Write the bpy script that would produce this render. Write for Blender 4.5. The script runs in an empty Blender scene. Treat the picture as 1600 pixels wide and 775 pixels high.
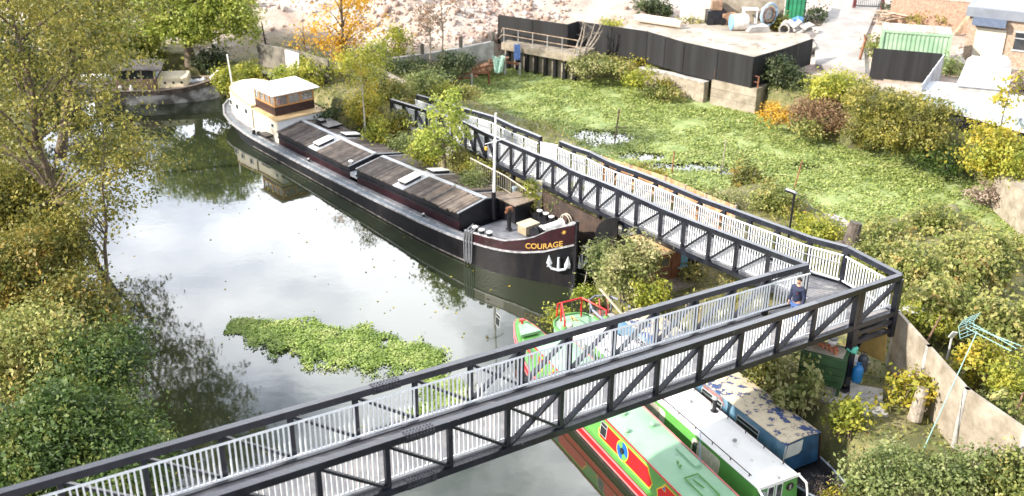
import bpy, math, random
import numpy as np
from mathutils import Vector, Matrix
R = math.radians
random.seed(7)
scene = bpy.context.scene
col = scene.collection

# ------------------------------------------------------------------ camera
CAM_H = 22.0
FPX = 1638.0            # focal length in pixels of the 1600 px wide photograph
PITCH = R(25.4)
ROLL = R(0.36)
cam_d = bpy.data.cameras.new('camera')
cam = bpy.data.objects.new('camera', cam_d)
col.objects.link(cam)
cam_d.sensor_width = 36.0
cam_d.lens = 36.0 * FPX / 1600.0
cam_d.clip_start = 0.5
cam_d.clip_end = 3000
cam.matrix_world = (Matrix.Translation((0, 0, CAM_H)) @ Matrix.Rotation(R(90) - PITCH, 4, 'X')
                    @ Matrix.Rotation(ROLL, 4, 'Z'))
cam_d.dof.use_dof = True
cam_d.dof.focus_distance = 37.0
cam_d.dof.aperture_fstop = 0.52
scene.camera = cam

# ------------------------------------------------------------------ light
SUN_AZ, SUN_EL = R(203), R(33)        # direction towards the sun (angle from +X), height
world = bpy.data.worlds.new('World')
scene.world = world
world.use_nodes = True
wn, wl = world.node_tree.nodes, world.node_tree.links
wn.clear()
w_out = wn.new('ShaderNodeOutputWorld')
bg = wn.new('ShaderNodeBackground')
bg.inputs['Strength'].default_value = 0.10
sky = wn.new('ShaderNodeTexSky')
sky.sky_type = 'NISHITA'
sky.sun_disc = False
sky.sun_elevation = SUN_EL
sky.sun_rotation = R(90) - SUN_AZ
sky.dust_density = 1.5
tc = wn.new('ShaderNodeTexCoord')
mp = wn.new('ShaderNodeMapping')
mp.inputs['Scale'].default_value = (1.0, 1.0, 1.9)
nz = wn.new('ShaderNodeTexNoise')
nz.inputs['Scale'].default_value = 3.1
nz.inputs['Detail'].default_value = 7
nz.inputs['Roughness'].default_value = 0.56
cr = wn.new('ShaderNodeValToRGB')
cr.color_ramp.elements[0].position = 0.30
cr.color_ramp.elements[1].position = 0.46
mx = wn.new('ShaderNodeMixRGB')
n2 = wn.new('ShaderNodeTexNoise')
n2.inputs['Scale'].default_value = 5.0
n2.inputs['Detail'].default_value = 4
cc = wn.new('ShaderNodeValToRGB')
cc.color_ramp.elements[0].color = (4.2, 4.5, 5.3, 1)
cc.color_ramp.elements[1].color = (8.5, 8.6, 8.7, 1)
cc.color_ramp.elements[0].position = 0.40
cc.color_ramp.elements[1].position = 0.60
wl.new(tc.outputs['Generated'], mp.inputs['Vector'])
wl.new(mp.outputs['Vector'], nz.inputs['Vector'])
wl.new(mp.outputs['Vector'], n2.inputs['Vector'])
wl.new(nz.outputs['Fac'], cr.inputs['Fac'])
wl.new(n2.outputs['Fac'], cc.inputs['Fac'])
wl.new(cr.outputs['Color'], mx.inputs['Fac'])
wl.new(sky.outputs['Color'], mx.inputs['Color1'])
# the cloud bank opposite the sun is the brightest part of the sky
sx = wn.new('ShaderNodeSeparateXYZ')
wl.new(tc.outputs['Generated'], sx.inputs[0])
my = wn.new('ShaderNodeMapRange')
my.inputs['From Min'].default_value = 0.35; my.inputs['From Max'].default_value = 0.95
my.inputs['To Min'].default_value = 0.0; my.inputs['To Max'].default_value = 1.0
wl.new(sx.outputs['Y'], my.inputs['Value'])
mz = wn.new('ShaderNodeMapRange')
mz.inputs['From Min'].default_value = 0.34; mz.inputs['From Max'].default_value = 0.72
mz.inputs['To Min'].default_value = 3.0; mz.inputs['To Max'].default_value = 2.3
wl.new(sx.outputs['Z'], mz.inputs['Value'])
mm = wn.new('ShaderNodeMath'); mm.operation = 'MULTIPLY_ADD'
wl.new(my.outputs['Result'], mm.inputs[0]); wl.new(mz.outputs['Result'], mm.inputs[1]); mm.inputs[2].default_value = 1.0
vm = wn.new('ShaderNodeVectorMath'); vm.operation = 'SCALE'
wl.new(cc.outputs['Color'], vm.inputs[0]); wl.new(mm.outputs[0], vm.inputs['Scale'])
wl.new(vm.outputs[0], mx.inputs['Color2'])
wl.new(mx.outputs['Color'], bg.inputs['Color'])
wl.new(bg.outputs['Background'], w_out.inputs['Surface'])

sun_d = bpy.data.lights.new('sun', 'SUN')
sun_d.energy = 4.4
sun_d.angle = R(1.6)
sun_d.color = (1.0, 0.91, 0.78)
sun = bpy.data.objects.new('sun', sun_d)
col.objects.link(sun)
sdir = Vector((math.cos(SUN_AZ) * math.cos(SUN_EL), math.sin(SUN_AZ) * math.cos(SUN_EL), math.sin(SUN_EL)))
sun.rotation_euler = sdir.to_track_quat('Z', 'Y').to_euler()
sun.location = (0, 0, 60)

vs = scene.view_settings
vs.view_transform = 'Standard'
vs.look = 'None'
vs.exposure = 1.18
vs.gamma = 1.0
vs.use_curve_mapping = False

# ------------------------------------------------------------------ measuring helpers
def ray(px, py):
    c, s = math.cos(ROLL), math.sin(ROLL)
    x, y = px - 800, py - 387.5
    x, y = c * x + s * y, -s * x + c * y
    return Vector((x / FPX, math.cos(PITCH) - y / FPX * math.sin(PITCH), -(math.sin(PITCH) + y / FPX * math.cos(PITCH))))
CAM = Vector((0, 0, CAM_H))
def at(px, py, h):
    d = ray(px, py)
    return CAM + d * ((h - CAM_H) / d.z)
def on_plane(px, py, a, b):            # where the sight line meets the upright plane through a and b
    d = ray(px, py)
    n = Vector((-(b - a).y, (b - a).x, 0))
    return CAM + d * ((a - CAM).dot(n) / d.dot(n))
def scale_at(p):                       # pixels per metre at a point
    return FPX / (p[1] * math.cos(PITCH) + (CAM_H - p[2]) * math.sin(PITCH))
ZOFF = 0.0                             # builders of the far bank count heights from its own datum
def up(p, py):                         # height on the plumb line over p that lies on picture row py
    d = ray(800 + (p[0] / p[1]) * 900, py)
    return CAM_H + d.z * (p[1] / d.y) - ZOFF

# ------------------------------------------------------------------ materials
MATS = {}
def mat(key, color, rough=0.7, var=0.12, scale=3.0, bump=0.0, metal=0.0, color2=None, lo=0.4, hi=0.6, stretch=None,
        spec=0.5, detail=6, bscale=None):
    if key in MATS:
        return MATS[key]
    m = bpy.data.materials.new(key)
    m.use_nodes = True
    n, l = m.node_tree.nodes, m.node_tree.links
    b = n['Principled BSDF']
    b.inputs['Roughness'].default_value = rough
    b.inputs['Metallic'].default_value = metal
    b.inputs['Specular IOR Level'].default_value = spec
    t = n.new('ShaderNodeTexCoord')
    g = n.new('ShaderNodeMapping')
    if stretch:
        g.inputs['Scale'].default_value = stretch
    nn = n.new('ShaderNodeTexNoise')
    nn.inputs['Scale'].default_value = scale
    nn.inputs['Detail'].default_value = detail
    nn.inputs['Roughness'].default_value = 0.6
    r = n.new('ShaderNodeValToRGB')
    c = color
    if color2 is None:
        c0 = tuple(max(0, v * (1 - var)) for v in c)
        c1 = tuple(min(1, v * (1 + var)) for v in c)
    else:
        c0, c1 = c, color2
    r.color_ramp.elements[0].position = lo
    r.color_ramp.elements[1].position = hi
    r.color_ramp.elements[0].color = (*c0, 1)
    r.color_ramp.elements[1].color = (*c1, 1)
    l.new(t.outputs['Object'], g.inputs['Vector'])
    l.new(g.outputs['Vector'], nn.inputs['Vector'])
    l.new(nn.outputs['Fac'], r.inputs['Fac'])
    l.new(r.outputs['Color'], b.inputs['Base Color'])
    if bump:
        bn = n.new('ShaderNodeTexNoise')
        bn.inputs['Scale'].default_value = bscale or scale * 4
        bn.inputs['Detail'].default_value = 5
        bb = n.new('ShaderNodeBump')
        bb.inputs['Strength'].default_value = min(1, bump)
        bb.inputs['Distance'].default_value = 0.05
        l.new(t.outputs['Object'], bn.inputs['Vector'])
        l.new(bn.outputs['Fac'], bb.inputs['Height'])
        l.new(bb.outputs['Normal'], b.inputs['Normal'])
    MATS[key] = m
    return m

def leaf_mat(key, cols, trans=0.4, rough=0.5, patch=0.68):
    """foliage: every leaf its own tint, patches of the crown lean one way"""
    if key in MATS:
        return MATS[key]
    m = bpy.data.materials.new(key)
    m.use_nodes = True
    n, l = m.node_tree.nodes, m.node_tree.links
    b = n['Principled BSDF']
    b.inputs['Roughness'].default_value = rough
    b.inputs['Specular IOR Level'].default_value = 0.4
    geo = n.new('ShaderNodeNewGeometry')
    t = n.new('ShaderNodeTexCoord')
    nn = n.new('ShaderNodeTexNoise')
    nn.inputs['Scale'].default_value = 1.1
    nn.inputs['Detail'].default_value = 4
    l.new(t.outputs['Object'], nn.inputs['Vector'])
    mr = n.new('ShaderNodeMapRange')
    mr.inputs['From Min'].default_value = 0.3
    mr.inputs['From Max'].default_value = 0.7
    l.new(nn.outputs['Fac'], mr.inputs['Value'])
    mixv = n.new('ShaderNodeMixRGB')
    mixv.inputs['Fac'].default_value = patch
    l.new(geo.outputs['Random Per Island'], mixv.inputs['Color1'])
    l.new(mr.outputs['Result'], mixv.inputs['Color2'])
    r = n.new('ShaderNodeValToRGB')
    els = r.color_ramp.elements
    els[0].position = 0.1
    els[0].color = (*cols[0], 1)
    els[1].position = 0.9
    els[1].color = (*cols[-1], 1)
    for i, c in enumerate(cols[1:-1]):
        e = els.new(0.1 + 0.8 * (i + 1) / (len(cols) - 1))
        e.color = (*c, 1)
    l.new(mixv.outputs['Color'], r.inputs['Fac'])
    l.new(r.outputs['Color'], b.inputs['Base Color'])
    tr = n.new('ShaderNodeBsdfTranslucent')
    l.new(r.outputs['Color'], tr.inputs['Color'])
    ms = n.new('ShaderNodeMixShader')
    ms.inputs['Fac'].default_value = trans
    l.new(b.outputs['BSDF'], ms.inputs[1])
    l.new(tr.outputs['BSDF'], ms.inputs[2])
    l.new(ms.outputs['Shader'], n['Material Output'].inputs['Surface'])
    MATS[key] = m
    return m

LM = {
 'ivy': leaf_mat('ivy_leaves', [(.025, .055, .014), (.06, .11, .028), (.12, .18, .045), (.27, .27, .065)]),
 'olive': leaf_mat('olive_leaves', [(.06, .075, .018), (.16, .17, .04), (.29, .27, .06), (.44, .36, .08)]),
 'autumn': leaf_mat('autumn_leaves', [(.06, .08, .02), (.13, .145, .03), (.24, .20, .045), (.42, .26, .045)]),
 'dark': leaf_mat('dark_leaves', [(.025, .045, .018), (.05, .075, .03), (.08, .11, .045), (.13, .15, .06)]),
 'willow': leaf_mat('willow_leaves', [(.14, .20, .03), (.26, .33, .05), (.40, .45, .09), (.50, .50, .12)]),
 'yellowgreen': leaf_mat('yellow_green_leaves', [(.10, .14, .02), (.24, .28, .04), (.42, .42, .06), (.56, .51, .09)]),
 'yellow': leaf_mat('yellow_leaves', [(.14, .18, .03), (.30, .30, .04), (.48, .40, .05), (.58, .40, .06)]),
 'orange': leaf_mat('orange_leaves', [(.38, .22, .03), (.58, .33, .03), (.65, .42, .05), (.60, .26, .03)]),
 'grey': leaf_mat('grey_green_leaves', [(.08, .12, .035), (.17, .22, .07), (.29, .33, .13), (.44, .44, .22)]),
 'pale': leaf_mat('pale_leaves', [(.10, .14, .04), (.22, .25, .08), (.38, .37, .17), (.50, .46, .26)]),
 'brown': leaf_mat('brown_leaves', [(.14, .09, .05), (.24, .15, .08), (.34, .22, .13), (.26, .19, .09)]),
 'twig': leaf_mat('dry_twigs', [(.18, .13, .10), (.27, .20, .16), (.36, .28, .23), (.42, .34, .28)], trans=0.1),
 'bramble': leaf_mat('bramble_leaves', [(.06, .09, .022), (.16, .20, .05), (.30, .32, .09), (.44, .42, .16), (.42, .27, .08)]),
 'weed': leaf_mat('pennywort_leaves', [(.16, .22, .055), (.24, .31, .08), (.33, .39, .12), (.40, .43, .18)], trans=0.25, patch=0.65),
 'weedb': leaf_mat('floating_clump_leaves', [(.12, .19, .04), (.20, .30, .06), (.31, .40, .11), (.40, .46, .17)], trans=0.25),
 'grass': leaf_mat('grass_blades', [(.10, .12, .03), (.22, .22, .06), (.36, .32, .12), (.14, .18, .04)], trans=0.3),
}
BARK = mat('bark', (.13, .10, .075), .9, .3, 6, .5)
BARKP = mat('pale_bark', (.30, .26, .22), .9, .25, 6, .4)

# ------------------------------------------------------------------ objects
ROOTM = {}
def tag(o, label=None, cat=None, group=None, kind=None):
    if label: o['label'] = label
    if cat: o['category'] = cat
    if group: o['group'] = group
    if kind: o['kind'] = kind
    return o
def thing(name, label, cat, loc=(0, 0, 0), rz=0.0, group=None):
    o = bpy.data.objects.new(name, None)
    o.empty_display_size = 0.3
    loc = (loc[0], loc[1], loc[2] + ZOFF)
    col.objects.link(o)
    o.location = loc
    o.rotation_euler = (0, 0, rz)
    ROOTM[o.name] = (Matrix.Translation(loc) @ Matrix.Rotation(rz, 4, 'Z')).inverted()
    tag(o, label, cat, group)
    return o
def root_of(o):
    while o.parent: o = o.parent
    return o

class MB:
    """collects shapes in world coordinates; build() makes them ONE mesh"""
    def __init__(s):
        s.v = []; s.f = []
    def add(s, vs_, fs):
        b = len(s.v)
        s.v.extend([tuple(p) for p in vs_])
        s.f.extend([tuple(i + b for i in f) for f in fs])
        return s
    def box(s, c, size, rz=0.0, tilt=None):
        hx, hy, hz = size[0] / 2, size[1] / 2, size[2] / 2
        M = Matrix.Rotation(rz, 3, 'Z')
        if tilt: M = M @ Matrix.Rotation(tilt[0], 3, 'X') @ Matrix.Rotation(tilt[1], 3, 'Y')
        c = Vector(c)
        vs_ = [c + M @ Vector((x, y, z)) for z in (-hz, hz) for y in (-hy, hy) for x in (-hx, hx)]
        return s.add(vs_, [(0, 2, 3, 1), (4, 5, 7, 6), (0, 1, 5, 4), (2, 6, 7, 3), (0, 4, 6, 2), (1, 3, 7, 5)])
    def bar(s, p, q, w, h, upv=(0, 0, 1)):
        p, q = Vector(p), Vector(q)
        d = (q - p).normalized()
        u = Vector(upv)
        sd = d.cross(u)
        if sd.length < 1e-4: sd = d.cross(Vector((1, 0, 0)))
        sd.normalize()
        u = sd.cross(d)
        a, b = sd * w / 2, u * h / 2
        vs_ = [p - a - b, p + a - b, p + a + b, p - a + b, q - a - b, q + a - b, q + a + b, q - a + b]
        return s.add(vs_, [(0, 1, 2, 3), (5, 4, 7, 6), (0, 4, 5, 1), (1, 5, 6, 2), (2, 6, 7, 3), (3, 7, 4, 0)])
    def tube(s, pts, r, n=8, cap=True):
        pts = [Vector(p) for p in pts]
        rs = r if isinstance(r, (list, tuple)) else [r] * len(pts)
        rings = []
        prev = None
        for i, p in enumerate(pts):
            if i == 0: d = pts[1] - p
            elif i == len(pts) - 1: d = p - pts[i - 1]
            else: d = (pts[i + 1] - p).normalized() + (p - pts[i - 1]).normalized()
            d.normalize()
            if prev is None:
                a = d.orthogonal().normalized()
            else:
                a = prev - d * prev.dot(d)
                a = a.normalized() if a.length > 1e-5 else d.orthogonal().normalized()
            prev = a
            b = d.cross(a)
            rings.append([p + (a * math.cos(2 * math.pi * k / n) + b * math.sin(2 * math.pi * k / n)) * rs[i] for k in range(n)])
        vs_ = [v for rg in rings for v in rg]
        fs = []
        for i in range(len(pts) - 1):
            for k in range(n):
                fs.append((i * n + k, i * n + (k + 1) % n, (i + 1) * n + (k + 1) % n, (i + 1) * n + k))
        if cap:
            fs.append(tuple(range(n - 1, -1, -1)))
            fs.append(tuple((len(pts) - 1) * n + k for k in range(n)))
        return s.add(vs_, fs)
    def prism(s, poly, z0, z1):
        n = len(poly)
        def zz(z, i): return z[i] if isinstance(z, (list, tuple)) else z
        vs_ = [(p[0], p[1], zz(z0, i)) for i, p in enumerate(poly)] + [(p[0], p[1], zz(z1, i)) for i, p in enumerate(poly)]
        fs = [tuple(range(n - 1, -1, -1)), tuple(range(n, 2 * n))] + [(i, (i + 1) % n, n + (i + 1) % n, n + i) for i in range(n)]
        return s.add(vs_, fs)
    def lathe(s, c, prof, n=16, axis=None):
        """prof: (radius, height) pairs"""
        c = Vector(c)
        M = Vector(axis).normalized().to_track_quat('Z', 'Y').to_matrix() if axis else Matrix.Identity(3)
        vs_ = []
        for r_, z in prof:
            for k in range(n):
                a = 2 * math.pi * k / n
                vs_.append(c + M @ Vector((r_ * math.cos(a), r_ * math.sin(a), z)))
        fs = []
        for i in range(len(prof) - 1):
            for k in range(n):
                fs.append((i * n + k, i * n + (k + 1) % n, (i + 1) * n + (k + 1) % n, (i + 1) * n + k))
        fs.append(tuple(range(n - 1, -1, -1)))
        fs.append(tuple((len(prof) - 1) * n + k for k in range(n)))
        return s.add(vs_, fs)
    def blob(s, c, rad, seed=0, rough=0.2, sub=2, flat=None):
        """uneven stone-like lump"""
        rnd = random.Random(seed)
        import bmesh
        bm = bmesh.new()
        bmesh.ops.create_icosphere(bm, subdivisions=sub, radius=1)
        ph = [rnd.uniform(0, 6.28) for _ in range(9)]
        vs_ = []
        for v in bm.verts:
            p = v.co.copy()
            k = 1 + rough * (math.sin(3 * p.x + ph[0]) * math.sin(2.3 * p.y + ph[1]) + .6 * math.sin(5 * p.z + ph[2] + 3 * p.x) + .4 * math.sin(8 * p.y + ph[3]))
            p = Vector((p.x * rad[0], p.y * rad[1], p.z * rad[2])) * k
            if flat is not None and p.z < flat: p.z = flat
            vs_.append(Vector(c) + p)
        fs = [tuple(v.index for v in f.verts) for f in bm.faces]
        bm.free()
        return s.add(vs_, fs)
    def build(s, name, material, parent=None, smooth=False, bevel=0.0, label=None):
        me = bpy.data.meshes.new(name)
        V = [(p[0], p[1], p[2] + ZOFF) for p in s.v] if ZOFF else s.v
        if parent is not None:
            M = ROOTM[root_of(parent).name]
            V = [tuple(M @ Vector(p)) for p in V]
        me.from_pydata(V, [], s.f)
        me.update()
        import bmesh
        bm = bmesh.new(); bm.from_mesh(me)
        bmesh.ops.recalc_face_normals(bm, faces=bm.faces)
        if bevel:
            bmesh.ops.bevel(bm, geom=[e for e in bm.edges if len(e.link_faces) == 2 and e.calc_face_angle(0) > 0.6],
                            offset=bevel, segments=2, affect='EDGES', clamp_overlap=True)
        bm.to_mesh(me); bm.free()
        if smooth:
            for p in me.polygons: p.use_smooth = True
            try:
                me.set_sharp_from_angle(angle=R(40))
            except Exception: pass
        me.materials.append(material)
        o = bpy.data.objects.new(name, me)
        col.objects.link(o)
        if parent is not None: o.parent = parent
        if label: o['label'] = label
        return o

def solo(name, mb, material, label, cat, group=None, **k):      # a thing that is one mesh
    o = mb.build(name, material, None, **k)
    return tag(o, label, cat, group)

# ------------------------------------------------------------------ foliage
RNG = np.random.default_rng(11)
def quads_mesh(name, V, material, parent=None):
    """V: (n,4,3) array of loose quads in world coordinates"""
    n = V.shape[0]
    W = V.reshape(-1, 3).astype(np.float64)
    if parent is not None:
        M = np.array(ROOTM[root_of(parent).name])
        W = W @ M[:3, :3].T + M[:3, 3]
    me = bpy.data.meshes.new(name)
    me.vertices.add(4 * n)
    me.vertices.foreach_set('co', W.ravel())
    me.loops.add(4 * n)
    me.loops.foreach_set('vertex_index', np.arange(4 * n, dtype=np.int32))
    me.polygons.add(n)
    me.polygons.foreach_set('loop_start', np.arange(0, 4 * n, 4, dtype=np.int32))
    me.update(calc_edges=True)
    me.materials.append(material)
    o = bpy.data.objects.new(name, me)
    col.objects.link(o)
    if parent is not None: o.parent = parent
    return o
def leaves_at(P, N, size, aspect=0.6):
    """P (n,3) leaf centres, N (n,3) facing directions"""
    n = len(P)
    N = N / np.maximum(np.linalg.norm(N, axis=1, keepdims=True), 1e-6)
    A = np.cross(N, RNG.normal(size=(n, 3)))
    A /= np.maximum(np.linalg.norm(A, axis=1, keepdims=True), 1e-6)
    B = np.cross(N, A)
    s = (size * RNG.uniform(0.45, 1.55, n))[:, None] / 2
    fold = N * s * 0.25
    return np.stack([P - A * s, P - B * s * aspect + fold, P + A * s, P + B * s * aspect + fold], axis=1)
def clump_points(blobs, n, clump=26, spread=0.22, shell=0.55):
    """leaf positions gathered in clumps over and inside a set of ellipsoids"""
    blobs = [(np.array(c, float), np.array(r, float)) for c, r in blobs]
    w = np.array([(r[0] * r[1] + r[1] * r[2] + r[0] * r[2]) for _, r in blobs])
    nc = max(3, int(n / clump))
    k = RNG.choice(len(blobs), nc, p=w / w.sum())
    d = RNG.normal(size=(nc, 3)); d /= np.linalg.norm(d, axis=1, keepdims=True)
    rr = shell + (1.08 - shell) * RNG.random(nc) ** 0.6
    rr = np.where(RNG.random(nc) < .12, rr * RNG.uniform(1.08, 1.38, nc), rr)     # stray sprigs
    C = np.array([b[0] for b in blobs])[k]
    Rr = np.array([b[1] for b in blobs])[k]
    cc_ = C + d * Rr * rr[:, None]
    idx = np.repeat(np.arange(nc), clump)
    sc = spread * RNG.uniform(0.5, 1.5, nc)[idx][:, None]
    P = cc_[idx] + RNG.normal(size=(len(idx), 3)) * sc * np.array([1, 1, .7])
    N = d[idx] * 0.8 + RNG.normal(size=(nc, 3))[idx] * 0.35 + RNG.normal(size=(len(idx), 3)) * 0.5 + np.array([0, 0, 0.45])
    return P, N
def blobs_for(c, w, d, h, k, seed, rel=0.45):
    rnd = random.Random(seed)
    out = [((c[0], c[1], c[2] + h * .38), (w * .33, d * .34, h * .38))]
    for i in range(k):
        a = rnd.uniform(0, 6.28); rr = rnd.uniform(.25, 1) ** .7
        x = math.cos(a) * rr * w * .37; y = math.sin(a) * rr * d * .37
        z = h * rnd.uniform(.18, .86) * (1.05 - .35 * rr)
        s_ = rnd.uniform(.10, .28)
        out.append(((c[0] + x, c[1] + y, c[2] + z), (w * s_, d * s_, max(h * s_ * .9, .15))))
    return out
def stems(base, blobs, k, r, seed):
    rnd = random.Random(seed)
    m = MB()
    for i in range(k * 2):
        b, br = blobs[rnd.randrange(len(blobs))]
        if i >= k:                       # long shoots that stand out of the crown
            b = (b[0] + rnd.uniform(-1.5, 1.5) * br[0], b[1] + rnd.uniform(-1.5, 1) * br[1], b[2] + rnd.uniform(.6, 1.7) * br[2]); r = min(r, .02)
        p0 = Vector(base) + Vector((rnd.uniform(-.3, .3), rnd.uniform(-.3, .3), -.2))
        p2 = Vector(b)
        p1 = (p0 + p2) / 2 + Vector((rnd.uniform(-.2, .2), rnd.uniform(-.2, .2), rnd.uniform(0, .3)))
        m.tube([p0, p1, p2], [r, r * .7, r * .25], 6)
    return m
def bush(name, label, cat, box, zg, pal, group=None, leaf=0.13, dens=1.0, k=9, tall=None, spread=0.2, depth=None, seed=None, under=True, shell=.55):
    """box: (x0,y0,x1,y1) of the crown in the photograph; zg: height of the ground it grows from"""
    x0, y0, x1, y1 = box
    seed = seed if seed is not None else int(x0 * 7 + y0)
    xc = (x0 + x1) / 2
    p = at(xc, y1, zg)
    if y1 < 260 and zg > 1.5:
        for _ in range(3):
            zg = max(1.2, gz(p.x, p.y)); p = at(xc, y1, zg)
    s = scale_at(p)
    w = (x1 - x0) / s
    dp = depth or w * .9
    dep = math.atan2(CAM_H - zg, p.y)
    h = tall or max(.5, ((y1 - y0) / s - .55 * dp * math.sin(dep)) / math.cos(dep))
    c = (p.x, p.y + dp * .38, zg)
    t = thing(name, label, cat, c, 0, group)
    bl = blobs_for(c, w, dp, h, k, seed)
    area = sum(4 * 3.14 * ((r[0] * r[1]) + (r[1] * r[2]) + (r[0] * r[2])) / 3 for _, r in bl)
    n = int(dens * 1.1 * area / (leaf * leaf * .6))
    n = max(250, min(n, 26000))
    P, N = clump_points(bl, n, spread=spread, shell=shell)
    P = P[P[:, 2] > zg - 0.3]
    N = N[:len(P)]
    quads_mesh('foliage', leaves_at(P, N, leaf), LM[pal], t)
    stems(c, bl, 7, max(.03, w * .012), seed).build('stem', BARK, t)
    return t, bl
def tree(name, label, cat, base, h, trunk_r, crowns, pal, leaf, dens=1.0, lean=(0, 0), group=None, seed=1, bark=None, limbs=10, spread=.35, shell=.3, nmax=60000):
    t = thing(name, label, cat, base, 0, group)
    rnd = random.Random(seed)
    b = Vector(base)
    top = b + Vector((lean[0], lean[1], h))
    m = MB()
    trunk = []
    for i in range(9):
        f = i / 8
        trunk.append(b.lerp(top, f) + Vector((rnd.uniform(-1, 1), rnd.uniform(-1, 1), 0)) * .012 * h * (f > 0) - Vector((0, 0, .3 if i == 0 else 0)))
    m.tube(trunk, [trunk_r * (1 - .85 * i / 8) * (1.3 if i == 0 else 1) for i in range(9)], 10)
    tr = m.build('trunk', bark or BARK, t, smooth=True)
    m = MB()
    for i in range(limbs):
        c, r_ = crowns[i % len(crowns)]
        q = Vector(c) + Vector((rnd.uniform(-.8, .8) * r_[0], rnd.uniform(-.8, .8) * r_[1], rnd.uniform(-.5, .8) * r_[2]))
        f = min(.93, max(.18, (q.z - b.z) / h - rnd.uniform(.08, .25)))
        p = b.lerp(top, f)
        mid = p.lerp(q, .5) + Vector((0, 0, .08 * (q - p).length))
        r0 = trunk_r * (1 - .8 * f) * .55
        m.tube([p, mid, q], [r0, r0 * .6, r0 * .15], 6)
        for j in range(4):
            f2 = rnd.uniform(.35, .95)
            s_ = mid.lerp(q, f2)
            e = s_ + Vector((rnd.uniform(-1, 1), rnd.uniform(-1, 1), rnd.uniform(-.3, .8))) * (q - p).length * .3
            m.tube([s_, e], [r0 * .3, r0 * .06], 5)
    m.build('branch', bark or BARK, t)
    area = sum(4 * 3.14 * ((r[0] * r[1]) + (r[1] * r[2]) + (r[0] * r[2])) / 3 for _, r in crowns)
    n = int(max(200, min(dens * area / (leaf * leaf * .6), nmax)))
    P, N = clump_points(crowns, n, clump=22, spread=spread, shell=shell)
    quads_mesh('crown', leaves_at(P, N, leaf), LM[pal], t)
    return t
# ------------------------------------------------------------------ ground, water
# straight frame of the barge: t metres aft of the bow, c metres to port
BA = R(130.3)
BU = Vector((math.cos(BA), math.sin(BA), 0)); BN = Vector((-BU.y, BU.x, 0))
BO = Vector((2.55, 41.9, 0)) - BN * .33
def BF(t, c, z): return BO + BU * t + BN * c + Vector((0, 0, z))

def xy(lst, z=0.0): return [tuple(at(a, b, z)[:2]) for a, b in lst]
river = ([(-12, 16), (-8, 4), (16, 4), (14.2, 20), (12.5, 25.2), (10.9, 28.4), (7.5, 35), (5.2, 38.8), (4.0, 40.6)]
         + [tuple(BF(1.0, -2.0, 0)[:2]), tuple(BF(4, -3.2, 0)[:2]), tuple(BF(12, -3.3, 0)[:2]), tuple(BF(22, -3.3, 0)[:2]), tuple(BF(29, -3.3, 0)[:2])]
         + xy([(470, 158), (400, 146), (345, 140), (290, 132), (200, 122), (150, 118), (90, 135), (60, 190), (70, 260), (85, 330), (95, 395), (118, 440),
               (150, 500), (185, 590), (215, 660), (226, 720)]))
creek = (xy([(690, 150), (720, 128), (780, 102), (905, 119), (1000, 130), (1048, 138), (1104, 152), (1112, 157), (1186, 173), (1206, 190), (1260, 208), (1330, 235), (1400, 235),
            (1470, 255), (1530, 290), (1600, 330), (1700, 400)])
         + xy([(1660, 420), (1570, 385), (1490, 325), (1400, 345), (1330, 365), (1262, 318), (1180, 292), (1100, 312), (1000, 280), (950, 262), (880, 215), (800, 186), (740, 163), (706, 152)], 1.2))
def sdf(X, Y, poly):                                  # distance to the outline, negative inside
    d = np.full(X.shape, 1e9); ins = np.zeros(X.shape, bool)
    n = len(poly)
    for i in range(n):
        ax, ay = poly[i]; bx, by = poly[(i + 1) % n]
        ex, ey = bx - ax, by - ay
        t = np.clip(((X - ax) * ex + (Y - ay) * ey) / (ex * ex + ey * ey), 0, 1)
        d = np.minimum(d, np.hypot(X - ax - t * ex, Y - ay - t * ey))
        c = ((ay > Y) != (by > Y)) & (X < (bx - ax) * (Y - ay) / (by - ay + 1e-12) + ax)
        ins ^= c
    return np.where(ins, -d, d)
FARX = np.array([-90, -26, -12, -4, 2, 10, 17, 22, 27, 34, 50, 90.])
FARY = np.array([73, 73, 71.5, 74, 78.5, 73.5, 69.0, 66.5, 62, 57, 50, 44.])
HEAPS = [(at(640, 45, 2.2), 9, 5, 2.4), (at(900, 20, 2.1), 12, 5, 1.3), (at(450, 50, 2.1), 8, 4, 1.2), (at(380, 60, 2.1), 6, 3, 1.4), (at(760, 15, 2.1), 9, 5, 2.0), (at(560, 20, 2.1), 7, 4, 1.6)]
def snoise(X, Y, f, seed):
    r = np.random.default_rng(seed); out = 0 * X
    for i in range(7):
        a = r.uniform(0, 6.28); k = f * r.uniform(.6, 1.7); p = r.uniform(0, 6.28)
        out = out + np.sin(k * (X * np.cos(a) + Y * np.sin(a)) + p)
    return out / 7
def height(X, Y):
    X = np.asarray(X, float); Y = np.asarray(Y, float)
    far = np.clip((Y - np.interp(X, FARX, FARY)) / 2.0 + .5, 0, 1)
    far = far * far * (3 - 2 * far)
    base = 1.75 + .2 * far + snoise(X, Y, .6, 3) * .16 + snoise(X, Y, 2.5, 4) * .06
    for c, rx, ry, h in HEAPS:
        base = base + h * np.exp(-(((X - c.x) / rx) ** 2 + ((Y - c.y) / ry) ** 2) * 1.6) * (1 + .25 * snoise(X, Y, 1.6, 9))
    lb = np.clip((-14 - X) / 8, 0, 1) * np.clip((70 - Y) / 10, 0, 1)      # left bank climbs away from the water
    base = base + lb * 1.0
    d = np.minimum(sdf(X, Y, river), sdf(X, Y, creek))
    k = np.clip((d + .5) / 1.0, 0, 1)
    k = k * k * (3 - 2 * k)
    return -1.4 + (base + 1.4) * k
def gz(x, y): return float(height(np.array([x]), np.array([y]))[0])

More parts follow.
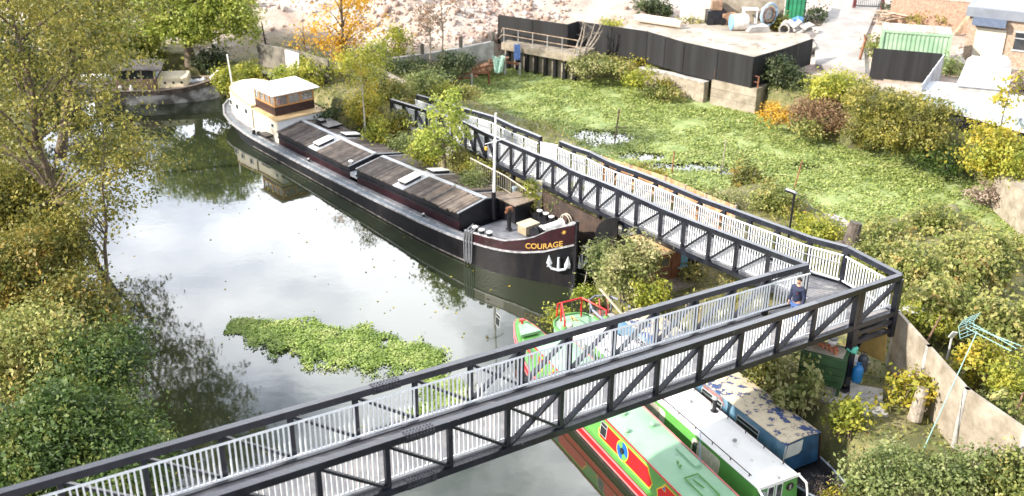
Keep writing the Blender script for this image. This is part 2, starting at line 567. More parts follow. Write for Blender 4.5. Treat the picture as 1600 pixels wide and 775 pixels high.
def build_terrain():
    def ax(lo, hi, step, far, n):
        core = np.arange(lo, hi + 1e-6, step)
        g = np.geomspace(1.5, far, n)
        return np.concatenate([lo - g[::-1], core, hi + g])
    xs = ax(-48, 52, .4, 900, 14); ys = ax(2, 112, .4, 900, 14)
    X, Y = np.meshgrid(xs, ys)
    Z = height(X, Y)
    nx, ny = len(xs), len(ys)
    V = np.stack([X, Y, Z], -1).reshape(-1, 3)
    i = np.arange(nx * ny).reshape(ny, nx)
    Fq = np.stack([i[:-1, :-1], i[:-1, 1:], i[1:, 1:], i[1:, :-1]], -1).reshape(-1, 4)
    me = bpy.data.meshes.new('ground')
    me.vertices.add(len(V)); me.vertices.foreach_set('co', V.ravel())
    me.loops.add(Fq.size); me.loops.foreach_set('vertex_index', Fq.ravel().astype(np.int32))
    me.polygons.add(len(Fq)); me.polygons.foreach_set('loop_start', np.arange(0, Fq.size, 4, dtype=np.int32))
    me.polygons.foreach_set('use_smooth', np.ones(len(Fq), bool))
    me.update(calc_edges=True)
    # what the ground is made of: 0 earth and grass, 1 rubble and dust
    rub = at(470, 80, 3)
    far = Y - np.interp(X, FARX, FARY)
    m = np.clip((far - 1.5 + 3 * snoise(X, Y, .5, 21)) / 3, 0, 1)
    a = me.attributes.new('dust', 'FLOAT', 'POINT')
    a.data.foreach_set('value', m.ravel().astype(np.float32))
    mt = bpy.data.materials.new('earth_and_rubble')
    mt.use_nodes = True
    n, l = mt.node_tree.nodes, mt.node_tree.links
    b = n['Principled BSDF']; b.inputs['Roughness'].default_value = .95
    at_ = n.new('ShaderNodeAttribute'); at_.attribute_name = 'dust'
    tcn = n.new('ShaderNodeTexCoord')
    def noise(sc, det=8, ro=.65):
        q = n.new('ShaderNodeTexNoise'); q.inputs['Scale'].default_value = sc; q.inputs['Detail'].default_value = det
        q.inputs['Roughness'].default_value = ro
        l.new(tcn.outputs['Object'], q.inputs['Vector']); return q
    def ramp(src, els):
        r = n.new('ShaderNodeValToRGB')
        r.color_ramp.elements[0].position = els[0][0]; r.color_ramp.elements[0].color = (*els[0][1], 1)
        r.color_ramp.elements[1].position = els[-1][0]; r.color_ramp.elements[1].color = (*els[-1][1], 1)
        for p, c in els[1:-1]:
            e = r.color_ramp.elements.new(p); e.color = (*c, 1)
        l.new(src, r.inputs['Fac']); return r
    earth = ramp(noise(.9).outputs['Fac'], [(.3, (.07, .06, .04)), (.45, (.10, .11, .04)), (.55, (.17, .16, .07)), (.7, (.25, .22, .13))])
    nr = noise(.35, 12, .72)
    rubble = ramp(nr.outputs['Fac'], [(.3, (.24, .17, .14)), (.43, (.37, .29, .25)), (.52, (.45, .38, .335)), (.64, (.55, .50, .45)), (.75, (.32, .24, .20))])
    mix = n.new('ShaderNodeMixRGB')
    l.new(at_.outputs['Fac'], mix.inputs['Fac']); l.new(earth.outputs['Color'], mix.inputs['Color1']); l.new(rubble.outputs['Color'], mix.inputs['Color2'])
    l.new(mix.outputs['Color'], b.inputs['Base Color'])
    bp = n.new('ShaderNodeBump'); bp.inputs['Strength'].default_value = .7; bp.inputs['Distance'].default_value = .07
    l.new(noise(4.5, 10, .75).outputs['Fac'], bp.inputs['Height']); l.new(bp.outputs['Normal'], b.inputs['Normal'])
    me.materials.append(mt)
    o = bpy.data.objects.new('ground', me); col.objects.link(o)
    tag(o, 'uneven earth banks and pale rubble field', kind='structure')
build_terrain()

def water_material():
    m = bpy.data.materials.new('river_water'); m.use_nodes = True
    n, l = m.node_tree.nodes, m.node_tree.links
    n.remove(n['Principled BSDF'])
    t = n.new('ShaderNodeTexCoord')
    q = n.new('ShaderNodeTexNoise'); q.inputs['Scale'].default_value = .9; q.inputs['Detail'].default_value = 3
    q2 = n.new('ShaderNodeTexNoise'); q2.inputs['Scale'].default_value = .12; q2.inputs['Detail'].default_value = 2
    mul = n.new('ShaderNodeMath'); mul.operation = 'MULTIPLY'
    bp = n.new('ShaderNodeBump'); bp.inputs['Strength'].default_value = .22; bp.inputs['Distance'].default_value = .03
    l.new(t.outputs['Object'], q.inputs['Vector']); l.new(t.outputs['Object'], q2.inputs['Vector'])
    l.new(q.outputs['Fac'], mul.inputs[0]); l.new(q2.outputs['Fac'], mul.inputs[1]); l.new(mul.outputs[0], bp.inputs['Height'])
    d = n.new('ShaderNodeBsdfDiffuse'); d.inputs['Color'].default_value = (.020, .027, .014, 1)
    g = n.new('ShaderNodeBsdfGlossy'); g.inputs['Roughness'].default_value = .035; g.inputs['Color'].default_value = (.97, .98, 1, 1)
    l.new(bp.outputs['Normal'], g.inputs['Normal'])
    f = n.new('ShaderNodeFresnel'); f.inputs['IOR'].default_value = 1.76
    l.new(bp.outputs['Normal'], f.inputs['Normal'])
    mx_ = n.new('ShaderNodeMixShader')
    l.new(f.outputs['Fac'], mx_.inputs['Fac']); l.new(d.outputs[0], mx_.inputs[1]); l.new(g.outputs[0], mx_.inputs[2])
    l.new(mx_.outputs[0], n['Material Output'].inputs['Surface'])
    return m
w = MB(); w.add([(-60, 0, 0), (70, 0, 0), (70, 95, 0), (-60, 95, 0)], [(0, 1, 2, 3)])
tag(w.build('water', water_material()), 'calm grey green river water mirroring the cloudy sky', kind='structure')

# --- weed that covers the creek, and the clump adrift in the river
def inside(P, poly):
    return sdf(P[:, 0], P[:, 1], poly)
def weed(name, label, cat, poly, npts, leaf, pal, hz, mat_base, holes=(), edge=.4, zb=.02, lump=.9, pond=0.):
    pl = np.array(poly); lo, hi = pl.min(0), pl.max(0)
    P = RNG.uniform(lo, hi, (npts, 2))
    d = inside(P, poly)
    thin = snoise(P[:, 0], P[:, 1], 2.2, 61) + .4 * snoise(P[:, 0], P[:, 1], 6, 62)
    k = (thin > -.62 + .35 * RNG.random(len(P))) & (d + edge * (snoise(P[:, 0], P[:, 1], 3.5, 31) * 1.5 + .35 * RNG.normal(size=len(P))) < 0)
    for (cx, cy, rx, ry) in holes:
        q = ((P[:, 0] - cx) / rx) ** 2 + ((P[:, 1] - cy) / ry) ** 2 + .9 * snoise(P[:, 0], P[:, 1], 3., 5) + .3 * RNG.normal(size=len(P))
        k &= ~((q < 1) & (RNG.random(len(P)) > .12))
    P = P[k]
    den = snoise(P[:, 0], P[:, 1], 1.1, 8) + .5 * snoise(P[:, 0], P[:, 1], 3, 18)
    zz = zb + hz * (1 + lump * den) * RNG.random(len(P))
    Q = np.c_[P, np.maximum(zz, .015)]
    N = RNG.normal(size=(len(P), 3)) * .45 + np.array([0, 0, 1.])
    return quads_mesh(name, leaves_at(Q, N, leaf, .8), LM[pal])
hl = [(at(940, 216, 0), 2.0, 1.3), (at(1000, 245, 0), 1.3, .8), (at(1260, 262, 0), .9, .5), (at(1085, 262, 0), 2.2, .6), (at(1150, 270, 0), 1.4, .5), (at(1030, 262, 0), 1.2, .5)]
holes = [(p.x, p.y, a, b) for p, a, b in hl]
o = weed('creek_weed', '', '', creek, 330000, .13, 'weed', .13, None, holes, edge=.5)
tag(o, 'sheet of bright green pennywort choking the creek', kind='stuff')
# the matted layer of weed just above the water, with the open pools left free
def mat_layer():
    pl = np.array(creek); lo, hi = pl.min(0), pl.max(0)
    xs = np.arange(lo[0], hi[0], .3); ys = np.arange(lo[1], hi[1], .3)
    X, Y = np.meshgrid(xs, ys)
    ok = sdf(X, Y, creek) < .35
    for (cx, cy, rx, ry) in holes:
        q = ((X - cx) / rx) ** 2 + ((Y - cy) / ry) ** 2 + .9 * snoise(X, Y, 3., 5)
        ok &= q > .9
    Z = .03 + .05 * (snoise(X, Y, 2.2, 6) + 1) + .05 * snoise(X, Y, 7, 16)
    idx = -np.ones(X.shape, int); idx[ok] = np.arange(ok.sum())
    a, b, c, d = idx[:-1, :-1], idx[:-1, 1:], idx[1:, 1:], idx[1:, :-1]
    Fq = np.stack([a, b, c, d], -1).reshape(-1, 4); Fq = Fq[(Fq >= 0).all(1)]
    me = bpy.data.meshes.new('weed_mat')
    me.from_pydata(np.c_[X[ok], Y[ok], Z[ok]].tolist(), [], Fq.tolist()); me.update()
    for p in me.polygons: p.use_smooth = True
    me.materials.append(mat('weed_mat', (.13, .19, .05), .9, 0, 1.2, .8, color2=(.30, .36, .15), lo=.35, hi=.65))
    o = bpy.data.objects.new('weed_mat', me); col.objects.link(o)
    tag(o, 'matted green weed lying on the creek', kind='stuff')
mat_layer()
isl = xy([(352, 516), (385, 500), (430, 499), (500, 505), (560, 517), (620, 527), (665, 543), (692, 560), (700, 600), (735, 640), (690, 655), (655, 640), (660, 590),
          (640, 575), (590, 575), (545, 570), (500, 565), (450, 555), (400, 535), (365, 528)])
o = weed('floating_weed', '', '', isl, 100000, .095, 'weedb', .11, None, edge=.6, zb=.02, lump=1.0)
tag(o, 'raft of bright green water weed adrift in the river', kind='stuff')
fringe = xy([(375, 520), (400, 532), (500, 562), (590, 575), (690, 600), (740, 590), (760, 620), (700, 600), (640, 592), (560, 590), (490, 578), (420, 552), (385, 538)])
o = weed('duckweed', '', '', fringe, 9000, .06, 'grey', .004, None, edge=.3, zb=.012, lump=0)
tag(o, 'pale film of duckweed trailing from the weed raft', kind='stuff')
# leaves drifting on the river
P = RNG.uniform([-16, 18], [12, 62], (1500, 2))
P = P[(sdf(P[:, 0], P[:, 1], river) < -.3)]
P = P[RNG.random(len(P)) < np.clip(.18 + .5 * snoise(P[:, 0], P[:, 1], .5, 77), .03, 1)]
Q = np.c_[P, np.full(len(P), .012)]
N = RNG.normal(size=(len(P), 3)) * .08 + np.array([0, 0, 1.])
tag(quads_mesh('drifting_leaves', leaves_at(Q, N, .10, .8), LM['yellow']), 'fallen yellow leaves drifting on the river', kind='stuff')

# rubble stones on the cleared ground
def scatter_stones(name, label, n, lo, hi, smin, smax, material, cond, seed):
    r = np.random.default_rng(seed)
    P = r.uniform(lo, hi, (n, 2)); P = P[cond(P[:, 0], P[:, 1])]
    Z = height(P[:, 0], P[:, 1])
    cube = np.array([(x, y, z) for z in (-1, 1) for y in (-1, 1) for x in (-1, 1)], float)
    fs = np.array([(0, 2, 3, 1), (4, 5, 7, 6), (0, 1, 5, 4), (2, 6, 7, 3), (0, 4, 6, 2), (1, 3, 7, 5)])
    m = len(P)
    S = (smin + (smax - smin) * r.random((m, 1, 1)) ** 3) * r.uniform(.4, 1, (m, 1, 3))
    V = cube[None] * S * r.uniform(.7, 1.3, (m, 8, 3))
    a = r.uniform(0, 6.28, m); ca, sa = np.cos(a)[:, None], np.sin(a)[:, None]
    x = V[..., 0] * ca - V[..., 1] * sa; y = V[..., 0] * sa + V[..., 1] * ca
    W = np.stack([x + P[:, :1], y + P[:, 1:], V[..., 2] + Z[:, None]], -1).reshape(-1, 3)
    Fq = (fs[None] + 8 * np.arange(m)[:, None, None]).reshape(-1, 4)
    me = bpy.data.meshes.new(name)
    me.vertices.add(len(W)); me.vertices.foreach_set('co', W.ravel())
    me.loops.add(Fq.size); me.loops.foreach_set('vertex_index', Fq.ravel().astype(np.int32))
    me.polygons.add(len(Fq)); me.polygons.foreach_set('loop_start', np.arange(0, Fq.size, 4, dtype=np.int32))
    me.update(calc_edges=True); me.materials.append(material)
    o = bpy.data.objects.new(name, me); col.objects.link(o)
    tag(o, label, kind='stuff')
stone_m = leaf_mat('broken_brick_and_concrete', [(.22, .14, .11), (.34, .25, .21), (.46, .39, .35), (.60, .57, .53)], trans=0.0, rough=.95, patch=.4)
scatter_stones('rubble', 'broken brick and concrete strewn over the cleared ground', 26000, [-30, 74], [16, 112], .03, .24, stone_m,
               lambda x, y: (y > np.interp(x, FARX, FARY) + 2.5) & (x < 2 + .25 * (y - 75)) & ((x > -12) | (np.sin(x * 91.7 + y * 37.1) > .5)), 5)
scatter_stones('yard_debris', 'small scraps and broken stone lying about the yard and road', 2600, [4, 60], [60, 100], .03, .22, stone_m,
               lambda x, y: (y > np.interp(x, FARX, FARY) + 1.0) & (np.sin(x * 1.3 + 2) * np.sin(y * .9) > -.2), 6)
# ------------------------------------------------------------------ footbridge
STEEL = mat('blue_black_steel', (.006, .007, .014), .33, .18, 2.2, .08, color2=(.016, .018, .028), spec=.6)
def speckle(m, sc, thr, colr):
    # small droppings and scuffs
    n, l = m.node_tree.nodes, m.node_tree.links
    b = n['Principled BSDF']; src = b.inputs['Base Color'].links[0].from_socket
    t = n.new('ShaderNodeTexCoord'); q = n.new('ShaderNodeTexNoise'); q.inputs['Scale'].default_value = sc; q.inputs['Detail'].default_value = 2
    r = n.new('ShaderNodeValToRGB'); r.color_ramp.elements[0].position = thr; r.color_ramp.elements[1].position = thr + .02
    x = n.new('ShaderNodeMixRGB'); x.inputs['Color2'].default_value = (*colr, 1)
    l.new(t.outputs['Object'], q.inputs['Vector']); l.new(q.outputs['Fac'], r.inputs['Fac']); l.new(r.outputs['Color'], x.inputs['Fac'])
    l.new(src, x.inputs['Color1']); l.new(x.outputs['Color'], b.inputs['Base Color'])
speckle(STEEL, 9, .745, (.35, .35, .36))
STEELT = mat('dark_grey_steel', (.020, .022, .030), .45, .2, 5, .05, color2=(.045, .048, .06))
WHITE = mat('white_railing_paint', (.80, .83, .86), .45, .05, 4)
DECK = mat('dark_bridge_deck', (.13, .13, .145), .7, .2, 1.2, .3, color2=(.25, .24, .24))
HANDRAIL = mat('grey_handrail', (.22, .24, .27), .4, .1, 4)

K0 = Vector((-4.39, 19.35, 7.23)); KS = Vector((1.434, 1.082, -.163))
KD = Vector((KS.x, KS.y, 0)).normalized(); KN = Vector((-KD.y, KD.x, 0))
PH = 1.2; CH = .20
bridge = thing('footbridge', 'long dark steel truss footbridge with white railings that turns a corner above the moored boats', 'footbridge', tuple(at(1322, 615, 2.2)))
SP_W = 2.33

def chord(p, q, name, w=.2, h=.2, z=0):
    m = MB(); m.bar(Vector(p) + Vector((0, 0, z)), Vector(q) + Vector((0, 0, z)), w, h)
    return m.build(name, STEEL, bridge, bevel=.006)
def rail_panel(p, q, zb, zt, name='balustrade', nb=None, r=.019, step=.13):
    """p,q at height of post tops; zb and zt are offsets of bottom and top rail"""
    p, q = Vector(p), Vector(q)
    L = (q - p).length
    nb = nb or max(2, int(L / step))
    m = MB()
    m.bar(p + Vector((0, 0, zt)), q + Vector((0, 0, zt)), .045, .045)
    m.bar(p + Vector((0, 0, zb)), q + Vector((0, 0, zb)), .04, .05)
    for i in range(1, nb):
        b = p.lerp(q, i / nb)
        m.bar(b + Vector((0, 0, zb + .02)), b + Vector((0, 0, zt - .02)), 2 * r, 2 * r, (q - p).normalized())
    return m.build(name, WHITE, bridge)

def truss(stations, inward, diag, first_panel=True):
    """stations: post tops (underside of the top chord); inward: unit vector to the deck"""
    n = len(stations)
    runs = []
    # chords follow the stations; nearly straight runs are one member
    i = 0
    while i < n - 1:
        j = i + 1
        while j < n - 1:
            a = (stations[j] - stations[i]).normalized(); b = (stations[j + 1] - stations[j]).normalized()
            if a.angle(b) > R(1.4): break
            j += 1
        runs.append((i, j)); i = j
    for a, b in runs:
        chord(stations[a], stations[b], 'top_chord', z=CH / 2)
        chord(stations[a], stations[b], 'bottom_chord', z=-PH - CH / 2, w=.22, h=.2)
    for i, p in enumerate(stations):
        m = MB(); m.box(p + Vector((0, 0, -PH / 2)), (.13, .11, PH - .004), math.atan2(KD.y, KD.x) if inward.dot(KN) ** 2 > .5 else BRZ)
        m.build('truss_post', STEEL, bridge)
    for i in range(n - 1):
        a, b = stations[i], stations[i + 1]
        if (b - a).length < .9: continue
        lo = Vector((0, 0, -PH + .04)); hi = Vector((0, 0, -.04)); d = (b - a).normalized() * .08
        for kind in diag(i):
            m = MB()
            if kind == '/': m.bar(a + lo + d, b + hi - d, .17, .06)
            else: m.bar(a + hi + d, b + lo - d, .12, .07)
            m.build('diagonal', STEEL, bridge)
        off = inward * .17
        dd = (b - a).normalized() * .001
        rail_panel(a + off + dd, b + off - dd, -PH + .10, -.12)
BRZ = R(121.5)

# river span: near truss and far truss
KMIN, KMAX = -4, 11
near = [K0 + KS * k for k in range(KMIN, KMAX)]
fars = [K0 + KS * (k + .25) + KN * SP_W for k in range(KMIN, KMAX)]
def dg(i):
    k = i + KMIN
    return ['\\'] if k < 3 else (['\\', '/'] if k == 3 else ['/'])
truss(near, KN, dg)
truss(fars, -KN, dg)
# the joints where the shop-built lengths are bolted together
def splice(p):
    m = MB()
    a, b = p - KS.normalized() * .42, p + KS.normalized() * .42
    m.bar(a, b, .225, .225)
    m.build('splice_plate', STEELT, bridge)
    m = MB()
    sd = KN
    for i in range(9):
        c = a.lerp(b, (i + .5) / 9)
        for z in (-.05, .05):
            m.tube([c - sd * .155 + Vector((0, 0, z)), c + sd * .155 + Vector((0, 0, z))], .018, 6)
        for y in (-.05, .05):
            m.tube([c + sd * y + Vector((0, 0, -.135)), c + sd * y + Vector((0, 0, .135))], .018, 6)
    m.build('bolt_rows', STEELT, bridge)
for base in (near, fars):
    q = base[1 - KMIN].lerp(base[2 - KMIN], .5)
    splice(q + Vector((0, 0, CH / 2)))
    splice(q + Vector((0, 0, -PH - CH / 2)))
m = MB()
a, b = near[0] + Vector((0, 0, -PH - .08)), near[-1] + Vector((0, 0, -PH - .08))
mid = KN * SP_W / 2
m.bar(a + mid, b + mid, SP_W - .26, .06)
m.build('deck', DECK, bridge)
m = MB()
for i in range(2 * len(near)):
    p = near[0].lerp(near[-1], i / (2 * len(near) - 1.)) + Vector((0, 0, -PH - .20))
    m.bar(p + KN * .12, p + KN * (SP_W - .12), .1, .16)
m.build('deck_beams', STEELT, bridge)
m = MB()
for off in (.16, SP_W - .16):
    m.bar(a + KN * off + Vector((0, 0, .075)), b + KN * off + Vector((0, 0, .075)), .1, .02)
m.build('kerb_angle', STEELT, bridge)

# corner landing
ztop = near[-1].z                        # underside of the chord at the corner
CN = at(1408, 428, ztop + CH); CN.z = ztop      # outer near corner
CF = at(1325, 385, ztop + CH); CF.z = ztop      # outer far corner
CI = at(1262, 412, ztop + CH); CI.z = ztop      # inner corner
K10 = near[-1]
chordL = K10.lerp(CN, .5)
chord(K10, CN, 'top_chord', z=CH / 2); chord(K10, CN, 'bottom_chord', z=-PH - CH / 2)
chord(CN, CF, 'top_chord', z=CH / 2 + .002); chord(CN, CF, 'bottom_chord', z=-PH - CH / 2 + .002)
chord(fars[-1], CI, 'top_chord', z=CH / 2 + .001); chord(fars[-1], CI, 'bottom_chord', z=-PH - CH / 2 + .001)
PM = K10.lerp(CN, (at(1335, 455, ztop) - K10).length / (CN - K10).length)
PM = K10 + (CN - K10) * min(.6, (PM - K10).length / (CN - K10).length)
for p, w_ in ((PM, .2), (PM + KD * .22, .2), (CN, .2), (CF, .2), (CI, .16)):
    m = MB(); m.box(p + Vector((0, 0, -PH / 2 - .1)), (w_, w_, PH + .2 - .004), math.atan2(KD.y, KD.x)); m.build('truss_post', STEEL, bridge)
for a, b in ((K10, PM - KD * .1), (PM + KD * .32, CN)):
    m = MB(); m.bar(a + Vector((0, 0, -PH + .04)), b + Vector((0, 0, -.04)), .17, .08); m.build('diagonal', STEEL, bridge)
    rail_panel(a + KN * .17, b + KN * .17, -PH + .1, -.12)
cin = (CI - CF); cin.z = 0; cin.normalize()
rail_panel(CN + cin * .18 + KN * .15, CF + cin * .18 - KN * .1, -PH + .1, -.12)
rail_panel(fars[-1] - KN * .17, CI - KN * .17, -PH + .1, -.12)

# approach ramp down to the island
rd = Vector((math.cos(BRZ), math.sin(BRZ), 0)); rn = Vector((rd.y, -rd.x, 0))     # rn points outward (to the creek)
ND = [0, 1.87, 3.52, 5.05, 6.58, 8.04, 9.67, 11.03, 12.49, 13.82, 14.73, 16.16, 17.49, 18.73, 20.0, 21.37, 22.54, 23.71, 24.74, 26.3, 27.9, 29.4, 30.8, 32.5, 34.2]
NZ = [0, -.22, -.40, -.56, -.71, -.83, -.92, -1.0, -1.12, -1.27, -1.33, -1.34, -1.50, -1.58, -1.68, -1.77, -1.88, -1.93, -1.95, -2.15, -2.36, -2.58, -2.80, -3.0, -3.2]
A0 = Vector((CI.x, CI.y, ztop))
nearR = [A0 + rd * d + Vector((0, 0, z)) for d, z in zip(ND, NZ)]
W2 = 2.15
split = 14
farR = [p + rn * W2 + (rn * .0) for p in nearR]
# the outer side starts at the far corner
farR[0] = Vector((CF.x, CF.y, ztop))
farA = [farR[0]] + farR[1:split]                     # upper ramp
farB = [p - rn * .35 for p in farR[split:]]          # lower ramp is a little narrower
truss(nearR, rn, lambda i: ['\\'] if i < 15 else ['/'])
def truss_far(st):
    truss(st, -rn, lambda i: ['\\'])
nearlike = farA
truss_far(farA); truss_far(farB)
rail_panel(farA[-1] - rn * .1 + rd * .1, farB[0] - rn * .1 - rd * .1, -PH + .1, -.05, step=.05)
# thin handrail inside the ramp
for st, inn in ((farA, -rn), (farB, -rn), (nearR, rn)):
    m = MB(); m.tube([p + inn * .26 + Vector((0, 0, -.42)) for p in st], .022, 8); m.build('handrail', HANDRAIL, bridge)
m = MB()
L, Rr = [], []
for i, p in enumerate(nearR):
    L.append(p + rn * .12 + Vector((0, 0, -PH - .08)))
    q = (farA[i] if i < split else farB[i - split]) - rn * .12 + Vector((0, 0, -PH - .08)); q.z = L[-1].z; Rr.append(q)
vs_ = []
for a, b in zip(L, Rr):
    vs_ += [a, b, b - Vector((0, 0, .08)), a - Vector((0, 0, .08))]
fs = []
for i in range(len(L) - 1):
    k = 4 * i
    for a, b in ((0, 1), (1, 2), (2, 3), (3, 0)):
        fs.append((k + a, k + b, k + 4 + b, k + 4 + a))
m.add(vs_, fs); m.build('deck', DECK, bridge)
m = MB()   # landing slab
z = ztop - PH - .083
poly = [near[-1] + KN * .12, CN + KN * .12, CF - rn * .05, CI, fars[-1] - KN * .1]
m.prism([tuple(p[:2]) for p in poly], z - .09, z)
m.build('landing', DECK, bridge)
# legs
def leg(p, ztop_, w=.2, name='leg'):
    g = gz(p.x, p.y)
    m = MB(); m.box((p.x, p.y, (ztop_ + g - .3) / 2), (w, w, ztop_ - g + .3), BRZ)
    l = m.build(name, STEEL, bridge)
    m = MB(); m.box((p.x, p.y, g + .06), (w * 2.2, w * 2.2, .05), BRZ); m.build('base_plate', STEELT, l)
    m = MB(); m.box((p.x, p.y, g - .05), (1.1, 1.1, .25), BRZ); m.build('footing', mat('footing_concrete', (.36, .34, .31), .9, .2, 3, .3), bridge)
for p in (PM + KD * .1, CN - KD * .25 + KN * 1.3):
    leg(p, ztop - PH - .2, .26)
for f in (.36, .78):
    pass
for dz in (-.42, -.78):
    m = MB(); m.bar(PM + KD * .2 + Vector((0, 0, -PH + dz)), CN + Vector((0, 0, -PH + dz)), .16, .16); m.build('cross_beam', STEEL, bridge)
    m = MB(); m.bar(CN + Vector((0, 0, -PH + dz)), CN + KN * 1.5 + Vector((0, 0, -PH + dz)), .16, .16); m.build('cross_beam', STEEL, bridge)
m = MB(); m.box(CN + Vector((0, 0, -PH - .6)), (.2, .2, .9), BRZ); m.build('drop_post', STEEL, bridge)
m = MB(); m.bar(PM + KD * .1 + KN * .1 + Vector((0, 0, -PH - 1.9)), CN + KN * .8 + Vector((0, 0, -PH - .85)), .12, .12); m.build('brace', STEEL, bridge)
for i in (8, 14, 16, 19, 22):
    for off in (.15, W2 - .5):
        leg(nearR[i] + rn * off, nearR[i].z - PH - .2, .18)

# bridge lamp and the man on the landing come later
# ------------------------------------------------------------------ the cargo barge
HULLM = mat('black_hull_paint', (.009, .009, .012), .34, .2, 2.2, .15, color2=(.022, .020, .021), stretch=(1, 1, .25), lo=.45, hi=.75, spec=.3)
MAROON = mat('maroon_paint', (.024, .005, .009), .4, .25, 3, .05)
GREYD = mat('grey_deck_paint', (.12, .13, .155), .6, .15, 2, .1, color2=(.20, .21, .24))
LIGHTG = mat('pale_grey_paint', (.42, .44, .48), .5, .1, 3)
BLUEG = mat('blue_grey_deck_paint', (.12, .15, .19), .55, .15, 2, .1, color2=(.18, .22, .26))
BLACK = mat('black_paint', (.012, .012, .016), .4, .3, 3, .05)
CREAM = mat('cream_paint', (.74, .69, .58), .5, .06, 2)
WHITEP = mat('white_paint', (.80, .80, .79), .45, .05, 2)
TAN = mat('tan_deck_paint', (.55, .38, .19), .6, .12, 2, .05, color2=(.66, .49, .28))
VARN = mat('varnished_wood', (.42, .19, .06), .35, .3, 4, .05, stretch=(1, 1, 6), color2=(.58, .31, .12))
GLASS = mat('dark_glass', (.03, .035, .04), .06, .2, 2, spec=1.0)
GLASSB = mat('pale_blue_glass', (.30, .42, .50), .08, .1, 2, spec=1.0)
ROPE = mat('rope', (.45, .42, .36), .9, .2, 20, .3)
GALV = mat('galvanised_steel', (.42, .43, .44), .45, .15, 5, metal=.3)
RUST = mat('rust', (.16, .06, .03), .9, .4, 5, .3, color2=(.30, .14, .08))

def plank_mat(key, c0, c1, c2, w=.22, ang=0.0, seed=0.):
    """boards lying side by side, each a slightly different grey"""
    m = bpy.data.materials.new(key); m.use_nodes = True
    n, l = m.node_tree.nodes, m.node_tree.links
    b = n['Principled BSDF']; b.inputs['Roughness'].default_value = .9
    geo = n.new('ShaderNodeNewGeometry'); t = n.new('ShaderNodeTexCoord')
    r = n.new('ShaderNodeValToRGB')
    r.color_ramp.elements[0].color = (*c0, 1); r.color_ramp.elements[1].color = (*c2, 1)
    e = r.color_ramp.elements.new(.5); e.color = (*c1, 1)
    l.new(geo.outputs['Random Per Island'], r.inputs['Fac'])
    q = n.new('ShaderNodeTexNoise'); q.inputs['Scale'].default_value = 3; q.inputs['Detail'].default_value = 8
    l.new(t.outputs['Object'], q.inputs['Vector'])
    mx_ = n.new('ShaderNodeMixRGB'); mx_.blend_type = 'MULTIPLY'; mx_.inputs['Fac'].default_value = .75
    r2 = n.new('ShaderNodeValToRGB'); r2.color_ramp.elements[0].position = .35; r2.color_ramp.elements[0].color = (.45, .42, .4, 1)
    r2.color_ramp.elements[1].position = .62; r2.color_ramp.elements[1].color = (1, 1, 1, 1)
    l.new(q.outputs['Fac'], r2.inputs['Fac']); l.new(r.outputs['Color'], mx_.inputs['Color1']); l.new(r2.outputs['Color'], mx_.inputs['Color2'])
    l.new(mx_.outputs['Color'], b.inputs['Base Color'])
    return m
HATCHP = plank_mat('weathered_hatch_boards', (.075, .062, .058), (.115, .097, .088), (.165, .14, .125))
HATCHN = plank_mat('pale_hatch_boards', (.16, .12, .09), (.24, .19, .15), (.32, .26, .21))

def lerp_tab(x, xs, ys): return float(np.interp(x, xs, ys))
HBT = [0, .25, .7, 1.2, 2.0, 3.0, 4.0, 5.2, 6.5, 8.5, 27, 29, 30.6, 31.9, 32.7, 33.0]
HBV = [.03, .22, .50, .78, 1.18, 1.62, 1.93, 2.16, 2.30, 2.40, 2.40, 2.28, 1.95, 1.35, .6, .04]
WLT = [0, .15, .5, 1.2, 2.0, 3.0, 4.0, 5.2, 6.5, 8.5, 26, 28, 29.5, 30.5, 31.0, 33]
WLV = [.02, .03, .25, .62, 1.04, 1.52, 1.86, 2.12, 2.28, 2.39, 2.36, 2.1, 1.4, .5, .05, .03]
ZRT = [0, .6, 1.2, 2.3, 3.4, 5, 6.2, 9, 12, 16, 19, 22, 25, 27, 30, 33]
ZRV = [2.16, 1.90, 1.62, 1.33, 1.22, 1.16, 1.10, 1.0, .88, .74, .68, .62, .58, .64, .82, 1.05]
BWT = [0, .5, 1.0, 1.5, 2.1, 3, 5]
BWV = [3.18, 2.98, 2.74, 2.34, 2.05, 1.78, 1.70]
def hb(t): return lerp_tab(t, HBT, HBV)
def wb(t): return lerp_tab(t, WLT, WLV)
def zr(t): return lerp_tab(t, ZRT, ZRV)
def bw(t): return lerp_tab(t, BWT, BWV)
barge = thing('cargo_barge', 'long black and maroon river barge with boarded hatches and a varnished wheelhouse', 'barge', tuple(BF(16, 0, 0)), BA)
TS = [0, .12, .25, .45, .7, .95, 1.2, 1.6, 2.0, 2.5, 3, 3.5, 4, 4.6, 5.2, 6, 7, 8.5, 10, 12, 14, 16, 18, 20, 22, 24, 26, 27, 28, 29, 29.8, 30.6, 31.3, 31.9, 32.4, 32.7, 32.9, 33.0]
m = MB(); vs_ = []; nr = 5
for t in TS:
    for sgn in (1, -1):
        for j in range(nr):
            f = j / (nr - 1)                     # 0 keel side, 1 rail
            z = -.6 + (zr(t) + .6) * f
            wv = max(0, min(1, (z + .6) / (zr(t) + .6)))
            b_ = wb(t) + (hb(t) - wb(t)) * wv ** (1.6 if t < 20 else 1.1)
            vs_.append(BF(t, sgn * b_, z))
fs = []
for i in range(len(TS) - 1):
    for s_ in (0, 1):
        for j in range(nr - 1):
            a = (i * 2 + s_) * nr + j; b_ = a + 2 * nr
            fs.append((a, a + 1, b_ + 1, b_))
    # bottom
    fs.append((i * 2 * nr, (i + 1) * 2 * nr, (i + 1) * 2 * nr + nr, i * 2 * nr + nr))
m.add(vs_, fs)
hull = m.build('hull', HULLM, barge, smooth=True)
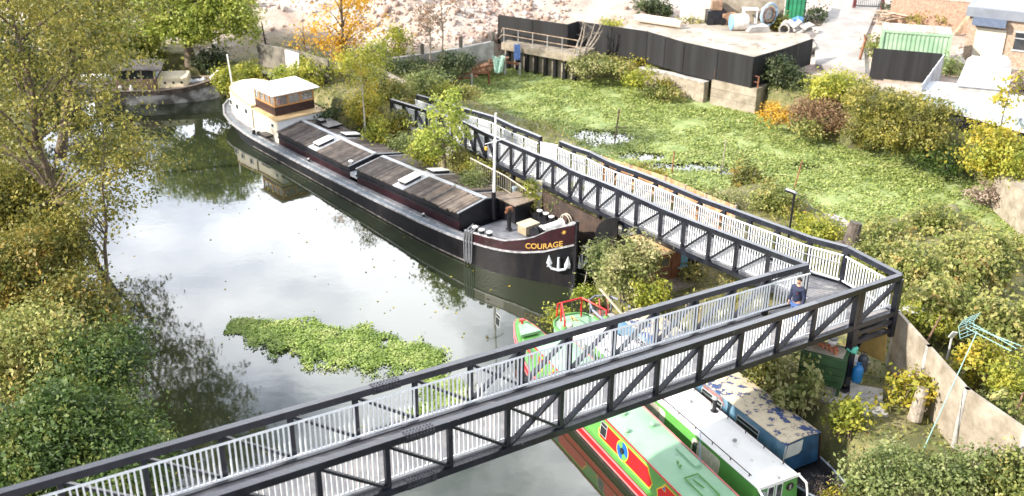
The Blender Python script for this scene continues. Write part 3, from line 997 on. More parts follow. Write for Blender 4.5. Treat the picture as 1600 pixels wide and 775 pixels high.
def strip(prof, ts, name, material, parent, sides=(1, -1), smooth=False):
    """prof(t) -> list of (c, z) points, swept along the hull on both sides"""
    m = MB()
    for sg in sides:
        vs_ = []; n = None
        for t in ts:
            pr = prof(t); n = len(pr)
            vs_ += [BF(t, sg * c, z) for c, z in pr]
        fs = []
        for i in range(len(ts) - 1):
            for j in range(n):
                fs.append((i * n + j, i * n + (j + 1) % n, (i + 1) * n + (j + 1) % n, (i + 1) * n + j))
        fs += [tuple(range(n)), tuple((len(ts) - 1) * n + j for j in range(n))]
        m.add(vs_, fs)
    return m.build(name, material, parent, smooth=smooth)
RAILM = mat('worn_grey_rail_paint', (.20, .205, .23), .45, .2, 5, .05, color2=(.42, .42, .45))
strip(lambda t: [(hb(t) - .07, zr(t) - .02), (hb(t) + .05, zr(t) - .02), (hb(t) + .05, zr(t) + .07), (hb(t) - .07, zr(t) + .07)], TS, 'rub_rail', RAILM, barge)
# low line where the hull is scuffed just above the water
strip(lambda t: [(wb(t) + .012 + (hb(t) - wb(t)) * .4, .07), (wb(t) + .03 + (hb(t) - wb(t)) * .4, .07), (wb(t) + .03 + (hb(t) - wb(t)) * .42, .13), (wb(t) + .012 + (hb(t) - wb(t)) * .42, .13)],
      [t for t in TS if 5 < t < 27], 'rubbing_strake', mat('scuffed_paint', (.06, .055, .055), .6, .5, 3, .1, color2=(.28, .26, .26), lo=.4, hi=.75), barge)
# side decks
m = MB()
for sg in (1, -1):
    vs_ = []
    tt = [t for t in TS if 4.8 <= t <= 33.0]
    for t in tt: vs_ += [BF(t, sg * (hb(t) - .03), zr(t) - .01), BF(t, sg * (1.62 if t < 24.5 else 0) * min(1, hb(t) / 1.7), zr(t) + .02)]
    m.add(vs_, [(2 * i, 2 * i + 1, 2 * i + 3, 2 * i + 2) for i in range(len(tt) - 1)])
m.build('side_deck', GREYD, barge)
strip(lambda t: [(hb(t) - .36, zr(t) + .012), (hb(t) - .10, zr(t) + .008), (hb(t) - .10, zr(t) + .03), (hb(t) - .36, zr(t) + .034)], [t for t in TS if 6 <= t <= 30], 'waterway_strip', BLUEG, barge)
strip(lambda t: [(hb(t) - .42, zr(t)), (hb(t) - .38, zr(t)), (hb(t) - .38, zr(t) + .09), (hb(t) - .42, zr(t) + .09)], [t for t in TS if 5.2 <= t <= 26], 'deck_edge_bar', RAILM, barge)
# foredeck
m = MB(); vs_ = []
tt = [t for t in TS if t <= 6.2]
for t in tt: vs_ += [BF(t, hb(t) - .06, min(zr(t), 1.32) + .04), BF(t, -hb(t) + .06, min(zr(t), 1.32) + .04)]
m.add(vs_, [(2 * i, 2 * i + 1, 2 * i + 3, 2 * i + 2) for i in range(len(tt) - 1)])
m.build('foredeck', GREYD, barge)
# bulwark round the bow, maroon outside, with a grey capping
tb = [t for t in TS if t <= 5.3]
bul = strip(lambda t: [(hb(t) + .012, zr(t) + .06), (hb(t) - .05, zr(t) + .06), (hb(t) - .05 + .02 * (bw(t) - zr(t)), bw(t)), (hb(t) + .012 + .02 * (bw(t) - zr(t)), bw(t))], tb, 'bulwark', MAROON, barge)
strip(lambda t: [(hb(t) + .05, bw(t) - .02), (hb(t) - .07, bw(t) - .02), (hb(t) - .07, bw(t) + .03), (hb(t) + .05, bw(t) + .03)], tb, 'bulwark_capping', RAILM, barge)
m = MB(); m.tube([BF(-.03, 0, -.4), BF(-.05, 0, 1.6), BF(-.10, 0, 3.36)], [.07, .08, .08], 8); m.build('stem_post', RAILM if False else BLACK, barge)
# pale inside face of the bow plating
strip(lambda t: [(hb(t) - .056, zr(t) + .1), (hb(t) - .066, zr(t) + .1), (hb(t) - .066, bw(t) - .03), (hb(t) - .056, bw(t) - .03)], [t for t in TS if .12 < t <= 2.1], 'bulwark_lining', mat('sage_paint', (.33, .38, .36), .6, .1, 3), barge)

# name on the bow
def text_mesh(txt, size, depth=.004):
    cu = bpy.data.curves.new('lettering', 'FONT'); cu.body = txt; cu.size = size; cu.extrude = 0; cu.offset = size * .018
    cu.align_x = 'LEFT'
    o = bpy.data.objects.new('lettering', cu); col.objects.link(o)
    dg_ = bpy.context.evaluated_depsgraph_get(); dg_.update()
    me = bpy.data.meshes.new_from_object(o.evaluated_get(dg_))
    vs_ = [tuple(v.co) for v in me.vertices]; fs_ = [tuple(p.vertices) for p in me.polygons]
    bpy.data.objects.remove(o); bpy.data.curves.remove(cu); bpy.data.meshes.remove(me)
    return vs_, fs_
def arc_table():
    ts = np.linspace(0, 5.3, 400); c = np.array([hb(t) for t in ts])
    s = np.concatenate([[0], np.cumsum(np.hypot(np.diff(ts), np.diff(c)))])
    return ts, s
ATS, ASS = arc_table()
GOLD = mat('gold_lettering', (.48, .29, .07), .4, .1, 4)
def on_bow(x_, zrel, sg=1, out=.022):
    """x_: metres back from the stem along the plating; zrel: height above the rub rail"""
    t = float(np.interp(x_, ASS, ATS))
    z = zr(t) + .1 + zrel
    dt = .05; n = Vector((-(hb(t + dt) - hb(max(0, t - dt))), 2 * dt if t > dt else dt + t, 0)).normalized()
    return BF(t + n.x * out, sg * (hb(t) + .02 + n.y * out), z)
for sg in (1, -1):
    vs_, fs_ = text_mesh('COURAGE', .37)
    x1 = max(v[0] for v in vs_); W_ = 1.78
    m = MB()
    base = 2.30
    m.add([on_bow(base - v[0] / x1 * W_ if sg > 0 else base - W_ + v[0] / x1 * W_, v[1] + .10 - .14 * ((v[0] / x1 if sg > 0 else 1 - v[0] / x1) - .25), sg) for v in vs_], fs_)
    m.build('name_lettering', GOLD, bul)
    m = MB(); pts = []
    for k in range(12):
        a = k * math.pi / 6; r_ = .13 if k % 2 == 0 else .05
        pts.append(on_bow(.48 + r_ * math.cos(a), .66 + r_ * math.sin(a), sg))
    m.add([on_bow(.48, .66, sg)] + pts, [(0, k + 1, (k + 1) % 12 + 1) for k in range(12)])
    m.build('star', GOLD, bul)

# coamings and hatches
HZT = [5.5, 6.5, 15.4, 16.2, 24.2]; HZV = [2.05, 2.0, 1.58, 1.50, 1.40]
def hz(t): return lerp_tab(t, HZT, HZV)
CW = 1.66
for t0, t1, nm in ((6.3, 15.35, 0), (16.05, 24.0, 1)):
    tt = list(np.linspace(t0, t1, 12))
    strip(lambda t: [(CW - .08, zr(t) - .1), (CW, zr(t) - .1), (CW, hz(t) - .38), (CW - .08, hz(t) - .38)], tt, 'coaming', MAROON, barge)
    strip(lambda t: [(CW - .08, hz(t) - .38), (CW + .07, hz(t) - .38), (CW + .07, hz(t) - .30), (CW - .08, hz(t) - .30)], tt, 'coaming_flange', BLACK, barge)
    strip(lambda t: [(CW - .06, hz(t) - .30), (CW + .0, hz(t) - .30), (CW + .0, hz(t) - .02), (CW - .06, hz(t) - .02)], tt, 'hatch_edge', BLACK, barge)
    RI = .33
    for t in (t0, t1):
        m = MB()
        e = .05 if t == t0 else -.05
        m.add([BF(t + e, CW - .07, zr(t) - .1), BF(t + e, -CW + .07, zr(t) - .1), BF(t + e, -CW + .07, hz(t)), BF(t + e, 0, hz(t) + RI), BF(t + e, CW - .07, hz(t)),
               BF(t - e * .2, CW - .07, zr(t) - .1), BF(t - e * .2, -CW + .07, zr(t) - .1), BF(t - e * .2, -CW + .07, hz(t)), BF(t - e * .2, 0, hz(t) + RI), BF(t - e * .2, CW - .07, hz(t))],
              [(0, 1, 2, 3, 4), (9, 8, 7, 6, 5), (0, 1, 6, 5), (1, 2, 7, 6), (2, 3, 8, 7), (3, 4, 9, 8), (4, 0, 5, 9)])
        m.build('hatch_end', BLACK, barge)
    # boards, one by one, sloping both ways from the ridge
    rnd = random.Random(4 + nm)
    tm = (t0 + t1) / 2 - (.1 if nm else -.55)
    for sg in (1, -1):
        m = MB(); mp_ = MB(); t = t0 + .06
        while t < t1 - .05:
            wd = .2 if nm == 0 and t < 9.0 else .15
            if abs(t + .1 - tm) < .52: t += wd; continue
            loose = nm == 0 and t < 9.0
            if loose and rnd.random() < .11: t += wd; continue
            dz = rnd.uniform(0, .012) + (rnd.uniform(0, .035) if loose else 0)
            c0, c1 = .06 + (rnd.uniform(0, .2) if loose else 0), CW + .07 + rnd.uniform(-.02, .03 if not loose else .1)
            tw = rnd.uniform(-.05, .05) if loose else 0
            z0 = hz(t) + RI * (1 - c0 / CW) + dz; z1 = hz(t) + RI * (1 - c1 / CW) + dz
            tgt = mp_ if loose and rnd.random() < .7 else m
            q = [BF(t, sg * c0, z0), BF(t + wd - .012, sg * c0, z0), BF(t + wd - .012 + tw, sg * c1, z1), BF(t + tw, sg * c1, z1)]
            tgt.add(q + [v + Vector((0, 0, .05)) for v in q], [(0, 1, 2, 3), (4, 5, 6, 7), (0, 1, 5, 4), (1, 2, 6, 5), (2, 3, 7, 6), (3, 0, 4, 7)])
            t += wd
        h_ = m.build('hatch_boards', HATCHP, barge)
        if mp_.v: mp_.build('loose_boards', HATCHN, h_)
        # under-sheet below the boards
        m = MB()
        m.add([BF(t0 + .05, 0, hz(t0) + RI - .02), BF(t1 - .05, 0, hz(t1) + RI - .02), BF(t1 - .05, sg * CW, hz(t1) - .03), BF(t0 + .05, sg * CW, hz(t0) - .03)], [(0, 1, 2, 3)])
        m.build('hatch_lining', LIGHTG if nm == 0 else BLACK, h_)
        # skylight on a pale tray
        m = MB()
        def sl(t, c, o_): return BF(t, sg * c, hz(t) + RI * (1 - c / CW) + o_)
        q = [sl(tm - .5, .1, .0), sl(tm + .5, .1, .0), sl(tm + .5, CW + .05, .0), sl(tm - .5, CW + .05, .0)]
        m.add(q + [v + Vector((0, 0, .05)) for v in q], [(0, 1, 2, 3), (4, 5, 6, 7), (0, 1, 5, 4), (1, 2, 6, 5), (2, 3, 7, 6), (3, 0, 4, 7)])
        tray = m.build('skylight_tray', LIGHTG, barge)
        m = MB()
        q = [sl(tm - .26, .42, .05), sl(tm + .3, .42, .05), sl(tm + .3, 1.4, .05), sl(tm - .26, 1.4, .05)]
        m.add(q + [v + Vector((0, 0, .15)) for v in q], [(0, 1, 2, 3), (4, 5, 6, 7), (0, 1, 5, 4), (1, 2, 6, 5), (2, 3, 7, 6), (3, 0, 4, 7)])
        sk = m.build('skylight', BLACK, tray)
        m = MB()
        q = [sl(tm - .30, .38, .2), sl(tm + .34, .38, .2), sl(tm + .34, 1.44, .2), sl(tm - .30, 1.44, .2)]
        m.add(q + [v + Vector((0, 0, .035)) for v in q], [(0, 1, 2, 3), (4, 5, 6, 7), (0, 1, 5, 4), (1, 2, 6, 5), (2, 3, 7, 6), (3, 0, 4, 7)])
        m.build('skylight_lid', WHITEP, tray)
    m = MB()
    m.bar(BF(t0, 0, hz(t0) + RI + .045), BF(t1, 0, hz(t1) + RI + .045), .24, .05)
    for t in ((t0 + .03, t1 - .03)):
        for sg in (1, -1):
            m.bar(BF(t, 0, hz(t) + RI + .03), BF(t, sg * (CW + .06), hz(t) + .035), .07, .05)
    m.build('ridge_capping', LIGHTG, barge)
m = MB(); m.prism([tuple(BF(15.35, -CW, 0)[:2]), tuple(BF(16.05, -CW, 0)[:2]), tuple(BF(16.05, CW, 0)[:2]), tuple(BF(15.35, CW, 0)[:2])], 1.0, 1.22); m.build('cross_deck', LIGHTG, barge)
# mushroom vent and bollards along the side decks
BOLC = WHITEP
def bollard(p, r=.13, h=.42, parent=barge):
    m = MB(); m.lathe(p, [(r * 1.3, 0), (r * 1.3, .02), (r, .03), (r, h), (r * 1.12, h), (r * 1.12, h + .03)], 14)
    b_ = m.build('bollard', BLACK, parent)
    m = MB(); m.lathe(Vector(p) + Vector((0, 0, h + .031)), [(r * 1.12, 0), (r * 1.12, .035), (r * .9, .05)], 14); m.build('bollard_cap', mat('chalky_white_paint', (.62, .63, .60), .7, .12, 8), b_)
for t, c in ((3.85, 1.95), (4.32, 2.03), (4.8, 2.05)):
    bollard(BF(t, c - .18, zr(t) + .28)); bollard(BF(t - .6, -c + .42, zr(t) + .35))
m = MB(); m.prism([tuple(BF(a, b_, 0)[:2]) for a, b_ in ((2.9, -1.15), (4.7, -1.55), (4.7, -2.0), (2.9, -1.62))], 1.3, 1.72); m.build('bollard_box', BLACK, barge)
for t in (8.9, 20.1):
    bollard(BF(t, 1.9, zr(t) + .03), .06, .13)
bollard(BF(26.5, 2.0, zr(26.5) + .03), .1, .25); bollard(BF(26.1, 1.9, zr(26.5) + .03), .1, .25)
m = MB(); m.tube([BF(16.25, 1.45, 1.2), BF(16.25, 1.45, 1.72)], .07, 8); m.lathe(BF(16.25, 1.45, 1.70), [(.05, 0), (.15, .02), (.15, .06), (.05, .12)], 12); m.build('vent_pipe', WHITEP, barge)
# rope fenders over the rail at the bow
for dt in (0, .17, .34):
    t = 4.7 + dt
    m = MB()
    m.tube([BF(t, hb(t) - .35, bw(t) + .25), BF(t, hb(t) + .07, bw(t) + .05), BF(t, hb(t) + .10, 1.0), BF(t + .03, hb(t) + .10, .2), BF(t + .09, hb(t) + .12, .1), BF(t + .14, hb(t) + .10, .25), BF(t + .15, hb(t) + .1, 1.2), BF(t + .12, hb(t) + .06, bw(t) + .04)], .032, 8)
    m.build('rope_fender', mat('grey_rope', (.16, .17, .19), .9, .2, 20, .3), barge)
# foredeck fittings
m = MB(); m.lathe(BF(4.62, -.05, 1.3), [(.16, 0), (.16, .03), (.10, .06), (.10, 1.0), (.11, 1.02), (.11, 1.05)], 14); sp = m.build('samson_post', BLACK, barge)
m = MB(); m.bar(BF(4.62, -.28, 2.25), BF(4.62, .18, 2.25), .1, .1); m.box(BF(4.62, -.05, 2.4), (.16, .3, .12), BA); m.build('post_head', RUST, sp)
m = MB(); m.box(BF(3.75, -.5, 1.56), (.62, .8, .44), BA); ch = m.build('chest', mat('plywood', (.30, .25, .17), .8, .15, 3), barge, bevel=.01)
m = MB(); m.box(BF(3.75, -.5, 1.80), (.70, .88, .05), BA); m.build('lid', mat('pale_plywood', (.46, .41, .31), .8, .1, 3), ch)
m = MB(); m.tube([BF(4.0, 1.75, 1.3), BF(3.95, 1.75, 1.72), BF(3.8, 1.72, 1.8), BF(2.3, 1.22, 1.92), BF(1.9, 1.02, 1.9)], .018, 6); m.tube([BF(2.9, 1.42, 1.3), BF(2.9, 1.42, 1.87)], .018, 6); m.build('hoop_rail', BLACK, barge)
# windlass: a white barrel between side frames with gear wheels
wd = thing  # keep name free
m = MB(); m.lathe(BF(2.5, -1.5, 1.92), [(.27, 0), (.27, .04), (.22, .08), (.22, 1.15), (.27, 1.2), (.27, 1.24)], 18, axis=BN)
wl_ = m.build('windlass', WHITEP, barge, smooth=True)
m = MB()
for c in (-1.54, -.2): m.box(BF(2.5, c, 1.66), (.5, .07, .75), BA)
m.build('windlass_frame', BLACK, wl_)
for c in (-.12, .04):
    m = MB(); m.lathe(BF(2.6, c, 1.9), [(.26, 0), (.26, .07), (.2, .07)], 16, axis=BN); m.build('gear_wheel', BLACK, wl_)
m = MB(); m.lathe(BF(2.95, -.1, 1.75), [(.2, 0), (.2, .08)], 14, axis=BN); m.build('gear_wheel', BLACK, wl_)
m = MB()
for k in range(2):
    m.tube([BF(2.4 + .33 * math.cos(a), -1.62 - k * .14, 2.0 + .38 * math.sin(a)) for a in np.linspace(-.6, 3.9, 16)], .028, 6)
m.build('hawser', ROPE, wl_)
# anchors hung at the stem
ANC = mat('silver_anchor_paint', (.50, .54, .60), .4, .1, 4)
def anchor(P, U, name='anchor'):
    """U: outward direction of the plating; flukes up"""
    S = Vector((0, 0, 1)).cross(U).normalized()
    Z = Vector((0, 0, 1))
    m = MB()
    m.tube([P + Z * -.05 + U * .05, P + Z * .48 + U * .03], [.07, .055], 8)
    m.tube([P + S * -.42 + Z * .12 + U * .1, P + S * -.3 - Z * .05 + U * .1, P + U * .1 - Z * .12, P + S * .3 - Z * .05 + U * .1, P + S * .42 + Z * .12 + U * .1], .06, 8)
    for sg in (-1, 1):
        b_ = P + S * .40 * sg + U * .1
        m.add([b_ + S * -.13, b_ + S * .13, b_ + Z * .2 + S * (.15 * sg), b_ + Z * .62 + S * .03 * sg, b_ + Z * .2 - S * .13 * sg,
               b_ + U * .07 + Z * .1], [(0, 1, 5), (1, 2, 5), (2, 3, 5), (3, 4, 5), (4, 0, 5), (0, 4, 3, 2, 1)])
    return m.build(name, ANC, barge, smooth=False)
t = .62
nrm = (BF(0, hb(t), 0) - BF(0, 0, 0)).normalized() * .75 - BU * .65
anchor(BF(.55, hb(.55) + .05, 1.02), nrm.normalized())
anchor(BF(.1, -.5, 1.05), (-BU - BN * .4).normalized())
m = MB(); m.tube([BF(.1, -.1, .75), BF(-.35, -.3, .72), BF(-.75, -.55, .95), BF(-.6, -.75, 1.2)], .02, 6); m.tube([BF(0, -.2, .95), BF(-.7, -.6, .95)], .02, 6); m.build('anchor_bracket', BLACK, barge)
# mast
m = MB(); m.tube([BF(6.0, -.25, 2.35), BF(5.95, -.25, 4.4), BF(5.85, -.25, 6.75)], [.075, .065, .045], 12); ms_ = m.build('mast', WHITEP, barge, smooth=True)
m = MB(); m.lathe(BF(6.02, -.25, 1.3), [(.09, 0), (.09, 1.0), (.11, 1.05), (.11, 1.45)], 12); m.build('mast_foot', BLACK, ms_)
m = MB(); m.tube([BF(5.9, .35, 5.35), BF(5.9, -.85, 5.35)], .025, 6); m.lathe(BF(5.9, -.25, 5.3), [(.09, 0), (.09, .12)], 8); m.build('crosstree', WHITEP, ms_)
m = MB(); m.box(BF(5.9, .3, 5.12), (.12, .1, .16), BA); m.build('mast_light', mat('amber_lamp', (.7, .38, .05), .4), ms_)
# companionway beside the mast
m = MB(); m.prism([tuple(BF(a, b_, 0)[:2]) for a, b_ in ((6.25, -.75), (5.0, -.75), (5.0, -1.95), (6.25, -1.85))], 1.25, 2.2); cp = m.build('companionway', BLACK, barge)
m = MB(); m.prism([tuple(BF(a, b_, 0)[:2]) for a, b_ in ((6.3, -.68), (4.9, -.68), (4.9, -2.02), (6.3, -1.92))], 2.2, 2.26); m.build('companionway_roof', mat('brown_plywood', (.24, .19, .15), .8, .15, 3), cp)
m = MB(); m.lathe(BF(6.7, -2.15, 1.1), [(.09, 0), (.09, 1.1), (.14, 1.12), (.14, 1.2)], 10); m.build('flue', mat('pale_blue_paint', (.32, .42, .50), .5, .1, 3), barge)

# trunk cabin ahead of the wheelhouse
def bprism(c0, c1, t0, t1, z0, z1, name, material, parent=barge, **k):
    m = MB(); m.prism([tuple(BF(a, b_, 0)[:2]) for a, b_ in ((t0, c0), (t1, c0), (t1, c1), (t0, c1))], z0, z1); return m.build(name, material, parent, **k)
tc_ = bprism(-1.62, 1.62, 24.05, 27.1, .6, 2.02, 'trunk_cabin', CREAM, bevel=.02)
bprism(-1.56, 1.56, 24.035, 24.045, 1.0, 1.98, 'cabin_front', mat('shaded_white_board', (.70, .72, .74), .5, .05, 2), tc_)  # thin sheet over the front face, its bluish shade put into the colour
bprism(-1.72, 1.72, 23.95, 27.1, 2.02, 2.08, 'trunk_roof', TAN, tc_)
def window(t0, t1, c, z0, z1, parent, fm=WHITEP, gm=GLASS):
    m = MB(); sg = 1 if c > 0 else -1
    m.box(BF((t0 + t1) / 2, c + sg * .012, (z0 + z1) / 2), (t1 - t0, .025, z1 - z0), BA)
    f = m.build('window', fm, parent)
    m = MB(); m.box(BF((t0 + t1) / 2, c + sg * .022, (z0 + z1) / 2), (t1 - t0 - .1, .02, z1 - z0 - .1), BA); m.build('pane', gm, f)
window(24.45, 24.85, 1.62, 1.45, 1.75, tc_)
window(25.3, 25.7, -1.62, 1.45, 1.75, tc_)
m = MB(); m.box(BF(25.1, 1.9, .95), (.9, .5, .14), BA); m.build('deck_locker', BLACK, barge)
# wheelhouse
WT0, WT1, WC0, WC1 = 24.75, 27.3, -1.35, 1.32
wh = bprism(WC0, WC1, WT0, WT1, 2.08, 2.62, 'wheelhouse', mat('brown_purple_paint', (.036, .017, .019), .45, .2, 3), bevel=.01)
bprism(WC0 + .12, WC1 - .12, WT0 + .12, WT1 - .12, 2.62, 2.66, 'wheelhouse_floor', VARN, wh)
for z0, z1, e in ((2.62, 2.70, .02), (3.22, 3.36, .02)):
    m = MB()
    for (a, b_, cc0, cc1) in ((WT0 - e, WT0 + .07, WC0 - e, WC1 + e), (WT1 - .07, WT1 + e, WC0 - e, WC1 + e), (WT0 + .07, WT1 - .07, WC0 - e, WC0 + .07), (WT0 + .07, WT1 - .07, WC1 - .07, WC1 + e)):
        m.prism([tuple(BF(p, q, 0)[:2]) for p, q in ((a, cc0), (b_, cc0), (b_, cc1), (a, cc1))], z0, z1)
    m.build('window_rail', VARN, wh)
for i in range(4):
    c = WC0 + .04 + (WC1 - WC0 - .08) * i / 3
    for t in (WT0 + .03, WT1 - .03): m = MB(); m.box(BF(t, c, 2.96), (.08, .09, .54), BA); m.build('window_post', VARN, wh)
for i in range(1, 4):
    t = WT0 + (WT1 - WT0) * i / 4
    for c in (WC0 + .03, WC1 - .03): m = MB(); m.box(BF(t, c, 2.96), (.09, .08, .54), BA); m.build('window_post', VARN, wh)
CLEAR = bpy.data.materials.new('wheelhouse_glass'); CLEAR.use_nodes = True
_n = CLEAR.node_tree.nodes; _b = _n['Principled BSDF']
_b.inputs['Base Color'].default_value = (.35, .40, .42, 1); _b.inputs['Roughness'].default_value = .03; _b.inputs['Alpha'].default_value = .32
MATS['clear'] = CLEAR
m = MB()
m.box(BF(WT0 + .03, (WC0 + WC1) / 2, 2.96), (.012, WC1 - WC0 - .14, .52), BA); m.box(BF(WT1 - .03, (WC0 + WC1) / 2, 2.96), (.012, WC1 - WC0 - .14, .52), BA)
m.box(BF((WT0 + WT1) / 2, WC0 + .03, 2.96), (WT1 - WT0 - .14, .012, .52), BA); m.box(BF((WT0 + WT1) / 2, WC1 - .03, 2.96), (WT1 - WT0 - .14, .012, .52), BA)
m.build('window_glass', CLEAR, wh)
bprism(WC0 - .28, WC1 + .25, WT0 - .30, WT1 + .15, 3.38, 3.44, 'wheelhouse_roof', mat('white_roof_paint', (.86, .86, .85), .4, .03, 2), wh, bevel=.01)
bprism(-.5, -.1, 26.3, 26.6, 2.66, 3.15, 'steering_console', VARN, wh)
m = MB(); m.lathe(BF(26.1, .1, 3.0), [(.02, 0), (.3, .0), (.3, .03), (.02, .03)], 16, axis=BU); m.build('steering_wheel', VARN, wh)
m = MB(); m.blob(BF(25.0, .85, 2.85), (.12, .2, .15), 3); m.build('red_cushion', mat('red_cloth', (.45, .03, .05), .8), wh)
# aft deckhouse with a rounded end
m = MB()
out = [(27.35, 1.6), (28.5, 1.62), (29.8, 1.55), (30.8, 1.28), (31.4, .8), (31.6, 0), (31.4, -.8), (30.8, -1.28), (29.8, -1.55), (28.5, -1.62), (27.35, -1.6)]
zt = [2.12, 2.2, 2.32, 2.42, 2.48, 2.5, 2.48, 2.42, 2.32, 2.2, 2.12]
m.prism([tuple(BF(a, b_, 0)[:2]) for a, b_ in out], .7, zt)
ad = m.build('aft_deckhouse', CREAM, barge)
m = MB(); m.prism([tuple(BF(27.25 + (a - 27.35) * 1.02, b_ * 1.05, 0)[:2]) for a, b_ in out], [z + .002 for z in zt], [z + .05 for z in zt]); m.build('deckhouse_roof', TAN, ad)
m = MB(); m.prism([tuple(BF(27.35 + (a - 27.35) * .96 + .06, b_ * .93, 0)[:2]) for a, b_ in out], [z + .05 for z in zt], [z + .07 for z in zt]); m.build('roof_deck', mat('cream_roof_paint', (.78, .75, .66), .6, .05, 2), ad)
for t0 in (27.8, 29.0, 30.1): window(t0, t0 + .42, 1.62 if t0 < 29.5 else 1.50, 1.45, 1.85, ad)
bprism(-.2, .5, 28.4, 28.6, 2.33, 2.52, 'roof_vent', BLACK, ad)
bprism(.4, 1.3, 27.33, 27.345, .9, 2.0, 'deckhouse_door', mat('pale_grey_board', (.55, .57, .58), .5, .05, 2), ad)
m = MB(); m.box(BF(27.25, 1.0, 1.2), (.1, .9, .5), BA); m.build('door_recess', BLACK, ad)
m = MB(); m.tube([BF(32.3, .3, 1.0), BF(32.5, .4, 4.1)], .05, 8); m.build('ensign_staff', WHITEP, barge)
m = MB()
m.tube([BF(t, -(hb(t)) + .1, zr(t) + .5) for t in (7, 9, 12, 15, 18, 21, 24)], .02, 6)
for t in (7, 9, 12, 15, 18, 21, 24): m.tube([BF(t, -(hb(t)) + .1, zr(t)), BF(t, -(hb(t)) + .1, zr(t) + .5)], .02, 6)
m.build('side_rail', BLACK, barge)
m = MB(); m.box(BF(22.4, -.9, hz(22) + .35), (1.5, 1.0, .12), BA); m.box(BF(22.9, -.7, hz(22) + .46), (.5, .4, .12), BA, None); m.build('spare_hatch_lid', BLACK, barge)
# ------------------------------------------------------------------ narrowboats
def vpaint(key, c, **k): return mat(key, c, .35, .06, 2, .02, spec=.6, **k)
NGREEN = vpaint('bright_green_paint', (.10, .30, .07)); NRED = vpaint('bright_red_paint', (.55, .008, .012)); NPINK = vpaint('faded_red_paint', (.60, .16, .17))
ROOFG = mat('pale_green_roof_paint', (.20, .40, .24), .45, .1, .7, .04, color2=(.30, .51, .34), lo=.3, hi=.7)
NBLUE = vpaint('sign_blue_paint', (.01, .10, .38)); NYEL = vpaint('coach_line_yellow', (.72, .52, .04))
NBLACK = mat('bitumen_black', (.016, .015, .013), .55, .3, 3, .15, color2=(.05, .045, .03), lo=.5, hi=.8)
CURT = mat('net_curtain', (.42, .38, .32), .8, .3, 6, stretch=(6, 6, .4), color2=(.62, .58, .52))

speckle(ROOFG, 3.2, .70, (.22, .34, .24))
class BoatF:
    """frame: u runs towards the far end, c to the left (river) side of the boat"""
    def __init__(s, o, ang):
        s.o = Vector(o); s.a = ang
        s.u = Vector((math.cos(ang), math.sin(ang), 0)); s.n = Vector((-s.u.y, s.u.x, 0))
    def __call__(s, t, c, z): return s.o + s.u * t + s.n * c + Vector((0, 0, z))
def boat_hull(F_, L, B, z0, z1, th, name, material, endL=2.6, endR=1.0, blunt=.35, sheer=.25):
    """plan: pointed far end (length endL), rounded near end"""
    ts = [0, .15, .4, .8, 1.2] + list(np.linspace(1.8, L - endL, 8)) + [L - endL * f for f in (.8, .6, .45, .3, .2, .1, .04, 0)]
    def b_(t):
        r = B / 2
        if t > L - endL: x = (L - t) / endL; r *= x ** blunt if x > 0 else 0
        if t < endR: r *= (1 - (1 - t / endR) ** 2) ** .5 * .85 + .15
        return max(r, .02)
    def zt(t): return z1 + sheer * max(0, (t - (L - endL)) / endL) ** 1.6
    m = MB(); vs_ = []
    for t in ts:
        vs_ += [F_(t, b_(t) * .96, z0), F_(t, b_(t), zt(t)), F_(t, -b_(t), zt(t)), F_(t, -b_(t) * .96, z0)]
    fs = []
    for i in range(len(ts) - 1):
        for j in range(4): fs.append((4 * i + j, 4 * i + (j + 1) % 4, 4 * i + 4 + (j + 1) % 4, 4 * i + 4 + j))
    fs += [(0, 1, 2, 3), tuple(4 * (len(ts) - 1) + j for j in range(4))]
    m.add(vs_, fs)
    return m.build(name, material, th), b_, zt, ts
def side_pt(F_, t, f, zb, zt_, cb, ct, sg, out=.006):
    """point on a leaning cabin side: f from 0 (foot) to 1 (roof edge)"""
    return F_(t, sg * (cb + (ct - cb) * f + out), zb + (zt_ - zb) * f)
def side_poly(F_, pts, zb, zt_, cb, ct, sg, out, name, material, parent):
    m = MB(); m.add([side_pt(F_, t, f, zb, zt_, cb, ct, sg, out) for t, f in pts], [tuple(range(len(pts)))])
    return m.build(name, material, parent)
def cabin(F_, t0, t1, cb, ct, zb, zt_, th, matl, roofm, camber=.07, over=.03, name='cabin', zt2=None):
    m = MB()
    zt2 = zt_ if zt2 is None else zt2
    m.add([F_(t0, cb, zb), F_(t0, ct, zt_), F_(t0, -ct, zt_), F_(t0, -cb, zb), F_(t1, cb, zb), F_(t1, ct, zt2), F_(t1, -ct, zt2), F_(t1, -cb, zb)],
          [(0, 1, 2, 3), (4, 5, 6, 7), (0, 1, 5, 4), (1, 2, 6, 5), (2, 3, 7, 6), (3, 0, 4, 7)])
    cb_ = m.build(name, matl, th)
    n = 6; vs_ = []; ts = np.linspace(t0 - over, t1 + over, 12)
    for t in ts:
        z_ = zt_ + (zt2 - zt_) * (t - t0) / (t1 - t0)
        for j in range(n + 1):
            x = -1 + 2 * j / n
            vs_.append(F_(t, x * (ct + over), z_ + camber * (1 - x * x) + .004))
        for j in range(n, -1, -1):
            x = -1 + 2 * j / n
            vs_.append(F_(t, x * (ct + over), z_ + camber * (1 - x * x) - .03 + .004))
    k = 2 * (n + 1); fs = []
    for i in range(len(ts) - 1):
        for j in range(k): fs.append((i * k + j, i * k + (j + 1) % k, (i + 1) * k + (j + 1) % k, (i + 1) * k + j))
    fs += [tuple(range(k)), tuple((len(ts) - 1) * k + j for j in range(k))]
    m = MB(); m.add(vs_, fs)
    rf = m.build('roof', roofm, cb_, smooth=True)
    return cb_, rf

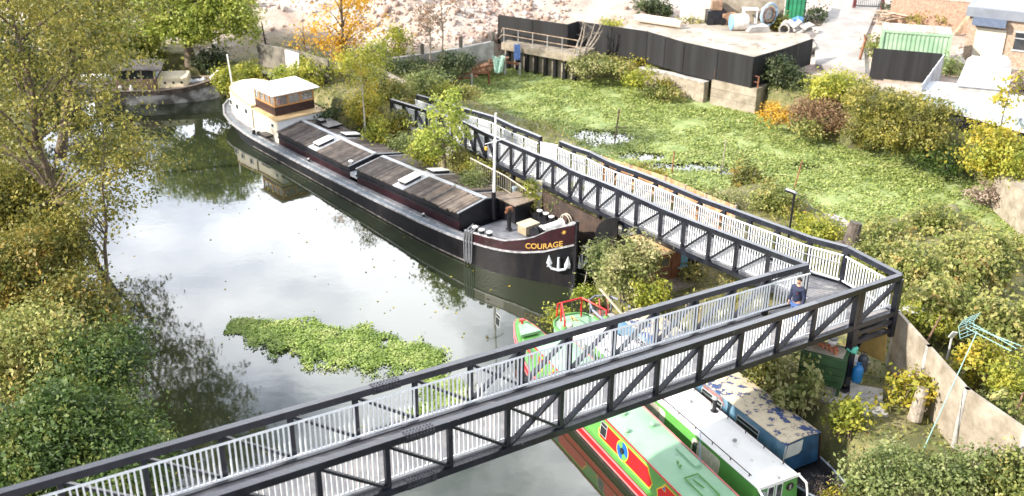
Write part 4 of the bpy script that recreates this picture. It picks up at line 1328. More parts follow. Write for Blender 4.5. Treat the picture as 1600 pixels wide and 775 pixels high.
# --- red and green boat with the pale green roof
rA = R(116.2)
pr = at(947, 652, 1.6)
F1 = BoatF(at(1065.5, 775, 1.6) * 1.0, rA); F1.o.z = 0
F1.o = F1.o - F1.n * .76 - F1.u * 4.2           # centre line, near end out of view
L1 = 16.9
nb1 = thing('narrowboat', 'red and green narrowboat with a blue roundel and a pale green roof', 'narrowboat', tuple(F1(8, 0, 0)), rA)
h1, hb1, hz1, ts1 = boat_hull(F1, L1, 1.98, -.35, .62, nb1, 'hull', NBLACK, endL=3.0, endR=.8, blunt=.5, sheer=.55)
m = MB()
for sg in (1, -1):
    vs_ = []
    tt = [t for t in ts1]
    for t in tt:
        b_ = hb1(t); z = hz1(t); vs_ += [F1(t, sg * (b_ + .008), z - .30), F1(t, sg * (b_ + .012), z - .04)]
    m.add(vs_, [(2 * i, 2 * i + 1, 2 * i + 3, 2 * i + 2) for i in range(len(tt) - 1)])
m.build('hull_band', NRED, nb1)
m = MB()
for sg in (1, -1):
    for z_, r_ in ((-.02, .035), (-.34, .03)):
        m.tube([F1(t, sg * (hb1(t) + .02), hz1(t) + z_) for t in ts1[:-1]], r_, 6)
m.build('rubbing_strake', NPINK, nb1)
m = MB(); tt = [t for t in ts1 if t <= L1 - 3.0] + [L1 - 3.0]
vs_ = []
for t in ts1: vs_ += [F1(t, hb1(t) - .02, hz1(t) + .012), F1(t, -hb1(t) + .02, hz1(t) + .012)]
m.add(vs_, [(2 * i, 2 * i + 1, 2 * i + 3, 2 * i + 2) for i in range(len(ts1) - 1)]); m.build('gunwale', NGREEN, nb1)
CB1 = (.86, .76, .64, 1.58)
cab1, roof1 = cabin(F1, .6, 14.0, CB1[0], CB1[1], CB1[2], CB1[3], nb1, NGREEN, ROOFG)
for sg in (1, -1):
    m = MB(); m.tube([F1(.6, sg * .79, 1.60), F1(14.0, sg * .79, 1.60)], .028, 6); m.build('handrail', NRED if sg > 0 else NPINK, roof1)
def panel(ta, tb, curl=True, edge=.05):
    # red panel with a yellow line round it on the river side; ends are scooped
    def outline(g):
        a, b_ = ta + g, tb - g; lo, hi = .14 + g * .9, .86 - g * .9
        p = [(a, lo), (a + .05, .5), (a, hi)] if not curl else [(a + .10, lo), (a, (lo + hi) * .42), (a + .28, hi * .86), (a + .34, hi)]
        q = [(b_ - .34, hi), (b_ - .28, hi * .86), (b_, (lo + hi) * .42), (b_ - .10, lo)] if curl else [(b_, hi), (b_ - .05, .5), (b_, lo)]
        return p + q
    f = side_poly(F1, outline(0), CB1[2], CB1[3], CB1[0], CB1[1], 1, .008, 'coach_line', NYEL, cab1)
    side_poly(F1, outline(.045), CB1[2], CB1[3], CB1[0], CB1[1], 1, .013, 'red_panel', NRED, cab1)
# positions along the boat of what the photograph shows
def tpos(F_, px, py, z): return (at(px, py, z) - F_.o).dot(F_.u)
tw0 = tpos(F1, 950, 672, 1.2); tr = tpos(F1, 975.5, 704, 1.1); te = tpos(F1, 1023, 760, 1.0)
panel(te + .08, tw0 + .45)
panel(te - 3.0, te - .15); panel(tw0 + 1.1, tw0 + 4.2); panel(tw0 + 4.6, 13.6)
def porthole(t, f, r, parent):
    c = side_pt(F1, t, f, CB1[2], CB1[3], CB1[0], CB1[1], 1, .02)
    up_ = (side_pt(F1, t, 1, CB1[2], CB1[3], CB1[0], CB1[1], 1, .02) - side_pt(F1, t, 0, CB1[2], CB1[3], CB1[0], CB1[1], 1, .02)).normalized()
    nn = F1.u.cross(up_); nn = nn if nn.dot(F1.n) > 0 else -nn
    def disc(r_, o_, a0=0, a1=2 * math.pi, n=36):
        return [c + nn * o_ + F1.u * r_ * math.cos(a) + up_ * r_ * math.sin(a) for a in np.linspace(a0, a1, n, endpoint=(a1 - a0) < 6.2)]
    m = MB(); m.add(disc(r * 1.1, 0), [tuple(range(36))]); rr = m.build('roundel', NYEL, cab1)
    m = MB(); m.add(disc(r, .004), [tuple(range(36))]); m.build('roundel_field', NBLUE, rr)
    m = MB()
    for a in (R(20), R(200)):
        m.add([c + nn * .008] + disc(r, .008, a, a + R(62), 12), [tuple(range(13))])
    m.build('roundel_quarters', NGREEN, rr)
    m = MB(); m.tube([c + nn * .01, c + nn * .04], r * .32, 20); m.build('porthole_rim', BLACK, rr)
    m = MB(); m.tube([c + nn * .04, c + nn * .046], r * .22, 20); m.build('pane', GLASS, rr)
porthole(tr, .5, .33, cab1)
m = None
# small triangle of blue beside the next panel
side_poly(F1, [(te - .42, .60), (te - .62, .60), (te - .52, .86)], CB1[2], CB1[3], CB1[0], CB1[1], 1, .018, 'pennant', NYEL, cab1)
side_poly(F1, [(te - .45, .62), (te - .59, .62), (te - .52, .80)], CB1[2], CB1[3], CB1[0], CB1[1], 1, .022, 'pennant', NBLUE, cab1)
def nb_window(F_, CB, t, w, f0, f1, parent, frame, glass, sg=1, bars=1, zt_=None):
    zt_ = zt_ or CB[3]
    f = side_poly(F_, [(t - w / 2, f0), (t + w / 2, f0), (t + w / 2, f1), (t - w / 2, f1)], CB[2], zt_, CB[0], CB[1], sg, .022, 'window', frame, parent)
    g = .035; k = g / (zt_ - CB[2]); mid = f1 - (f1 - f0) * .30
    if bars:
        side_poly(F_, [(t - w / 2 + g, f0 + k), (t + w / 2 - g, f0 + k), (t + w / 2 - g, mid - k / 2), (t - w / 2 + g, mid - k / 2)], CB[2], zt_, CB[0], CB[1], sg, .028, 'pane', glass, f)
        side_poly(F_, [(t - w / 2 + g, mid + k / 2), (t + w / 2 - g, mid + k / 2), (t + w / 2 - g, f1 - k), (t - w / 2 + g, f1 - k)], CB[2], zt_, CB[0], CB[1], sg, .028, 'vent_pane', glass, f)
    else:
        side_poly(F_, [(t - w / 2 + g, f0 + k), (t + w / 2 - g, f0 + k), (t + w / 2 - g, f1 - k), (t - w / 2 + g, f1 - k)], CB[2], zt_, CB[0], CB[1], sg, .028, 'pane', glass, f)
    return f
for dt in (0, 3.3, 6.0, 8.4):
    nb_window(F1, CB1, tw0 + .12 + dt, .42, .28, .85, cab1, GALV, GLASS)
# roof fittings
def mushroom(F_, t, c, z, matl, parent, r=.1):
    m = MB(); m.lathe(F_(t, c, z), [(r * .5, 0), (r * .5, .05), (r, .06), (r * .9, .09), (r * .3, .12)], 14); m.build('roof_vent', matl, parent, smooth=True)
for px, py in ((979, 673), (1020, 663), (975, 646)):
    p = at(px, py, 1.68) - F1.o; mushroom(F1, p.dot(F1.u), p.dot(F1.n), 1.64, ROOFG, roof1, .11)
for px, py in ((1059, 723), (1063, 729)):
    p = at(px, py, 1.68) - F1.o; mushroom(F1, p.dot(F1.u), p.dot(F1.n), 1.64, NGREEN, roof1, .05)
p = at(1079, 716, 1.68) - F1.o
m = MB(); m.box(F1(p.dot(F1.u) + .1, p.dot(F1.n), 1.66), (1.1, .28, .1), rA); m.build('roof_box', ROOFG, roof1, bevel=.02)
p = at(1096, 760, 1.68) - F1.o
m = MB()
tt_, cc_ = p.dot(F1.u), p.dot(F1.n)
for a, b_ in (((.55, .25), (.55, -.25)), ((.55, -.25), (-.6, -.25)), ((-.6, -.25), (-.6, .25)), ((-.6, .25), (.55, .25)), ((.35, .05), (-.1, -.02))):
    m.bar(F1(tt_ + a[0], cc_ + a[1], 1.70), F1(tt_ + b_[0], cc_ + b_[1], 1.70), .03, .04)
m.build('hatch_slide', NGREEN, roof1)
# bow well with red seats and T stud
m = MB(); m.prism([tuple(F1(a, b_, 0)[:2]) for a, b_ in ((14.15, .6), (15.5, .35), (15.5, -.35), (14.15, -.6))], .66, .72); wl2 = m.build('well_deck', ROOFG, nb1)
m = MB()
for a, b_ in (((14.1, .66), (15.6, .38)), ((15.6, .38), (15.6, -.38)), ((15.6, -.38), (14.1, -.66))): m.bar(F1(a[0], a[1], .80), F1(b_[0], b_[1], .82), .05, .1)
m.build('well_coaming', NRED, nb1)
m = MB(); m.lathe(F1(16.55, 0, 1.1), [(.05, 0), (.05, .16), (.09, .17), (.09, .2)], 10); m.bar(F1(16.55, -.14, 1.24), F1(16.55, .14, 1.24), .05, .05); m.build('t_stud', NRED, nb1)
m = MB(); m.tube([F1(16.8, 0, 1.15), F1(17.05, 0, 1.0), F1(17.0, 0, .6)], .05, 8); m.build('bow_fender', mat('orange_rope_fender', (.5, .2, .05), .9), nb1)
m = MB(); m.prism([tuple(F1(a, b_, 0)[:2]) for a, b_ in ((15.75, .45), (16.8, .08), (16.8, -.08), (15.75, -.45))], .98, 1.09); m.build('foredeck', ROOFG, nb1)

# --- green boat with the white roof
F2A = R(117.5)
q = (at(1187, 763, 1.62) + at(1245, 740.6, 1.62)) / 2
F2 = BoatF((q.x, q.y, 0), F2A)
Lw = (at(905, 489, 1.3) - F2.o).dot(F2.u)
nb2 = thing('narrowboat', 'green narrowboat with a long white roof and maroon handrails moored between two others', 'narrowboat', tuple(F2(5, 0, 0)), F2A)
F2h = BoatF(F2(-1.3, 0, 0), F2A)
h2, hb2, hz2, ts2 = boat_hull(F2h, Lw + 1.3 + .6, 1.95, -.35, .6, nb2, 'hull', NBLACK, endL=1.0, endR=.9, blunt=.45, sheer=.1)
vs_ = []
for t in ts2: vs_ += [F2h(t, hb2(t) - .01, hz2(t) + .012), F2h(t, -hb2(t) + .01, hz2(t) + .012)]
m = MB(); m.add(vs_, [(2 * i, 2 * i + 1, 2 * i + 3, 2 * i + 2) for i in range(len(ts2) - 1)]); m.build('gunwale', NGREEN, nb2)
CB2 = (.88, .77, .62, 1.60)
tE = Lw - 2.9
WROOF = mat('white_boat_roof', (.84, .84, .82), .4, .04, 1.2, .02)
speckle(WROOF, 4.0, .70, (.62, .60, .55))
cab2, roof2 = cabin(F2, 0, tE, CB2[0], CB2[1], CB2[2], CB2[3], nb2, NGREEN, WROOF)
m = MB(); m.prism([tuple(F2(a, b_, 0)[:2]) for a, b_ in ((-.06, -.82), (-.02, -.82), (-.02, .82), (-.06, .82))], 1.56, 1.67); m.build('roof_fascia', WROOF, roof2)
for c in (.66, -.70):
    m = MB(); m.tube([F2(.5, c, 1.72), F2(tE - .3, c, 1.72)], .016, 6)
    for i in range(10): tq = .6 + (tE - 1.2) * i / 9; m.tube([F2(tq, c, 1.62), F2(tq, c, 1.72)], .018, 6)
    m.build('handrail', MAROON, roof2)
def rounded(t, w, f0, f1, sg=1):
    out = []
    r = .16; fr = r / 1.0
    for (cx, cf, a0) in ((t + w / 2 - r, f1 - fr, 0), (t - w / 2 + r, f1 - fr, 90), (t - w / 2 + r, f0 + fr, 180), (t + w / 2 - r, f0 + fr, 270)):
        for k in range(5): a = R(a0 + 22.5 * k); out.append((cx + r * math.cos(a), cf + fr * math.sin(a)))
    return out
for px, py in ((1105, 713), (1017, 634)):
    t = tpos(F2, px, py, 1.1)
    f = side_poly(F2, rounded(t, 1.5, .18, .84), CB2[2], CB2[3], CB2[0], CB2[1], 1, .01, 'window', mat('cream_window_frame', (.60, .55, .46), .5, .1, 3), cab2)
    side_poly(F2, rounded(t, 1.38, .22, .80), CB2[2], CB2[3], CB2[0], CB2[1], 1, .018, 'curtain', CURT, f)
    side_poly(F2, [(t + .44, .26), (t + .66, .34), (t + .66, .70), (t + .44, .76)], CB2[2], CB2[3], CB2[0], CB2[1], 1, .024, 'pane', GLASS, f)
for t in (tE - 1.6, tE - 4.0):
    f = side_poly(F2, rounded(t, 1.5, .18, .84), CB2[2], CB2[3], CB2[0], CB2[1], 1, .01, 'window', MATS['cream_window_frame'], cab2)
    side_poly(F2, rounded(t, 1.38, .22, .80), CB2[2], CB2[3], CB2[0], CB2[1], 1, .018, 'curtain', CURT, f)
# front bulkhead with glazed doors
m = MB()
for c in (.28, -.05): m.box(F2(-.015, c, 1.12), (.03, .27, .84), F2A)
dr = m.build('front_door', WHITEP, cab2)
m = MB()
for c in (.28, -.05): m.box(F2(-.035, c, 1.18), (.015, .19, .62), F2A)
m.build('door_pane', GLASS, dr)
m = MB(); m.tube([F2(-.02, -.5, 1.25), F2(-.04, -.5, 1.25)], .14, 18); ph = m.build('porthole', MAROON, cab2)
m = MB(); m.tube([F2(-.04, -.5, 1.25), F2(-.046, -.5, 1.25)], .1, 18); m.build('pane', GLASS, ph)
m = MB(); m.tube([F2(-.10, .62, 1.38), F2(-.03, .62, 1.38)], .10, 14); m.build('headlamp', GALV, cab2)
for sg in (1, -1):
    m = MB(); m.tube([F2(-.05, sg * .80, 1.6), F2(-.35, sg * .84, 1.5), F2(-.42, sg * .88, 1.1), F2(-.42, sg * .9, .65)], .035, 8); m.build('cratch_frame', WHITEP, nb2)
m = MB(); m.prism([tuple(F2(a, b_, 0)[:2]) for a, b_ in ((-1.1, .55), (-.02, .8), (-.02, -.8), (-1.1, -.55))], .612, .64); m.build('well_deck', mat('grey_well_deck', (.25, .26, .27), .8), nb2)
for px, py in ((1079, 627), (1148, 688), (1215, 746)):
    p = at(px, py, 1.72) - F2.o; mushroom(F2, p.dot(F2.u), p.dot(F2.n), 1.66, mat('grey_vent', (.25, .26, .28), .5), roof2, .075)
p = at(1116, 640, 1.7) - F2.o
m = MB(); m.lathe(F2(p.dot(F2.u), p.dot(F2.n), 1.62), [(.15, 0), (.13, .05), (.075, .06), (.075, .42), (.095, .44), (.095, .5)], 14); fl = m.build('stove_flue', BLACK, roof2)
m = MB(); m.lathe(F2(p.dot(F2.u), p.dot(F2.n), 2.12), [(.09, 0), (.13, .05), (.02, .1)], 12); m.build('flue_cowl', GALV, fl)
# white engine boxes and the far green stern with its red rails
CREAMB = mat('white_engine_box', (.80, .80, .78), .5, .04, 2)
for (a, b_, h_) in ((tE + .15, tE + 1.0, 1.35), (tE + 1.15, tE + 2.1, 1.25)):
    m = MB(); m.prism([tuple(F2(p, q_, 0)[:2]) for p, q_ in ((a, .7), (b_, .7), (b_, -.7), (a, -.7))], .62, h_); m.build('engine_box', CREAMB, nb2, bevel=.02)
st = [(tE + 2.2 + x, y) for x, y in ((0, .95), (.6, .93), (.95, .75), (1.2, .4), (1.28, 0), (1.2, -.4), (.95, -.75), (.6, -.93), (0, -.95))]
m = MB(); m.prism([tuple(F2(a, b_, 0)[:2]) for a, b_ in st], .62, 1.0); m.build('stern_deck', ROOFG, nb2)
m = MB(); m.tube([F2(a, b_, 1.02) for a, b_ in st], .05, 8); m.build('stern_rim', NGREEN, nb2)
m = MB()
rr = [F2(tE + 1.9, 1.0, 1.0), F2(tE + 1.9, .98, 1.75), F2(tE + 3.1, .45, 1.85), F2(tE + 3.1, -.5, 1.85), F2(tE + 1.9, -.95, 1.75), F2(tE + 1.9, -.95, 1.0)]
m.tube(rr, .04, 8)
for p in (rr[2], rr[3]): m.tube([p, p - Vector((0, 0, .85))], .035, 8)
m.tube([rr[2], rr[2] + F2.u * .3 - Vector((0, 0, .2)), rr[2] + F2.u * .35 - Vector((0, 0, .8))], .035, 8)
m.build('tiller_rail', NRED, nb2)
for p in (rr[0], rr[5]):
    m = MB(); m.lathe(p + Vector((0, 0, 0)), [(.12, -.1), (.12, .45), (.09, .5)], 12); m.build('rail_socket', NGREEN, nb2)
m = MB(); m.lathe(F2(tE + 2.3, .5, 1.0), [(.13, 0), (.13, .25), (.08, .3)], 12); m.build('gas_regulator', GALV, nb2)
m = MB(); m.tube([F2(tE + 2.9, 0, 1.0), F2(tE + 2.9, .1, 1.25), F2(tE + 2.2, .2, 1.4)], .03, 8); m.build('tiller', mat('orange_brass', (.5, .25, .08), .4), nb2)

# --- blue boat with the peeling roof
F3A = R(118.6)
q = (at(1228.5, 693.5, 1.9) + at(1280, 674, 1.9)) / 2
F3 = BoatF((q.x, q.y, 0), F3A)
nb3 = thing('cabin_boat', 'worn blue cabin boat with cream paint peeling off its roof', 'boat', tuple(F3(4, 0, 0)), F3A)
BLUEH = mat('weathered_blue_paint', (.05, .13, .22), .55, .3, 1.6, .1, color2=(.13, .23, .32))
BLUED = mat('deep_blue_paint', (.012, .06, .14), .5, .25, 2, .1)
m_ = bpy.data.materials.new('peeling_roof_paint'); m_.use_nodes = True; MATS['peel'] = m_
_n, _l = m_.node_tree.nodes, m_.node_tree.links; _b = _n['Principled BSDF']; _b.inputs['Roughness'].default_value = .8
_t = _n.new('ShaderNodeTexCoord'); _q = _n.new('ShaderNodeTexNoise'); _q.inputs['Scale'].default_value = 2.6; _q.inputs['Detail'].default_value = 9; _q.inputs['Roughness'].default_value = .72
_q3 = _n.new('ShaderNodeTexNoise'); _q3.inputs['Scale'].default_value = .55; _q3.inputs['Detail'].default_value = 2
_ad = _n.new('ShaderNodeMath'); _ad.operation = 'MULTIPLY_ADD'; _ad.inputs[1].default_value = .45
_l.new(_t.outputs['Object'], _q.inputs['Vector']); _l.new(_t.outputs['Object'], _q3.inputs['Vector'])
_l.new(_q3.outputs['Fac'], _ad.inputs[0]); _l.new(_q.outputs['Fac'], _ad.inputs[2])
_r = _n.new('ShaderNodeValToRGB'); _r.color_ramp.interpolation = 'LINEAR'
_e = _r.color_ramp.elements; _e[0].position = .0; _e[0].color = (.50, .42, .29, 1); _e[1].position = .83; _e[1].color = (.03, .06, .17, 1)
for p_, c_ in ((.60, (.60, .52, .38)), (.745, (.50, .43, .31)), (.758, (.24, .17, .12)), (.77, (.06, .09, .19))):
    x = _e.new(p_); x.color = (*c_, 1)
_l.new(_ad.outputs[0], _r.inputs['Fac']); _l.new(_r.outputs['Color'], _b.inputs['Base Color'])
L3 = 11.0
F3h = BoatF(F3(-2.6, 0, 0), F3A)
def b3(t):
    if t < 2.6: return .95 * (max(0, t / 2.6)) ** .42 + .02
    return .97
ts = [0, .08, .25, .55, 1, 1.6, 2.2, 2.8, 5, 8, 11, 13.2]
m = MB(); vs_ = []
for t in ts: vs_ += [F3h(t, b3(t) * .9, -.3), F3h(t, b3(t), .78), F3h(t, b3(t) - .05, .78), F3h(t, b3(t) - .06, .35), F3h(t, -b3(t) + .06, .35), F3h(t, -b3(t) + .05, .78), F3h(t, -b3(t), .78), F3h(t, -b3(t) * .9, -.3)]
fs = []
for i in range(len(ts) - 1):
    for j in range(8): fs.append((8 * i + j, 8 * i + (j + 1) % 8, 8 * i + 8 + (j + 1) % 8, 8 * i + 8 + j))
fs += [(0, 1, 2, 3, 4, 5, 6, 7), tuple(8 * (len(ts) - 1) + j for j in range(8))]
m.add(vs_, fs); m.build('hull', mat('dull_black_grp', (.03, .032, .04), .45, .3, 2, .1), nb3)
m = MB()
for sg in (1, -1): m.tube([F3h(t, sg * (b3(t) - .01), .80) for t in ts], .035, 8)
m.build('gunwale', mat('grey_blue_gunwale', (.16, .19, .24), .5, .2, 3), nb3)
CB3 = (.86, .70, .70, 1.88)
cab3, roof3 = cabin(F3, 0, 9.6, CB3[0], CB3[1], CB3[2], CB3[3], nb3, BLUEH, m_, camber=.10, over=.05)
m = MB(); m.add([F3(-.01, .85, .71), F3(-.01, .69, 1.87), F3(-.01, -.69, 1.87), F3(-.01, -.85, .71)], [(0, 1, 2, 3)]); m.build('front_panel', BLUED, cab3)
m = MB(); m.add([F3(-.02, .70, 1.30), F3(-.02, .62, 1.80), F3(-.02, -.02, 1.84), F3(-.02, .0, 1.42), F3(-.02, .1, 1.32)], [(0, 1, 2, 3, 4)]); m.build('front_window', mat('dusty_screen', (.52, .54, .54), .35, .08, 2), cab3)
m = MB(); m.bar(F3(-.03, .82, .75), F3(-.03, .71, 1.85), .04, .04); m.build('corner_post', LIGHTG, cab3)
m = MB(); m.bar(F3(-.03, -.86, .75), F3(-.03, -.74, 1.85), .04, .04); m.build('corner_post', MAROON, cab3)
for px, py in ((1175, 669), (1119, 625)):
    t = tpos(F3, px, py, 1.35)
    nb_window(F3, CB3, t, 1.15, .36, .80, cab3, LIGHTG, GLASS)
for t in (8.2,): nb_window(F3, CB3, t, 1.0, .36, .80, cab3, LIGHTG, GLASS)
side_poly(F3, [(3.0, .72), (4.1, .72), (4.3, .9), (3.2, .92)], CB3[2], CB3[3], CB3[0], CB3[1], 1, .008, 'rust_patch', mat('pinkish_rust', (.26, .13, .13), .8, .3, 3), cab3)
# plants in the bow
c = F3(-1.25, 0, .35)
P_, N_ = clump_points([((c.x, c.y, .62), (.55, .6, .28))], 500, clump=14, spread=.12)
bp_ = thing('bow_plant', 'dry straggly plants heaped in the bow of the worn blue boat', 'plant', tuple(c)); quads_mesh('foliage', leaves_at(P_, N_, .10, .3), LM['twig'], bp_)
c = F3(-1.75, .12, .35)
P_, N_ = clump_points([((c.x, c.y, .75), (.34, .32, .18))], 420, clump=14, spread=.1)
bp_ = thing('bow_plant', 'bright yellow plant spilling over the bow of the worn blue boat', 'plant', tuple(c)); quads_mesh('foliage', leaves_at(P_, N_, .12, .35), LM['yellow'], bp_)
# its open stern beyond the span
SH = mat('dull_blue_grey_hoop', (.20, .22, .30), .5, .2, 3)
tq = tpos(F3, 985, 475, 1.0)
m = MB(); m.tube([F3(tq - 1.8, .75, 1.15), F3(tq + .0, .72, 1.2), F3(tq + .7, .45, 1.25), F3(tq + .9, 0, 1.25), F3(tq + .7, -.5, 1.25), F3(tq, -.8, 1.2), F3(tq - 1.8, -.85, 1.15)], .05, 10); hoop = m.build('stern_hoop', SH, nb3)
m = MB()
for a, b_ in ((tq - 1.0, .74), (tq + .5, .5), (tq + .5, -.55), (tq - 1.0, -.82)): m.tube([F3(a, b_, .6), F3(a, b_, 1.2)], .03, 6)
m.build('hoop_leg', SH, nb3)
m = MB(); m.prism([tuple(F3(a, b_, 0)[:2]) for a, b_ in ((tq - 2.0, .8), (tq + .6, .5), (tq + .75, 0), (tq + .6, -.5), (tq - 2.0, -.85))], .45, .62); m.build('stern_deck', mat('brown_boards', (.17, .12, .09), .9, .3, 4), nb3)
m = MB(); m.box(F3(tq - .4, .1, .78), (.5, .5, .3), F3A); m.build('engine_cover', GALV, nb3)
m = MB(); m.bar(F3(tq + .9, -.2, 1.55), F3(tq - .7, -.35, 1.0), .08, .05); m.build('tiller_plank', mat('pale_plank', (.5, .45, .36), .8), nb3)
for c_ in (.1, -.3):
    m = MB(); m.tube([F3(tq + .3, c_, .62), F3(tq + .45, c_, 1.35)], .035, 8); m.build('red_post', NPINK, nb3)

# bucket and flower pot at the white boat's bow
t_ = thing('bucket', 'blue plastic bucket standing at the bow of the white roofed boat', 'bucket', tuple(F2(-.75, -.1, .64)))
m = MB(); m.lathe(F2(-.75, -.1, .64), [(.13, 0), (.17, .3), (.18, .3), (.16, .28), (.12, .04)], 16); m.build('pail', mat('blue_plastic', (.04, .20, .42), .4), t_)
m = MB(); m.tube([F2(-.75 + .17 * math.cos(a), -.1 + .17 * math.sin(a), .95 + .05 * math.sin(a)) for a in np.linspace(0, 3.14, 10)], .008, 6); m.build('handle', GALV, t_)
c = F2(-.85, -.45, .64)
m = MB(); m.blob(c + Vector((0, 0, .12)), (.17, .12, .1), 5, .4); m.blob(c + Vector((.12, .08, .2)), (.09, .08, .07), 8, .4)
solo('red_cloth_heap', m, mat('bright_red_cloth', (.60, .05, .05), .7), 'crumpled bright red cloth beside the blue bucket', 'cloth')
m = MB(); m.tube([at(1092, 697, 1.75), at(1165, 682, 1.78), (at(1075, 757, 1.75))], .008, 5)
m = MB(); m.tube([F2(4.4, -.60, 1.74), F2(3.0, .76, 1.74), F1(5.2, -.6, 1.72)], .009, 5)
solo('mooring_line', m, mat('blue_rope', (.12, .28, .5), .7), 'thin blue line stretched across the white and the pale green boat roofs', 'rope')
# ------------------------------------------------------------------ the man on the bridge
def skin_mesh(name, verts, edges, radii, material, parent, root=0, sub=2):
    """verts in world coordinates; grown with a Skin modifier and frozen into one mesh"""
    me = bpy.data.meshes.new('tmp'); me.from_pydata([tuple(v) for v in verts], edges, []); me.update()
    o = bpy.data.objects.new('tmp', me); col.objects.link(o)
    sk = o.modifiers.new('skin', 'SKIN'); sk.use_smooth_shade = True
    if not me.skin_vertices: 
        bpy.context.view_layer.update()
    for i, r_ in enumerate(radii):
        sv = me.skin_vertices[0].data[i]; sv.radius = r_ if isinstance(r_, tuple) else (r_, r_); sv.use_root = (i == root)
    s2 = o.modifiers.new('sub', 'SUBSURF'); s2.levels = sub; s2.render_levels = sub
    bpy.context.view_layer.update()
    d = bpy.context.evaluated_depsgraph_get(); d.update()
    nm = bpy.data.meshes.new_from_object(o.evaluated_get(d))
    bpy.data.objects.remove(o); bpy.data.meshes.remove(me)
    nm.name = name
    if parent is not None: nm.transform(ROOTM[root_of(parent).name])
    nm.materials.clear(); nm.materials.append(material)
    for p in nm.polygons: p.use_smooth = True
    q = bpy.data.objects.new(name, nm); col.objects.link(q)
    if parent is not None: q.parent = parent
    return q
def make_person():
    zd = ztop - PH - .05
    k = at(1243, 487, zd + .55)
    base = Vector((k.x, k.y, zd)) 
    f = Vector((-.80, -.60, 0)).normalized()          # the way he faces: along the span, half to the left
    s = Vector((-f.y, f.x, 0))                        # his left
    S = 1.0
    def P(a, b_, z): return base + (f * a + s * b_ + Vector((0, 0, z))) * S
    t = thing('person', 'man in a navy jacket and blue jeans standing on the bridge landing looking left', 'person', tuple(base))
    SK = mat('skin', (.42, .24, .16), .5, .08, 8); NAVY = mat('navy_cloth', (.012, .018, .05), .8, .3, 9, .3); JEAN = mat('jeans', (.05, .10, .26), .85, .2, 14, .2)
    # one body: feet, legs, trunk, arms, neck
    V = [P(0, 0, .95), P(0, 0, 1.12), P(.0, 0, 1.30), P(0, 0, 1.46), P(.0, 0, 1.56), P(.01, 0, 1.62)]
    E_ = [(0, 1), (1, 2), (2, 3), (3, 4), (4, 5)]
    Rr = [(.15, .11), (.14, .11), (.165, .12), (.11, .10), (.055, .055), (.055, .055)]
    for sg in (1, -1):
        n = len(V)
        V += [P(0, sg * .10, .88), P(.02, sg * .11, .50), P(-.01, sg * .11, .10), P(.13, sg * .12, .04)]
        E_ += [(0, n), (n, n + 1), (n + 1, n + 2), (n + 2, n + 3)]; Rr += [.09, .062, .042, .036]
        n = len(V)
        V += [P(0, sg * .19, 1.45), P(-.02, sg * .25, 1.18), P(.06, sg * .26, .95), P(.09, sg * .25, .87)]
        E_ += [(3, n), (n, n + 1), (n + 1, n + 2), (n + 2, n + 3)]; Rr += [.06, .046, .032, .034]
        h = n + 3
        for j, (a, b_, L_) in enumerate(((.035, .0, .075), (.012, .004, .085), (-.012, .004, .08), (-.034, .0, .065))):
            n2 = len(V); V += [P(.09 + a, sg * .25, .83), P(.095 + a, sg * (.25 - b_), .83 - L_)]; E_ += [(h, n2), (n2, n2 + 1)]; Rr += [.011, .009]
        n2 = len(V); V += [P(.13, sg * .235, .85), P(.155, sg * .225, .81)]; E_ += [(h, n2), (n2, n2 + 1)]; Rr += [.012, .010]
    body = skin_mesh('body', V, E_, Rr, SK, t)
    # head
    hd = P(.03, 0, 1.73); fx = (f * .8 + s * .55).normalized(); sx = Vector((-fx.y, fx.x, 0))
    fx = (f * 1.0 - s * .1).normalized(); sx = Vector((-fx.y, fx.x, 0))
    m = MB(); vs_ = []; fs = []; NU, NV = 20, 14
    for i in range(NV + 1):
        th = math.pi * i / NV
        for j in range(NU):
            ph_ = 2 * math.pi * j / NU
            x, y, z = math.sin(th) * math.cos(ph_), math.sin(th) * math.sin(ph_), math.cos(th)
            w_ = .075 * (1 - .18 * max(0, -z)); l_ = .098 * (1 - .12 * max(0, -z))
            xx = x * l_
            if x > .8 and -.35 < z < .15: xx += .022 * (1 - abs(z + .12) * 2.5) * (x - .8) * 5       # nose
            if x > .5 and .12 < z < .32: xx -= .006                                                   # eye sockets
            vs_.append(hd + fx * xx + sx * y * w_ + Vector((0, 0, z * .125)))
    for i in range(NV):
        for j in range(NU): fs.append((i * NU + j, i * NU + (j + 1) % NU, (i + 1) * NU + (j + 1) % NU, (i + 1) * NU + j))
    m.add(vs_, fs)
    for sg in (1, -1): m.blob(hd + sx * sg * .077 + fx * -.005 + Vector((0, 0, -.005)), (.018, .012, .032), 2, .1)
    head = m.build('head', SK, t, smooth=True)
    m = MB()
    for sg in (1, -1): m.blob(hd + fx * .086 + sx * sg * .03 + Vector((0, 0, .02)), (.009, .013, .007), 1, 0)
    m.build('eyes', mat('dark_eye', (.02, .015, .01), .3), head)
    m = MB(); m.blob(hd + fx * .088 + Vector((0, 0, -.058)), (.008, .024, .007), 1, 0); m.build('mouth', mat('lips', (.30, .11, .09), .5), head)
    m = MB()
    vs_ = []
    for i in range(7):
        th = math.pi * .52 * i / 6
        for j in range(16):
            ph_ = 2 * math.pi * j / 16
            x, y, z = math.sin(th) * math.cos(ph_), math.sin(th) * math.sin(ph_), math.cos(th)
            if x > .35 and z < .45: z = max(z, .42)
            vs_.append(hd + fx * (x * .106 - .006) + sx * y * .084 + Vector((0, 0, z * .135 + .003)))
    m.add(vs_, [(i * 16 + j, i * 16 + (j + 1) % 16, (i + 1) * 16 + (j + 1) % 16, (i + 1) * 16 + j) for i in range(6) for j in range(16)])
    m.build('hair', mat('black_hair', (.012, .010, .009), .6, .2, 30, .4), t, smooth=True)
